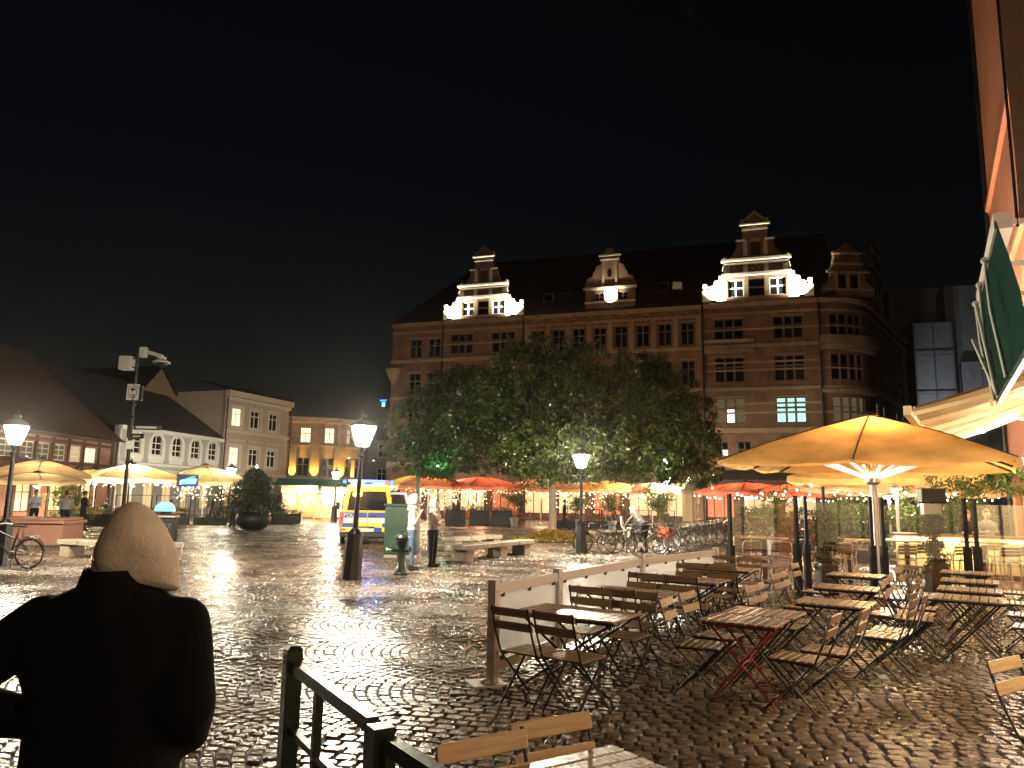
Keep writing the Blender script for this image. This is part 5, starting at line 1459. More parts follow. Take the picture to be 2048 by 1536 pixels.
# ================================================================ terrace edging: planters, screens, hedges, shrubs
def planter(label, loc, rz, L_, h, shrub=0.0, group='black planter boxes along the terraces', m='iron_black'):
    t = thing('planter_box', label, 'planter', (*loc, 0), rz, group)
    MB().cbox((0, 0, h / 2), (L_, .4, h), .015).build('box', M[m], t)
    MB().b2(-L_/2 + .03, L_/2 - .03, -.16, .16, h, h + .02).build('soil', M['soil'], t)
    if shrub:
        n = int(L_ / .22); c = [(-L_/2 + .1 + (L_ - .2) * k / max(1, n - 1) + R.gauss(0, .03), R.gauss(0, .05), h + shrub * R.uniform(.15, .8)) for k in range(n) for _ in range(2)]
        leaves('shrub', [leaf_cloud(c, [.2] * len(c), 34, .1)], M['leaf_bright'], t)
    return t
for k, (x, y) in enumerate([(-3.6, 50.3), (-2.0, 50.2), (-.5, 50.1)]):
    planter(('black planter box nearest the hooded men', 'black planter box in the middle below the orange-red parasol', 'black planter box nearest the tree trunk')[k], (x, y), 0, 1.35, .95, .25)
planter('long black planter box below the left terrace bush', (-21.5, 39.3), rad(8), 2.4, .6, .5)
planter('black planter box left of the bin at the terrace edge', (-18.8, 41.6), rad(20), 2.0, .6, .4)
planter('black planter box between conifer and shop', (-13.6, 46.0), rad(15), 1.8, .6, .3)
def screen(label, p0, p1, h=1.5, group='glass windscreens round the far terraces', m='glass_sheet'):
    p0, p1 = Vector((*p0, 0)), Vector((*p1, 0)); L_ = (p1 - p0).length
    t = thing('windscreen', label, 'windscreen', p0, math.atan2(p1.y - p0.y, p1.x - p0.x), group)
    for x in (.03, L_ - .03): MB().b2(x - .03, x + .03, -.03, .03, 0, h).build('post', M['iron_black'], t)
    MB().b2(.06, L_ - .06, -.02, .02, .0, .42).build('lower_panel', M['iron_black'], t)
    MB().b2(.06, L_ - .06, -.006, .006, .42, h - .03).build('glass', M[m], t)
    MB().b2(.06, L_ - .06, -.022, .022, h - .03, h).build('rail', M['iron_black'], t)
    return t
for k in range(4): screen(('windscreen nearest the bush on the left terrace', 'second windscreen right of the left bush', 'windscreen behind the litter bin', 'windscreen behind the walking man')[k], (-21.2 + 1.75 * k, 40.6 + .9 * k), (-19.6 + 1.75 * k, 41.4 + .9 * k), 1.6)
for k in range(5): screen('glass windscreen of the terrace between tree trunk and pillar', (2.8 + 1.5 * k, 48.6 - .35 * k), (4.25 + 1.5 * k, 48.3 - .35 * k), 1.2, 'windscreens right of the tree trunk')
def pot_tree(label, loc, h, r, m='leaf_bright', pot=.28, n=46):
    t = thing('potted_shrub', label, 'potted plant', (*loc, 0), R.random() * 6, 'potted olive shrubs')
    MB().lathe([(pot * .7, 0), (pot, .45), (pot * 1.08, .46), (pot * 1.08, .52), (pot * .9, .52)], 12).build('pot', M['plastic_grey'], t, smooth=35)
    MB().tube([(0, 0, .4), (.04, .02, h * .45), (0, 0, h * .7)], [.03, .025, .012], 6).build('stem', M['bark'], t)
    c = [(R.gauss(0, r * .45), R.gauss(0, r * .45), h * .68 + R.gauss(0, r * .42)) for _ in range(n)]
    leaves('crown', [leaf_cloud(c, [r * .38] * n, 30, .15, .3)], M[m], t)
pot_tree('potted shrub left of the tree trunk', (.3, 49.2), 2.6, .8)
pot_tree('potted shrub on a pale stem just right of the tree trunk', (4.4, 47.6), 2.3, .6)
pot_tree('bushy potted shrub leaning right of the cyclist', (8.6, 43.5), 2.7, .95, n=60)
pot_tree('potted shrub under the leaves right of the lamp', (6.3, 46.5), 2.4, .7)
pot_tree('potted shrub behind the bar by the second ivy column', (12.4, 23.6), 2.3, .7)
pot_tree('potted shrub between the screens and the red parasols', (9.2, 26.5), 2.2, .7)
pot_tree('potted shrub under the small red parasol', (12.6, 29.2), 2.3, .75)
pot_tree('potted shrub at the far right behind the bar', (15.2, 25.4), 2.4, .8)
bu = thing('bush', 'bright leafy bush on the left terrace beside the man in black', 'bush', (-21.9, 37.6, 0))
MB().lathe([(.4, 0), (.5, .5), (.45, .5)], 12).build('pot', M['iron_black'], bu)
c = [(R.gauss(0, .42), R.gauss(0, .35), .45 + 1.55 * R.random()) for _ in range(70)]
leaves('foliage', [leaf_cloud(c, [.28] * 70, 34, .13)], M['leaf_bright'], bu)
def hedge(label, x0, y0, x1, y1, h, m='leaf_dark'):
    t = thing('hedge', label, 'hedge', (0, 0, 0), 0, 'clipped hedges in the restaurant')
    L_ = math.hypot(x1 - x0, y1 - y0); n = int(L_ * 22)
    c = [(x0 + (x1 - x0) * f + R.gauss(0, .1), y0 + (y1 - y0) * f + R.gauss(0, .1), .45 + (h - .5) * R.random()) for f in (R.random() for _ in range(n))]
    tr = MB().beam((x0, y0, .2), (x1, y1, .2), .45, .4).build('trough', M['iron_black'], t)
    leaves('foliage', [leaf_cloud(c, [.22] * n, 40, .1)], M[m], t)
hedge('dark hedge behind the high tables', 9.8, 24.2, 12.6, 22.9, 1.75)
hedge('dark hedge further back by the red parasols', 8.8, 30.5, 12.5, 29.0, 1.6)
hedge('dark hedge at the right behind the bar', 13.2, 23.2, 14.6, 22.4, 1.7)

# simple terrace furniture seen far off
def bistro_set():
    t = thing('terrace_table', '', 'table')
    MB().lathe([(.36, .7), (.36, .735), (.33, .74)], 14).build('tabletop', M['wood_brown'], t)
    MB().lathe([(.25, 0), (.22, .03), (.04, .06), (.035, .7)], 10).build('pedestal', M['iron_black'], t, smooth=40)
    return t
def terrace_chair():
    t = thing('terrace_chair', '', 'chair')
    MB().cbox((0, 0, .45), (.42, .42, .04), .012).build('seat', M['wood_brown'], t)
    MB().cbox((0, -.2, .72), (.42, .03, .34), .012).build('backrest', M['wood_brown'], t)
    for x in (-.18, .18):
        for y in (-.18, .18): MB().cyl((x, y, 0), (x, y, .45), .015, n=5).build('leg', M['iron_black'], t)
    return t
tt0, tc0 = bistro_set(), terrace_chair(); first = [True]
zones = [([(-23.5, 41.5), (-22, 43.5), (-20, 43.5), (-19.5, 46), (-24.5, 43.5), (-17.6, 46.5)], 'under the cream parasols on the left'),
         ([(-7.2, 54), (-5.2, 53.8), (-3.2, 53.0), (-1.2, 53.2), (.6, 53.0)], 'behind the planter boxes left of the tree trunk'),
         ([(4.2, 50.6), (6.2, 49.8), (8.2, 48.6)], 'between the tree trunk and the advertising pillar'),
         ([(11.2, 36.5), (13.4, 34.8), (10.4, 33.8), (12.5, 31.5)], 'under the red parasols beyond the screens')]
for pts_, where in zones:
    for x, y in pts_:
        lt = 'small round brown table ' + where; lc = 'small brown chair ' + where
        a = R.random() * 6
        if first[0]: o = tt0; o.location = (x, y, 0)
        else: o = copy_tree(tt0, (x, y, 0), a)
        o['label'] = lt; o['group'] = 'round tables ' + where
        for k in range(3):
            b_ = a + k * 2.1; p = (x + .62 * math.cos(b_), y + .62 * math.sin(b_), 0)
            if first[0]: o = tc0; o.location = p; o.rotation_euler = (0, 0, b_ + math.pi / 2); first[0] = False
            else: o = copy_tree(tc0, p, b_ + math.pi / 2)
            o['label'] = lc; o['group'] = 'chairs ' + where
# television, cyan board, shop awning and pallets
tv = thing('wall_screen', 'lit television screen hung under the cream parasol left of the conifer', 'screen', (-18.4, 42.9, 2.1), rad(14))
MB().b2(-.58, .58, -.04, .04, 0, .7).build('casing', M['screen_dark'], tv)
MB().prism([(-.42, .12), (.42, .18), (.5, .45), (.1, .52), (-.4, .36)], -.055, -.042).build('picture', M['screen_cyan'], tv)
MB().prism([(-.2, .42), (.15, .56), (.45, .62), (.2, .46)], -.066, -.056).build('picture_patch', M['screen_green'], tv)
MB().beam((-.25, -.06, .16), (.3, -.06, .18), .006, .06).build('caption_bar', M['led_blue'], tv)
MB().cyl((0, .0, -2.1), (0, .0, 0), .03, n=6).build('stand', M['iron_black'], tv)
cb = thing('light_box', 'glowing cyan light box above the litter bin', 'sign', (-18.0, 39.5, 0), rad(10))
MB().cyl((0, 0, 0), (0, 0, .8), .04, n=8).build('stand', M['iron_black'], cb)
MB().prism([(-.5, .8), (.5, .8), (.42, 1.08), (.2, 1.25), (-.2, 1.25), (-.42, 1.08)], -.15, .15).build('housing', M['screen_cyan'], cb)
for x, y, lb_, m_ in ((-21.0, 43.0, 'small cyan lit menu board by the left terrace post', 'screen_cyan'), (-15.9, 43.5, 'small cyan lit menu board left of the walking man', 'led_cyan'), (-16.6, 46.5, 'small red lit sign behind the walking man', 'led_red'), (-14.6, 44.5, 'small green lit sign left of the planter bowl', 'screen_green')):
    q = thing('menu_board', lb_, 'sign', (x, y, 0), rad(10)); MB().b2(-.17, .17, -.03, .03, .75 if 'red' not in lb_ else 1.3, 1.1 if 'red' not in lb_ else 1.6).build('panel', M[m_], q); MB().cyl((0, .04, 0), (0, .04, 1.0), .02, n=6).build('stand', M['iron_black'], q)
shp = thing('shop_awning', 'dark shop awning on the brown corner house over a lit entrance', 'awning', (-17.5, 56.0, 0), rad(8))
MB().prism([(0, 3.0), (5.5, 3.0), (5.5, 2.7), (0, 2.7)], 1.2, 1.3).build('fascia', M['iron_black'], shp)
m_ = MB(); m_.quad((0, 1.2, 2.98), (5.5, 1.2, 2.98), (5.5, -.6, 2.45), (0, -.6, 2.45)); m_.build('canopy', M['awning_green'], shp)
for x in (.05, 5.45): MB().cyl((x, -.55, 0), (x, -.55, 2.47), .035, n=6).build('post', M['iron_black'], shp)
MB().b2(.3, 3.0, 1.0, 1.1, 1.9, 2.6).build('sign_panel', M['cream_paint'], shp)
MB().b2(.4, 1.4, 1.2, 1.25, .1, 1.85).build('door', M['shop_glow'], shp); MB().b2(1.5, 3.2, 1.2, 1.25, .1, 1.85).build('timber_panel', M['wood_bar'], shp); MB().b2(3.3, 5.2, 1.2, 1.25, .1, 2.4).build('shop_window', M['shop_glow'], shp)
point_light('entrance_glow', (2.4, .2, 2.3), 70, WARM, shp, .15)
for k, (x, y) in enumerate([(-15.9, 55.3), (-13.6, 55.3)]):
    q = thing('pallet_stack', ('pale crate of boards before the lit shop entrance', 'pale crate of boards right of the shop entrance, next to the van')[k], 'crate', (x, y, 0), rad(6))
    for j in range(6): MB().b2(-.75, .75, -.02, .02, .1 + j * .16, .22 + j * .16).build('slat', M['wood_slat_pale'], q)
    for xx in (-.7, 0, .7): MB().b2(xx - .05, xx + .05, .025, .1, 0, 1.06).build('upright', M['wood_slat_pale'], q)

# ================================================================ restaurant on the right
WX = 3.0                                           # the house front runs along x = .561 y + WX
RA, RB = (.561 * 28 + WX, 28.0), (.561 * -8 + WX, -8.0)
rest = thing('salmon_house', 'tall salmon plastered house front rising at the right edge', 'building'); place(rest, RA, RB)
RL = math.hypot(RA[0] - RB[0], RA[1] - RB[1])
rw = [(1.6 + 3.2 * k, 2.9 + 3.2 * k, z, z + 2.0) for k in range(4, 12) for z in (6.4, 10.2, 14.2, 18)]
rg = [(.8 + 3.2 * k, 3.4 + 3.2 * k, .5, 3.0) for k in range(12)]
mb = MB(); wall_mb(mb, 0, RL, -.2, 25, rw + rg, thick=.4); mb.build('wall', M['plaster_salmon'], rest)
mb = MB(); mb.quad((0, .4, -.2), (0, 10, -.2), (0, 10, 25), (0, .4, 25)); mb.build('end_wall', M['plaster_salmon'], rest)
for k, h_ in enumerate(rw): window(rest, h_, 2, (.6,), 'frame_white', 'glass_dark' if k % 7 else 'curtain_glow', depth=.16)
for h_ in rg: window(rest, h_, 3, (.72,), 'timber_dark', 'shop_glow', depth=.2)
for z, h, o_ in ((5.4, .3, .25), (9.3, .22, .14), (13.2, .22, .14), (24.6, .5, .6)): MB().b2(-.18, RL, -o_, -.003, z, z + h).build('cornice', M['plaster_salmon'], rest)
MB().cyl((.25, -.12, .1), (.25, -.12, 24.6), .06, n=8).build('downpipe', M['iron_black'], rest, smooth=40)

for u_ in (3.2, 9.6):  # added floodlights, not seen, to brighten the upper salmon wall
    f_ = MB().box((u_, -1.15, 5.66), (.36, .2, .18)).beam((u_, -1.1, 5.6), (u_, -.2, 5.55), .05, .05).build('floodlight', M['iron_black'], rest)
    MB().b2(u_ - .15, u_ + .15, -1.22, -1.08, 5.755, 5.775).build('lens', M['bulb_warm'], f_)
    point_light('added_facade_glow', (u_, -1.15, 5.9), 430, (1, .78, .55), rest, .12, spot=176, blend=1, direction=(0, .35, 1))
bnr = thing('hanging_banner', 'brown banner with pale lettering hanging from the salmon wall at the top right', 'banner', (7.1, 10.0, 0), 0)
ed = Vector((RA[1] - RB[1], -(RA[0] - RB[0]))).normalized()      # away from the square, into the wall
b = MB(); n = 8; W_ = 1.15
g = [[(ed.x * W_ * i / 6 + .02 * math.sin(i * 2 + j), ed.y * W_ * i / 6, 5.75 + 5.2 * j / n - .16 * i / 6) for i in range(7)] for j in range(n + 1)]
for j in range(n):
    for i in range(6): b.quad(g[j][i], g[j][i+1], g[j+1][i+1], g[j+1][i])
b.build('cloth', M['banner_brown'], bnr, smooth=60)
MB().tube([(-.03, 0, 5.7), (-.03, 0, 11.0)], .022, 6).build('edge_pole', M['iron_black'], bnr)
MB().beam((-.05, 0, 11.0), (ed.x * 1.75, ed.y * 1.75, 11.0), .04, .04).build('arm', M['iron_black'], bnr)
for z in (8.62, 8.98):
    L_ = MB(); L_.beam((.12 + ed.x * .06, ed.y * .06 - .05, z), (.12 + ed.x * .42, ed.y * .42 - .05, z + .16), .012, .06); L_.beam((.12 + ed.x * .4, ed.y * .4 - .05, z + .05), (.12 + ed.x * .42, ed.y * .42 - .05, z + .3), .012, .06); L_.beam((.12 + ed.x * .04, ed.y * .04 - .05, z + .08), (.12 + ed.x * .16, ed.y * .16 - .05, z + .02), .012, .07)
    L_.build('letter', M['plaster_cream'], bnr)

# cream awning
aw_ = thing('cream_awning', 'cream striped awning with folding arms beside the big orange parasol', 'awning')
a0, a1 = Vector((6.8, 12.7, 3.4)), Vector((11.4, 20.0, 3.4)); w0, w1 = Vector((.561 * 12.75 + WX - .12, 12.75, 4.5)), Vector((.561 * 20.1 + WX - .12, 20.1, 4.5))
n = 14
for k in range(n):
    q = MB(); f0, f1 = k / n, (k + 1) / n; s_ = 4; dv = Vector((0, 0, -.05))
    for j in range(s_):
        g0, g1 = j / s_, (j + 1) / s_
        def pt(f, g): return a0.lerp(a1, f).lerp(w0.lerp(w1, f), g) + dv * math.sin(math.pi * g)
        q.quad(pt(f0, g0), pt(f1, g0), pt(f1, g1), pt(f0, g1))
    q.build('cloth_strip', M['awning_cream'], aw_, smooth=60)
MB().beam(a0 - (a1 - a0).normalized() * .08, a1, .12, .16).build('front_bar', M['cream_paint'], aw_)
MB().beam(w0 + Vector((-.06, 0, -.02)), w1 + Vector((-.06, 0, -.02)), .2, .2).build('cassette', M['cream_paint'], aw_)
for f in (.04, .24, .44, .64, .84, .97):
    A = a0.lerp(a1, f) + Vector((0, 0, -.02)); B = w0.lerp(w1, f) + Vector((-.1, 0, -.18)); E_ = A.lerp(B, .5) + (a1 - a0).normalized() * .5
    ar = MB(); ar.beam(A, E_, .07, .1); ar.beam(E_, B, .08, .11); ar.ell(E_, .08, 8, 5); ar.build('folding_arm', M['cream_paint'], aw_)
    MB().beam(A.lerp(B, .03) + Vector((0, 0, .08)), A.lerp(B, .97) + Vector((0, 0, .1)), .06, .05).build('rafter', M['wood_bar'], aw_)
for k, f in enumerate((.2, .5, .8)):
    p = w0.lerp(w1, f) + Vector((-.35, .1, -.5)); s_ = MB().lathe([(.05, .16), (.13, .02), (.13, 0)], 10, p).build('spot_lamp', M['cream_paint'], aw_)
    MB().lathe([(.11, -.004), (.11, .0)], 10, p).build('lamp_face', M['bulb_warm'], s_)
    point_light('awning_glow', p + Vector((-.05, 0, -.1)), 14, (1, .86, .58), aw_, .12)

# dark green drop awning, nearer
ga = thing('green_awning', 'dark green steep awning with pale metal arms at the right edge', 'awning')
T0, T1 = Vector((9.0, 14.0, 5.75)), Vector((6.7, 9.9, 5.75)); B0, B1 = Vector((7.72, 11.7, 3.45)), Vector((5.4, 7.6, 3.45))
n = 6
for k in range(n):
    q = MB(); f0, f1 = k / n, (k + 1) / n
    for j in range(4):
        g0, g1 = j / 4, (j + 1) / 4
        def pt(f, g): return T0.lerp(T1, f).lerp(B0.lerp(B1, f), g) + Vector((.1, .02, -.16)) * math.sin(math.pi * g) * (1 + .25 * math.sin(9 * f))
        q.quad(pt(f0, g0), pt(f1, g0), pt(f1, g1), pt(f0, g1))
    q.build('cloth_strip', M['awning_green'], ga)
MB().beam(B0, B1, .06, .08).build('front_bar', M['iron_green'], ga)
MB().beam(T0 + Vector((.1, 0, 0)), T1 + Vector((.1, 0, 0)), .22, .24).build('cassette', M['frame_white'], ga)
for f, b_ in ((0, 0), (.3, .12), (.62, .5)):
    A = T0.lerp(T1, f) + Vector((-.12, -.1, -.1)); B = B0.lerp(B1, b_) + Vector((-.1, -.06, .02))
    MB().tube([A, A.lerp(B, .5) + Vector((-.05, 0, .05)), B], .028, 7).ell(A, .06, 8, 5).build('drop_arm', M['frame_white'], ga, smooth=60)
for f in (.05, .5, .95):
    p = T0.lerp(T1, f); MB().beam(p + Vector((.15, -.05, .02)), Vector((.561 * (p.y - .6) + WX, p.y - .6, p.z + .02)), .06, .08).build('wall_bracket', M['frame_white'], ga)
MB().tube([T0.lerp(T1, .12) + Vector((-.2, 0, -.9)), B0.lerp(B1, .15) + Vector((-.12, -.05, .05)), T0.lerp(T1, .8) + Vector((-.3, 0, -1.0))], .025, 7).build('stay', M['frame_white'], ga, smooth=60)

# added wall lamps out of view, lighting chairs, wall and hood
for k, (y, z) in enumerate(((19.5, 2.9), (15.6, 2.75), (9.4, 2.9), (4.6, 2.9), (-1.6, 2.9))):
    x = .561 * y + WX
    t = thing('added_wall_lamp', ('added wall lamp farthest along the salmon house, behind the bar', 'added wall lamp under the cream awning', 'added wall lamp under the green awning', 'added wall lamp lighting the chairs, level with the nearest table', 'added wall lamp behind the camera, lighting the beige hood')[k], 'wall lamp', (x - .32, y + .12, z), 0, 'added wall lamps on the salmon house')
    MB().lathe([(.06, .3), (.16, .2), (.17, .17)], 10).build('shade', M['iron_black'], t)
    MB().lathe([(.02, -.06), (.1, -.02), (.12, .1), (.1, .17)], 10).build('globe', M['bulb_warm'], t, smooth=60)
    MB().beam((0, 0, .25), (.3, -.1, .25), .03, .03).build('bracket', M['iron_black'], t)
    point_light('added_wall_glow', (-.34, .12, .05), (120, 42, 60, 90, 24)[k], ((1, .82, .56) if k < 4 else (1, .9, .74)), t, .12)
for k, y in enumerate((20.8, 19.9, 19.0, 18.1, 17.2)):
    x = .561 * y + WX - .18
    t = thing('tube_light', 'upright white light tube between the windows behind the bar', 'light tube', (x, y, 0), 0, 'upright light tubes on the salmon house')
    MB().cyl((0, 0, 1.55), (0, 0, 3.0), .045, n=8).build('tube', M['tube_white'], t, smooth=60)
    MB().cyl((0, 0, 1.48), (0, 0, 1.545), .06, n=8).cyl((0, 0, 3.005), (0, 0, 3.07), .06, n=8).build('fitting', M['steel_dull'], t)

# the nearest orange parasol and its radiant heater
PC = (7.62, 15.75)
big = parasol('big orange parasol glowing from its heater, in front of the brick building', PC, rad(-33), 2.5, 2.62, 3.68, 'parasol_orange', 'steel_dull', 0, val=0.05, pole_r=.075)
for a in range(10):
    t = 2 * math.pi * a / 10; c_, s__ = math.cos(t), math.sin(t)
    MB().cyl((.12 * c_, .12 * s__, 2.34), (.98 * c_, .98 * s__, 2.66), .028, n=8).build('heater_rod', M['heater_rod'], big, smooth=60)
MB().lathe([(.09, 2.2), (.16, 2.26), (.16, 2.36), (.09, 2.42)], 12).build('heater_hub', M['steel'], big, smooth=35)
point_light('heater_glow', (0, 0, 2.56), 115, (1, .6, .3), big, .3)
MB().lathe([(.0, .0), (.05, -.02), (.07, -.08), (.0, -.1)], 8, (.0, .0, 3.2)).build('crown_lamp', M['bulb_warm'], big)
point_light('crown_glow', (.12, 0, 3.2), 26, (1, .74, .2), big, .05)

# glass windscreens with black posts
def tall_screen(label, p0, p1, h=1.95):
    p0, p1 = Vector((*p0, 0)), Vector((*p1, 0)); L_ = (p1 - p0).length
    t = thing('tall_windscreen', label, 'windscreen', p0, math.atan2(p1.y - p0.y, p1.x - p0.x), 'tall glass windscreens across the restaurant terrace')
    for x in (.06, L_ - .06):
        q = MB().b2(x - .055, x + .055, -.06, .06, 0, 1.0).build('sleeve', M['post_black'], t)
        MB().b2(x - .03, x + .03, -.03, .03, 1.0, h).build('post', M['post_black'], t)
    MB().b2(.12, L_ - .12, -.006, .006, .12, h - .12).build('glass', M['glass_sheet'], t)
    MB().b2(.12, L_ - .12, -.012, .012, .08, .12).build('glass_clamp', M['steel_dull'], t)
SP = [(4.05, 14.2), (5.8, 15.1), (7.28, 15.0), (9.15, 15.0), (11.2, 15.6)]
for k in range(4):
    a, b_ = Vector(SP[k]), Vector(SP[k + 1]); d = (b_ - a).normalized() * .05
    tall_screen(('tall glass screen at the far end of the white fence', 'tall glass screen left of the big parasol pole', 'tall glass screen right of the big parasol pole', 'tall glass screen at the right before the bar')[k], a + d, b_ - d)

# ivy columns
def ivy(label, loc, box):
    t = thing('ivy_column', label, 'ivy column', (*loc, 0), 0, 'ivy columns by the windscreens')
    MB().cbox((0, 0, .3), (.36, .36, .6), .02).build('pot', M['iron_black'], t)
    MB().cyl((0, 0, .6), (0, 0, 2.15), .035, n=8).build('post', M['iron_black'], t)
    c = [(R.gauss(0, .085), R.gauss(0, .085), .3 + 1.3 * R.random()) for _ in range(110)]
    leaves('ivy', [leaf_cloud(c, [.13] * 110, 34, .07)], M['leaf_dark'], t)
    if box:
        q = MB().cbox((-.02, -.05, 2.0), (.5, .22, .3), .02).build('heater_box', M['iron_black'], t)
        MB().b2(-.2, .16, -.06, .06, 1.62, 1.84).build('control_box', M['steel_dull'], t)
ivy('ivy column at the left, beside the screen post', (6.45, 15.5), False)
ivy('ivy column carrying a dark heater box on the right', (8.62, 15.4), True)
gv = thing('hanging_vine', 'green vine hanging under the awning at the right', 'vine')
c = [(10.4 + 2.2 * f + R.gauss(0, .15), 18.2 - 1.2 * f + R.gauss(0, .3), 2.55 - .35 * abs(math.sin(6 * f)) + R.gauss(0, .12)) for f in (R.random() for _ in range(80))]
MB().tube([(10.4, 18.2, 2.75), (11.5, 17.6, 2.7), (12.0, 17.0, 2.75)], .02, 5).build('stem', M['bark'], gv)
leaves('foliage', [leaf_cloud(c, [.2] * 80, 22, .12)], M['leaf_bright'], gv)

# bar counter
bar = thing('bar_counter', 'wooden bar counter with a yellow lit front', 'bar', (10.35, 20.4, 0), rad(-33))
MB().cbox((1.5, .3, 1.02), (3.1, .62, .08), .02).build('counter_top', M['wood_brown'], bar)
for k in range(4): MB().b2(.02 + k * .745, .74 + k * .745, .12, .5, .1, .97).build('front_panel', M['bar_front'], bar)
MB().b2(0, 3.0, .16, .45, 0, .095).build('plinth', M['iron_black'], bar)
MB().beam((-.02, 0, .92), (3.02, 0, .92), .05, .04).build('light_rail', M['bulb_warm'], bar)
point_light('bar_glow', (1.5, -.15, .75), 9, (1, .7, .25), bar, .25)
mat('stool_alu', (.62, .6, .56), .3, metal=.45)
# high tables and café chairs of bent aluminium with brown slats
def high_table():
    t = thing('high_table', '', 'table')
    MB().cbox((0, 0, 1.0), (.95, .62, .04), .012).build('tabletop', M['wood_slat_pale'], t)
    MB().cbox((0, 0, .5), (.11, .11, .96), .01).build('column', M['iron_black'], t)
    MB().cbox((0, 0, .02), (.55, .45, .035), .01).build('foot_plate', M['iron_black'], t)
    return t
ht0 = high_table()
for k, (x, y) in enumerate([(5.85, 17.4), (7.75, 17.3), (9.0, 17.2), (10.7, 17.1)]):
    o = ht0 if k == 0 else copy_tree(ht0)
    o.location = (x, y, 0); o.rotation_euler = (0, 0, rad(-33)); o['group'] = 'high tables behind the windscreens'
    o['label'] = ('high table behind the left glass screen', 'high table behind the big parasol pole', 'high table left of the ivy column with the heater box', 'high table in front of the lit bar')[k]
def cafe_stool():
    t = thing('bar_stool', '', 'stool')
    f = MB()
    for s_ in (-1, 1):
        f.tube([(.21 * s_, .2, 0), (.185 * s_, .16, .62), (.18 * s_, .1, .66), (.18 * s_, -.14, .66)], .014, 6)
        f.tube([(.22 * s_, -.22, 0), (.19 * s_, -.17, .66), (.2 * s_, -.22, .9)], .014, 6)
    f.tube([(-.2, -.22, .86), (-.2, -.235, .96), (-.16, -.24, 1.0), (.16, -.24, 1.0), (.2, -.235, .96), (.2, -.22, .86)], .014, 6)
    f.tube([(-.2, .19, .2), (.2, .19, .2)], .011, 5); f.tube([(-.21, -.2, .28), (.21, -.2, .28)], .011, 5); f.tube([(-.2, .19, .24), (-.21, -.2, .24)], .011, 5); f.tube([(.2, .19, .24), (.21, -.2, .24)], .011, 5)
    f.build('frame', M['stool_alu'], t, smooth=60)
    for k in range(5): MB().cbox((0, -.13 + .07 * k, .675), (.37, .055, .014), .004).build('seat_slat', M['wood_brown'], t)
    for z in (.815, .88, .945): MB().cbox((0, -.232, z), (.39, .014, .056), .004).build('back_slat', M['wood_brown'], t)
    return t
cs0 = cafe_stool(); k = 0
for x, y, a, lb_ in [(5.05, 16.15, 10, 'left-hand one of the pair behind the left screen'), (5.68, 16.0, -8, 'right-hand one of the pair behind the left screen'), (5.5, 17.95, 160, 'reddish, facing us behind the left high table'),
                   (6.62, 16.4, 20, 'just right of the left ivy column'), (6.98, 16.1, -5, 'left of the big parasol pole, back towards us'), (7.35, 16.75, 12, 'right behind the one by the parasol pole'), (7.9, 18.1, 190, 'facing us behind the middle high table'),
                   (8.25, 16.0, 4, 'directly right of the big parasol pole'), (8.95, 16.5, -6, 'behind the one right of the parasol pole'), (9.35, 16.1, 25, 'right of the ivy column with the heater box, turned aside'), (9.95, 16.35, 5, 'partly hidden by the right screen posts'),
                   (10.35, 15.9, -4, 'right of the right screen posts'), (10.9, 16.2, 8, 'at the right edge before the bar'), (10.2, 18.0, 175, 'against the lit bar front, left of the screen posts'), (11.3, 17.6, 170, 'against the lit bar front at the far right')]:
    o = cs0 if k == 0 else copy_tree(cs0)
    o.location = (x, y, 0); o.rotation_euler = (0, 0, rad(a) ); o['label'] = 'aluminium slatted bar stool ' + lb_; o['group'] = 'bar stools behind the windscreens'; k += 1

# ================================================================ white fence of the outdoor seating
fen = thing('terrace_fence', 'low white framed fence with clear sheets along the outdoor seating', 'fence')
fp = [Vector((-.14, 7.64, 0)), Vector((.58, 9.0, 0)), Vector((1.98, 11.4, 0)), Vector((3.72, 13.7, 0))]
for i in range(3):
    a, b_ = fp[i], fp[i + 1]; d = (b_ - a).normalized(); n_ = Vector((-d.y, d.x, 0))
    MB().beam(a + d * .05 + V(0, 0, .895), b_ - d * .05 + V(0, 0, .895), .05, .1).build('top_rail', M['pale_paint'], fen)
    MB().beam(a + d * .05 + V(0, 0, .16), b_ - d * .05 + V(0, 0, .16), .05, .1).build('bottom_rail', M['pale_paint'], fen)
    MB().beam(a + d * .06 + V(0, 0, .53), b_ - d * .06 + V(0, 0, .53), .006, .62).build('clear_sheet', M['plastic_sheet'], fen)
    L_ = (b_ - a).length
    for q in np.linspace(.16, L_ - .16, max(3, int(L_ / .55))):
        for z in (.835, .225): MB().beam(a + d * q + n_ * -.03 + V(0, 0, z), a + d * q + n_ * .03 + V(0, 0, z), .03, .04).build('clip', M['plastic_black'], fen)
for i, p in enumerate(fp):
    d = (fp[min(i + 1, 3)] - fp[max(i - 1, 0)]).normalized()
    q = MB().box(p + V(0, 0, .5), (.1, .085, .98), math.atan2(d.y, d.x)).build('post', M['pale_paint'], fen)
    for z in (.3, .5, .7, .88): MB().cyl(p + V(0, 0, z) + V(d.y, -d.x, 0) * .04, p + V(0, 0, z) + V(d.y, -d.x, 0) * .05, .014, n=8).build('bolt', M['steel_dull'], q)
b_ = MB().box(fp[0] + V(-.06, -.02, .012), (.34, .3, .02), rad(20)).build('base_plate', M['steel_dull'], fen)
MB().lathe([(.05, .022), (.045, .05), (.02, .06)], 8, fp[0] + V(-.07, -.05, 0)).build('base_bolt', M['seat_cream'], b_)
mid = Vector((2.75, 12.4, 0)); MB().cyl(mid + V(0, 0, .16), mid + V(0, 0, .86), .02, n=8).build('stiffener', M['steel_dull'], fen)

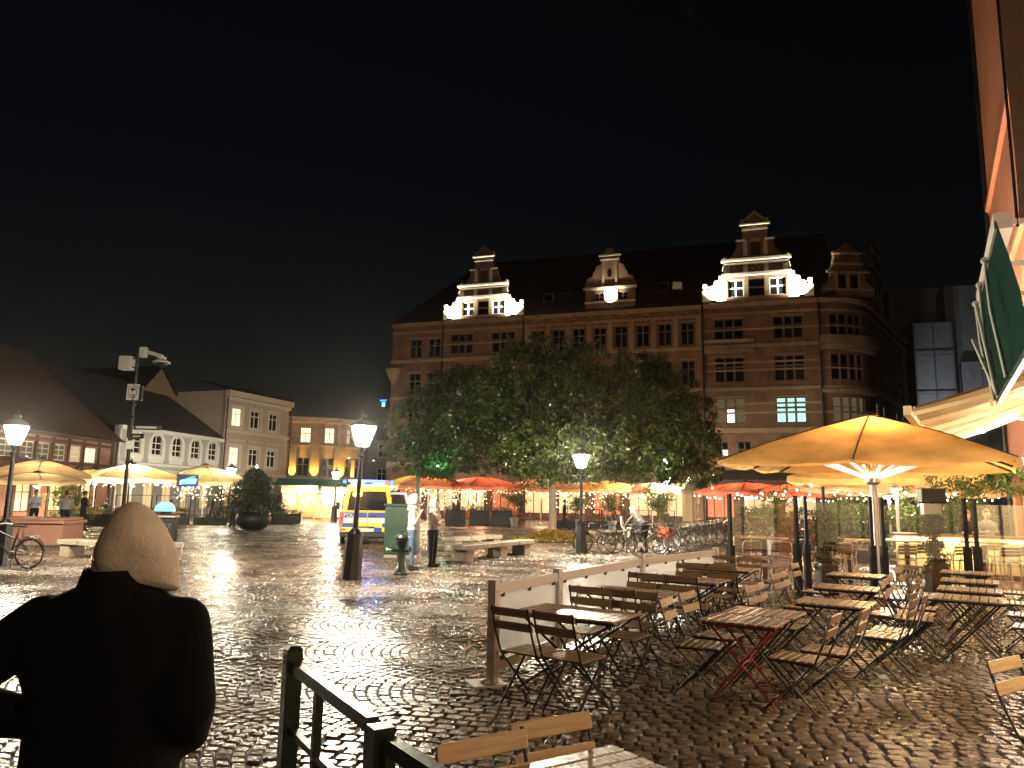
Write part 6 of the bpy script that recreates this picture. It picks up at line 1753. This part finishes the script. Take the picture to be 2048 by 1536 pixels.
# ================================================================ folding tables and chairs
def folding_chair(wood):
    t = thing('folding_chair', '', 'chair')
    for s_ in (-1, 1):
        x = .195 * s_
        m_ = MB(); m_.tube([(x, -.355, .86), (x, -.285, .62), (x, -.205, .44), (x, .24, .012)], .0095, 6); m_.build('back_post', M['iron_black'], t, smooth=60)
        x = .17 * s_
        m_ = MB(); m_.tube([(x, .19, .438), (x, -.23, .012)], .0105, 6); m_.build('leg', M['iron_black'], t, smooth=60)
    for y, z in ((.2, .055), (-.19, .06)): MB().cyl((-.195, y, z), (.195, y, z), .007, n=6).build('rung', M['iron_black'], t)
    f = MB()
    for s_ in (-1, 1): f.beam((.18 * s_, -.2, .43), (.18 * s_, .2, .438), .014, .02)
    f.build('seat_rail', M['iron_black'], t)
    for k in range(6):
        MB().cbox((0, -.175 + .068 * k, .45), (.40, .055, .016), .004).build('seat_slat', M[wood], t)
    for z, y in ((.815, -.338), (.695, -.303)):
        MB().cbox((0, y, z), (.42, .016, .075), .004, rot=Matrix.Rotation(rad(16), 3, 'X')).build('back_slat', M[wood], t)
    return t
def folding_table(lx, ly, metal):
    t = thing('folding_table', '', 'table')
    n = round(lx / .088); w = lx / n
    for k in range(n):
        MB().cbox((-lx/2 + w * (k + .5), 0, .715), (ly, w - .012, .02), .004, rz=math.pi / 2).build('slat', M['wood_grey'], t)
    f = MB()
    for y in (-ly/2 + .05, ly/2 - .05): f.beam((-lx/2 + .02, y, .69), (lx/2 - .02, y, .69), .02, .026)
    f.build('top_rail', M[metal], t)
    for s_, y in ((1, -ly/2 + .09), (1, ly/2 - .09), (-1, -ly/2 + .12), (-1, ly/2 - .12)):
        MB().cyl((s_ * (lx/2 - .07), y, .68), (-s_ * (lx/2 - .06), y, .01), .0115, n=7).build('leg', M[metal], t)
    for s_ in (-1, 1): MB().cyl((s_ * (lx/2 - .085), -ly/2 + .09, .06), (s_ * (lx/2 - .085), ly/2 - .09, .06), .009, n=6).build('rung', M[metal], t)
    MB().cyl((0, -ly/2 + .08, .345), (0, ly/2 - .08, .345), .008, n=6).build('hinge_rod', M[metal], t)
    return t
G_T, G_C = 'slatted folding tables of the outdoor seating', 'slatted folding chairs of the outdoor seating'
tabs = {}
def table(loc, rz, lx, ly, lb_, metal='iron_black'):
    k = (lx, ly, metal)
    if k not in tabs: o = tabs[k] = folding_table(lx, ly, metal)
    else: o = copy_tree(tabs[k])
    o.location = (loc[0], loc[1], .002); o.rotation_euler = (0, 0, rz); o['label'] = lb_; o['group'] = G_T
chs = {}
def chair(loc, d, lb_, wood='wood_slat', jit=5):
    if wood not in chs: o = chs[wood] = folding_chair(wood)
    else: o = copy_tree(chs[wood])
    o.location = (loc[0], loc[1], .002); o.rotation_euler = (0, 0, math.atan2(d[1], d[0]) - math.pi / 2 + rad(R.uniform(-jit, jit))); o['label'] = lb_; o['group'] = G_C
aFN = math.atan2(FN[1], FN[0])
def loc(c, f, n): return (c[0] + FD[0] * f + FN[0] * n, c[1] + FD[1] * f + FN[1] * n)
names = ['the first fence table', 'the second fence table', 'the third fence table', 'the last fence table']
for k, c in enumerate([(.66, 7.43), (1.46, 9.18), (2.48, 10.74), (3.51, 12.6)]):
    nm = names[k]
    table(c, aFN, 1.1, .68, 'dark slatted folding table by the white fence: ' + nm.replace('the ', '', 1))
    for s_, w_ in ((-1, 'left'), (1, 'right')):
        chair(loc(c, -.62, .215 * s_ + .1), FD, f'{w_} one of two folding chairs on the near side of {nm}')
        chair(loc(c, .6, .25 * s_ - .02), -FD, f'{w_} one of two folding chairs beyond {nm}')
red = (2.2, 7.16)
table(red, aFN, .70, .56, 'folding table with red legs, front half of the pushed together pair', 'iron_red')
table(loc(red, .6, 0.02), aFN, .70, .56, 'folding table with black legs pushed against the red legged one')
chair(loc(red, .02, -.42), FN, 'chair to the left of the red legged table')
chair(loc(red, .62, -.44), FN, 'chair to the left of the table behind the red legged one')
chair(loc(red, -.05, .46), -FN, 'chair to the right of the red legged table, seat in front of it')
chair(loc(red, .50, .62), -FN, 'chair to the right of the table behind the red legged one')
T = {'the first middle table behind the red legged pair': (3.62, 8.51), 'the second middle table behind the red legged pair': (4.44, 10.03), 'the last middle table, by the parasol pole': (5.36, 11.8)}
for k, (nm, c) in enumerate(T.items()):
    table(c, aFN, .78, .62, 'slatted folding table: ' + nm.replace('the ', '', 1))
    for s_, w_ in ((-1, 'near'), (1, 'far')):
        if not (k == 2 and s_ == 1): chair(loc(c, .17 * s_ * 1.25, -.52), FN, f'{w_} chair on the left of {nm}', jit=9)
        chair(loc(c, .21 * s_, .5 + .03 * s_), -FN, f'{w_} chair on the right of {nm}', jit=9)
T = {'the nearest table of the right hand row': (5.47, 9.09), 'the second table of the right hand row': (6.05, 10.05), 'the third table of the right hand row': (6.75, 11.2), 'the far table of the right hand row': (7.55, 12.6)}
for k, (nm, c) in enumerate(T.items()):
    table(c, aFN, .74, .62, 'slatted folding table: ' + nm.replace('the ', '', 1))
    if k < 3:
        chair(loc(c, -.12, -.58), FN, f'near chair on the left of {nm}', jit=8)
        if k != 1: chair(loc(c, .3, -.6), FN, f'far chair on the left of {nm}', jit=8)
    chair(loc(c, .02, .6), -FN, f'chair on the right of {nm}', jit=8)
chair((6.3, 8.6), -FN, 'chair at the right edge with its back to the salmon house')
chair((6.15, 11.9), (-.7, -.7), 'pale chair alone between the middle and the right hand rows')
chair((4.6, 13.3), (.2, -1), 'chair alone in front of the left glass screen')
# nearest table and chairs
d0 = (math.cos(rad(-58)), math.sin(rad(-58)))
table((.22, 2.90), rad(34 + 90), .74, 1.1, 'nearest slatted table at the bottom edge, cut by the frame')
chair((.10, 2.88), d0, 'left one of two wooden chairs at the bottom edge by the green railing', 'wood_slat_pale', 2)
chair((.378, 3.16), d0, 'right one of two wooden chairs at the bottom edge, before the table', 'wood_slat_pale', 2)
chair((3.33, 4.63), d0, 'single pale wooden chair cut by the right edge in the foreground', 'wood_slat_pale', 2)
table((3.8, 4.1), rad(34), .74, .74, 'slatted table by the single chair at the right edge')

# ================================================================ green railing in the foreground
rl = thing('green_railing', 'dark green steel railing in the foreground by the nearest chairs', 'railing')
pa, pb, pc = Vector((-1.015, 3.69, 0)), Vector((-.472, 2.79, 0)), Vector((-.434, 2.69, 0))
d = (pb - pa).normalized(); rz_ = math.atan2(d.y, d.x)
def sq(name, p, w, z0, z1, par=rl): return MB().box(p + V(0, 0, (z0 + z1) / 2), (w, w, z1 - z0), rz_).build(name, M['iron_green'], par)
sq('post', pa, .075, 0, 1.06); q = MB().lathe([(.05, 1.06), (.052, 1.075), (.03, 1.09)], 4, pa, ph=rz_ + rad(45)).build('post_cap', M['iron_green'], rl)
MB().beam(pa + d * .04 + V(0, 0, 1.0), pb + V(0, 0, 1.0), .045, .05).build('top_rail', M['iron_green'], rl)
MB().beam(pa + d * .04 + V(0, 0, .72), pb + V(0, 0, .72), .03, .03).build('mid_rail', M['iron_green'], rl)
MB().beam(pa + d * .04 + V(0, 0, .14), pb + V(0, 0, .14), .03, .03).build('bottom_rail', M['iron_green'], rl)
sq('baluster', pa + d * .42, .035, .14, .98); sq('end_stile', pb, .045, .12, 1.02)
MB().cyl(pb + d * .02 + V(0, 0, .88), pc + V(0, 0, .88), .022, n=8).build('hinge', M['iron_green'], rl)
gt = thing('green_gate', 'dark green gate panel continuing the railing at the bottom edge', 'gate')
sq('post', pc + d * .02, .075, 0, 1.03, gt)
p2 = pc + d * .1; p3 = p2 + Vector((.56, -.83, 0)) * 1.5
MB().beam(p2 + V(0, 0, .99), p3 + V(0, 0, .99), .045, .05).build('top_rail', M['iron_green'], gt)
MB().beam(p2 + V(0, 0, .14), p3 + V(0, 0, .14), .03, .03).build('bottom_rail', M['iron_green'], gt)
for f in (.0, .33, .66, 1): sq('baluster', p2.lerp(p3, f), .035, .0, .965, gt)

# ================================================================ people
def capsule(mb, a, b_, ra, rb, n=12, k=6):
    a, b_ = Vector(a), Vector(b_); d = (b_ - a); L_ = d.length
    if L_ < 1e-5: return mb.ell(a, ra, n, 8)
    d.normalize(); pts_, rs = [], []
    for i in range(k): t = math.pi / 2 * (1 - i / k); pts_.append(a - d * ra * math.sin(t)); rs.append(max(.002, ra * math.cos(t)))
    for i in range(1, 5): f = i / 5; pts_.append(a.lerp(b_, f)); rs.append(ra + (rb - ra) * f)
    for i in range(k): t = math.pi / 2 * i / (k - 1); pts_.append(b_ + d * rb * math.sin(t)); rs.append(max(.002, rb * math.cos(t)))
    return mb.tube(pts_, rs, n)

def fuse(mb, voxel, smooth=6, fac=.5):
    """one continuous skin from overlapping limbs"""
    me = mb.mesh('tmp', M['skin'])
    o = bpy.data.objects.new('tmp', me); COL.objects.link(o)
    r = o.modifiers.new('r', 'REMESH'); r.mode = 'VOXEL'; r.voxel_size = voxel
    s_ = o.modifiers.new('s', 'SMOOTH'); s_.iterations = smooth; s_.factor = fac
    dg = bpy.context.evaluated_depsgraph_get()
    out = bpy.data.meshes.new_from_object(o.evaluated_get(dg))
    bpy.data.objects.remove(o); bpy.data.meshes.remove(me)
    out.polygons.foreach_set('use_smooth', [True] * len(out.polygons))
    return out

def paint(me, mats, fn):
    me.materials.clear()
    for m_ in mats: me.materials.append(M[m_])
    me.polygons.foreach_set('material_index', [fn(p.center) for p in me.polygons])

def person(label, loc_, rz, h=1.76, top='cloth_white', legs='denim', hair='hair_dark', shoes='cloth_black', pose='stand', hood=None, vox=.018, short=False, helmet=None, group=None, arms='hang', build=1.0, head_turn=0.0, face=False, skirt=False):
    """faces +y; one body surface painted as clothes and skin by region"""
    t = thing('person', label, 'person', (*loc_, 0), rz, group)
    s = h / 1.76; b = build
    J = dict(pel=(0, 0, .93), ch=(0, .01, 1.27), nk=(0, .0, 1.46), hd=(0, .03, 1.62))
    if pose == 'walk': hip_k, an = ((-.09, .16, .5), (.09, -.10, .48)), ((-.1, .28, .09), (.1, -.36, .13))
    elif pose == 'sit': hip_k, an = ((-.1, .42, .5), (.1, .42, .5)), ((-.11, .4, .09), (.11, .42, .09))
    elif pose == 'bend': hip_k, an = ((-.1, .05, .49), (.1, .02, .49)), ((-.11, 0, .09), (.11, -.05, .09))
    else: hip_k, an = ((-.1, .02, .49), (.11, .0, .49)), ((-.12, -.02, .09), (.14, .02, .09))
    if pose == 'sit': J = dict(pel=(0, 0, .52), ch=(0, .06, .88), nk=(0, .07, 1.07), hd=(0, .11, 1.24))
    if pose == 'bend': J = dict(pel=(0, -.06, .92), ch=(0, .22, 1.16), nk=(0, .38, 1.28), hd=(0, .5, 1.38))
    P = lambda p: Vector(p) * s
    mb = MB()
    pel, ch, nk, hd = (Vector(J[k]) for k in ('pel', 'ch', 'nk', 'hd'))
    up = (nk - pel).normalized(); R3 = Vector((0, 0, 1)).rotation_difference(up).to_matrix()
    def E(c, r): mb.ell(P(c), [x * s for x in r], 14, 10, R3)
    E(pel + up * .02, (.175 * b, .125 * b, .15)); E(pel.lerp(ch, .5), (.165 * b, .12 * b, .2)); E(ch, (.19 * b, .125 * b, .2)); E(ch.lerp(nk, .55), (.185 * b, .095, .1))
    capsule(mb, P(ch.lerp(nk, .6)), P(hd), .062 * s, .055 * s)
    mb.ell(P(hd + V(0, 0, .03)), (.078 * s, .098 * s, .115 * s), 14, 10); mb.ell(P(hd + V(0, .045, -.055)), (.055 * s, .055 * s, .06 * s), 12, 8)
    mb.ell(P(hd + V(0, .115, -.005)), (.014 * s, .022 * s, .024 * s), 8, 6)
    for sx in (-1, 1): mb.ell(P(hd + V(.08 * sx, 0, 0)), (.014 * s, .026 * s, .034 * s), 8, 6)
    hands = []
    for i, sx in enumerate((-1, 1)):
        hip = pel + V(.09 * sx, 0, -.04); kn, ak = Vector(hip_k[i]), Vector(an[i])
        capsule(mb, P(hip), P(kn), .098 * s * b, .062 * s); capsule(mb, P(kn), P(ak), .064 * s, .046 * s)
        capsule(mb, P(ak + V(0, -.04, -.05)), P(ak + V(.01 * sx, .15, -.06)), .042 * s, .034 * s)
        sh = ch.lerp(nk, .62) + V(.185 * sx * b, 0, -.02)
        a = arms if isinstance(arms, str) else arms[i]
        if a == 'hang': el, wr = sh + V(.06 * sx, -.03, -.30), sh + V(.07 * sx, .04, -.56)
        elif a == 'cross': el, wr = sh + V(.05 * sx, .08, -.27), sh + V(-.20 * sx, .19, -.22 + .03 * sx)
        elif a == 'front': el, wr = sh + V(.05 * sx, .03, -.28), sh + V(-.05 * sx, .26, -.22)
        elif a == 'face': el, wr = sh + V(.05 * sx, .06, -.27), sh + V(-.08 * sx, .17, -.05)
        elif a == 'pocket': el, wr = sh + V(.12 * sx, -.08, -.28), sh + V(.0, .08, -.47)
        elif a == 'reach': el, wr = sh + V(.03 * sx, .2, -.2), sh + V(0, .38, -.32)
        capsule(mb, P(sh), P(el), .06 * s * b, .046 * s); capsule(mb, P(el), P(wr), .046 * s, .034 * s)
        dv = (wr - el).normalized(); q = Vector((0, 0, 1)).cross(dv)
        q = q.normalized() if q.length > .2 else Vector((0, 1, 0))
        capsule(mb, P(wr), P(wr + dv * .08), .033 * s, .036 * s)
        for f in range(4): capsule(mb, P(wr + dv * .09 + q * (.027 - .018 * f)), P(wr + dv * (.165 - .008 * abs(f - 1.4)) + q * (.03 - .02 * f) + V(0, 0, -.008)), .0105 * s, .0085 * s, 6, 3)
        capsule(mb, P(wr + dv * .03 + q * .03), P(wr + dv * .1 + q * .065), .012 * s, .009 * s, 6, 3)
        hands.append((P(wr), P(wr + dv * .1)))
    if skirt: mb.lathe([(.19 * s, .95 * s), (.27 * s, .5 * s), (.3 * s, .22 * s)], 16, P(V(pel.x, pel.y, 0)))
    me = fuse(mb, vox, 4)
    hz, pz, az = P(hd), P(pel), .12 * s
    def reg(c):
        for w_, f in hands:
            if (c - f).length < .105 * s or (c - w_).length < .02 * s: return 2
            if short and (c - w_).length < .2 * s: return 2
        if (c - hz).length < .15 * s and c.z > nk.z * s + .02: return 2
        if c.z < az: return 3
        if pose == 'bend': return 0 if (c - pz).dot(up) > .02 * s else 1
        return 0 if (c.z > pz.z + .02 * s and not (pose == 'sit' and c.y > .2)) else 1
    paint(me, [top, legs, 'skin', shoes], reg)
    link('body', me, t)
    hm = MB()
    if hood:
        c = hz + V(0, -.022, .022) * s; n = 14; rings = []
        for k, (y, r_, dz) in enumerate(((.1, .118, .012), (.06, .14, .015), (0, .148, .01), (-.07, .135, -.005), (-.12, .095, -.02), (-.15, .03, -.02))):
            rings.append([c + V(math.sin(2*math.pi*i/n) * r_ * .82, y, math.cos(2*math.pi*i/n) * r_ * 1.05 + dz) * s for i in range(n)])
        hm.loft(rings, cap=False); hm.lathe([(.13 * s, -.06), (.12 * s, .0), (.1 * s, .06)], 14, P(nk + V(0, -.01, .0)), cap=False)
        o = hm.build('hood', M[hood], t, smooth=180); md = o.modifiers.new('thick', 'SOLIDIFY'); md.thickness = .012; md.offset = 0
    elif helmet:
        rings = []
        for z, r_ in ((-.0, 1.0), (.04, 1.02), (.09, .88), (.125, .6), (.145, .2)): rings.append([hz + V(math.cos(2*math.pi*i/14) * .1 * r_, math.sin(2*math.pi*i/14) * .128 * r_ - .01, z + .03) * s for i in range(14)])
        hm.loft(rings).build('helmet', M[helmet], t, smooth=60)
        for x in (-.05, 0, .05): MB().tube([hz + V(x, .09, .12) * s, hz + V(x, 0, .178 - abs(x) * .3) * s, hz + V(x, -.1, .12) * s], .008, 4).build('helmet_vent', M['plastic_black'], t)
    else:
        me2 = MB(); rings = []
        for z, r_, dy in ((-.05, .85, -.035), (0, 1.02, -.025), (.05, 1.08, -.018), (.1, .92, -.01), (.14, .5, -.005), (.155, .12, 0)): rings.append([hz + V(math.cos(2*math.pi*i/14) * .083 * r_, math.sin(2*math.pi*i/14) * .1 * r_ + dy, z + .02) * s for i in range(14)])
        me2.loft(rings).build('hair', M[hair], t, smooth=60)
    if face:
        for sx in (-1, 1): MB().ell(hz + V(.032 * sx, .1, .022) * s, .011 * s, 8, 6).build('eye', M['paint_black'], t)
        MB().beam(hz + V(-.025, .103, -.055) * s, hz + V(.025, .103, -.055) * s, .008, .008).build('mouth', M['brick_red'], t)
    return t
person('man in a white hood and short sleeves standing by the hydrant', (-2.42, 18.9), rad(-85), 1.82, 'cloth_white', 'denim', hood='cloth_white', arms=('hang', 'face'), vox=.013, short=True, face=True)
person('person in a white hooded jacket with folded arms beside the stone bench', (-2.0, 19.95), rad(-112), 1.74, 'cloth_white', 'cloth_navy', hood='cloth_white', arms='cross', vox=.013, build=1.1, face=True)
person('cyclist in a white helmet and grey jacket bending over the parked bicycles', (4.75, 26.9), rad(35), 1.8, 'cloth_grey', 'cloth_black', helmet='helmet_white', pose='bend', arms='reach', vox=.016)
person('man in a dark suit walking across the left of the square', (-17.3, 43.9), rad(-70), 1.78, 'cloth_navy', 'cloth_navy', hair='hair_grey', pose='walk', vox=.02)
person('person in a pale blue shirt behind the pink basin', (-21.6, 34.4), rad(-150), 1.78, 'cloth_shirt', 'cloth_black', arms='front', vox=.02)
person('broad person in a white tee shirt behind the pink basin', (-20.2, 34.4), rad(20), 1.74, 'cloth_white', 'cloth_black', arms='front', build=1.3, short=True, vox=.02)
person('person in black between the white tee shirt and the bush', (-19.5, 34.6), rad(-30), 1.76, 'cloth_black', 'cloth_black', arms='front', vox=.02)
person('dark figure walking past just right of the tree trunk', (3.3, 45.5), rad(-80), 1.75, 'cloth_black', 'cloth_navy', pose='walk', vox=.022)
person('dark figure standing behind the potted conifer bowl', (-14.8, 40.5), rad(160), 1.6, 'cloth_black', 'cloth_black', arms='front', vox=.022)
for k, (x, y, rz, tp, lb_) in enumerate([(-21.9, 41.0, 40, 'cloth_navy', 'seated guest in navy at the left terrace, right of the bush'), (-19.2, 42.6, -60, 'cloth_black', 'seated guest in black behind the litter bin'),
        (-6.4, 53.6, 20, 'cloth_black', 'seated guest under the pale parasol behind the hooded men'), (-2.6, 52.4, -40, 'cloth_navy', 'seated guest under the orange-red parasol'), (6.9, 49.3, 60, 'cloth_black', 'seated guest behind the bicycle rack lamp'),
        (12.6, 33.9, 200, 'cloth_grey', 'seated guest under the red parasols, seen through the glass screen')]):
    person(lb_, (x, y), rad(rz), 1.74, tp, 'cloth_black', pose='sit', arms='front', vox=.025, group='seated guests')
person('person with brown hair behind the bar counter', (12.3, 20.3), rad(150), 1.68, 'cloth_black', 'cloth_black', hair='wood_brown', arms='front', vox=.022)
person('person in grey clothes at the bar, far right', (13.0, 20.6), rad(170), 1.72, 'cloth_grey', 'cloth_black', arms='front', vox=.022)

# the woman in the foreground, seen from behind
wm = thing('person', 'person in a black coat and beige hood walking away in the left foreground', 'person', (-1.08, 2.12, 0), rad(3))
mb = MB()
def ring(z, w, dp, x=0, y=0, n=24, e=2.4):
    o = []
    for i in range(n):
        t = 2 * math.pi * i / n; c_, s_ = math.cos(t), math.sin(t)
        o.append((x + w * math.copysign(abs(c_) ** (2 / e), c_), y + dp * math.copysign(abs(s_) ** (2 / e), s_), z))
    return o
mb.loft([ring(.42, .27, .2), ring(.7, .25, .18), ring(.95, .215, .16), ring(1.1, .19, .15), ring(1.25, .185, .145, 0, -.01), ring(1.36, .225, .14, 0, -.02), ring(1.45, .238, .125, 0, -.02, e=2.0), ring(1.495, .195, .112, .0, -.02, e=2.0), ring(1.53, .125, .1, .005, -.015, e=2.0), ring(1.56, .08, .08, .02, -.01, e=2.0), ring(1.62, .07, .07)])
sl_, sr_ = V(-.18, -.01, 1.44), V(.188, -.01, 1.44)
capsule(mb, sl_, V(-.43, -.04, 1.25), .08, .068); capsule(mb, V(-.43, -.04, 1.25), V(-.2, .12, 1.15), .07, .055)
capsule(mb, sr_, V(.232, -.06, 1.25), .078, .078); capsule(mb, V(.232, -.06, 1.25), V(.18, .13, 1.12), .08, .058)
capsule(mb, V(-.12, -.015, 1.45), sl_, .06, .075); capsule(mb, V(.12, -.015, 1.45), sr_, .06, .075)
for x in (-.1, .1):
    capsule(mb, V(x, 0, .6), V(x, .03 if x < 0 else -.03, .1), .085, .06); capsule(mb, V(x, -.05, .06), V(x, .16, .05), .05, .042)
capsule(mb, V(-.2, .12, 1.15), V(-.15, .19, 1.12), .035, .03); capsule(mb, V(.18, .13, 1.12), V(.13, .2, 1.1), .035, .03)
for q, sx in ((V(-.15, .19, 1.12), 1), (V(.13, .2, 1.1), -1)):
    for f in range(4): capsule(mb, q + V(.0, 0, .02 - .014 * f), q + V(.07 * sx, .03, .01 - .016 * f), .0105, .009, 6, 3)
    capsule(mb, q, q + V(.03 * sx, .05, .04), .012, .01, 6, 3)
capsule(mb, V(0, 0, 1.5), V(0, .03, 1.6), .055, .055); mb.ell((.035, .035, 1.63), (.066, .08, .09))
me = fuse(mb, .013, 10)
paint(me, ['coat_black', 'skin', 'cloth_black'], lambda c: 1 if (c.z > 1.57 or (c - V(-.12, .2, 1.12)).length < .07 or (c - V(.1, .21, 1.1)).length < .07) else (2 if c.z < .4 else 0))
link('body', me, wm)
col = MB(); col.loft([ring(1.44, .17, .13, .0, -.015, e=2), ring(1.5, .12, .122, .006, -.018, e=2), ring(1.55, .088, .116, .006, -.02, e=2), ring(1.592, .075, .112, .006, -.02, e=2), ring(1.588, .066, .1, .006, -.018, e=2)], cap=False)
o = col.build('collar', M['coat_black'], wm, smooth=180); md = o.modifiers.new('t', 'SOLIDIFY'); md.thickness = .012
hd = MB(); hr = []
NH = 48
for z, w, dp, x, y in ((1.54, .090, .085, .05, .012), (1.555, .108, .092, .054, .008), (1.58, .113, .098, .048, .003), (1.605, .114, .106, .044, -.001), (1.634, .109, .116, .04, -.004), (1.655, .102, .116, .037, -.006), (1.678, .092, .108, .034, -.01), (1.705, .078, .094, .031, -.014), (1.728, .062, .078, .028, -.018), (1.746, .046, .058, .026, -.022), (1.76, .028, .036, .025, -.025), (1.768, .01, .012, .025, -.025)):
    r_ = ring(z, w, dp, x, y, NH, 2.0)
    o_ = []
    for i, (px, py, pz) in enumerate(r_):
        t = 2 * math.pi * i / NH
        # slack cloth: slanting folds that fade towards the peak, deeper at the nape
        k = max(0, min(1, (1.735 - z) / .16))
        f = .008 * math.sin(3 * t + (z - 1.5) * 22) + .0025 * math.sin(6 * t - (z - 1.5) * 40) + .005 * math.sin(2 * t + (z - 1.5) * 48)
        c_ = 1 + f * k / .11
        sag = .014 * max(0, (px - x) / .12) ** 1.5 if z < 1.6 else 0
        o_.append((x + (px - x) * c_, y + (py - y) * c_, pz - sag - .012 * k * math.sin(t * 2 + 1)))
    hr.append(o_)
hd.loft(hr)
hm_ = fuse(hd, .006, 6); hm_.materials.clear(); hm_.materials.append(M['hood_beige'])
hq = link('hood', hm_, wm, (.012, 0, .012)); hq.scale = (.93, .95, .995)

# ================================================================ added thin scattering volume, giving the lamps a lens-like glow
HZ = MB(); HZ.box((0, 50, 19), (640, 720, 41.5))
hz = HZ.build('bloom_haze', []); hz['kind'] = 'stuff'
vm = bpy.data.materials.new('lamp_bloom'); vm.use_nodes = True
vn, vl = vm.node_tree.nodes, vm.node_tree.links
vn.remove(vn['Principled BSDF'])
pv = vn.new('ShaderNodeVolumePrincipled'); pv.inputs['Density'].default_value = .00014; pv.inputs['Color'].default_value = (.94, .95, .97, 1); pv.inputs['Anisotropy'].default_value = .9
vl.new(pv.outputs[0], vn['Material Output'].inputs['Volume'])
hz.data.materials.append(vm)
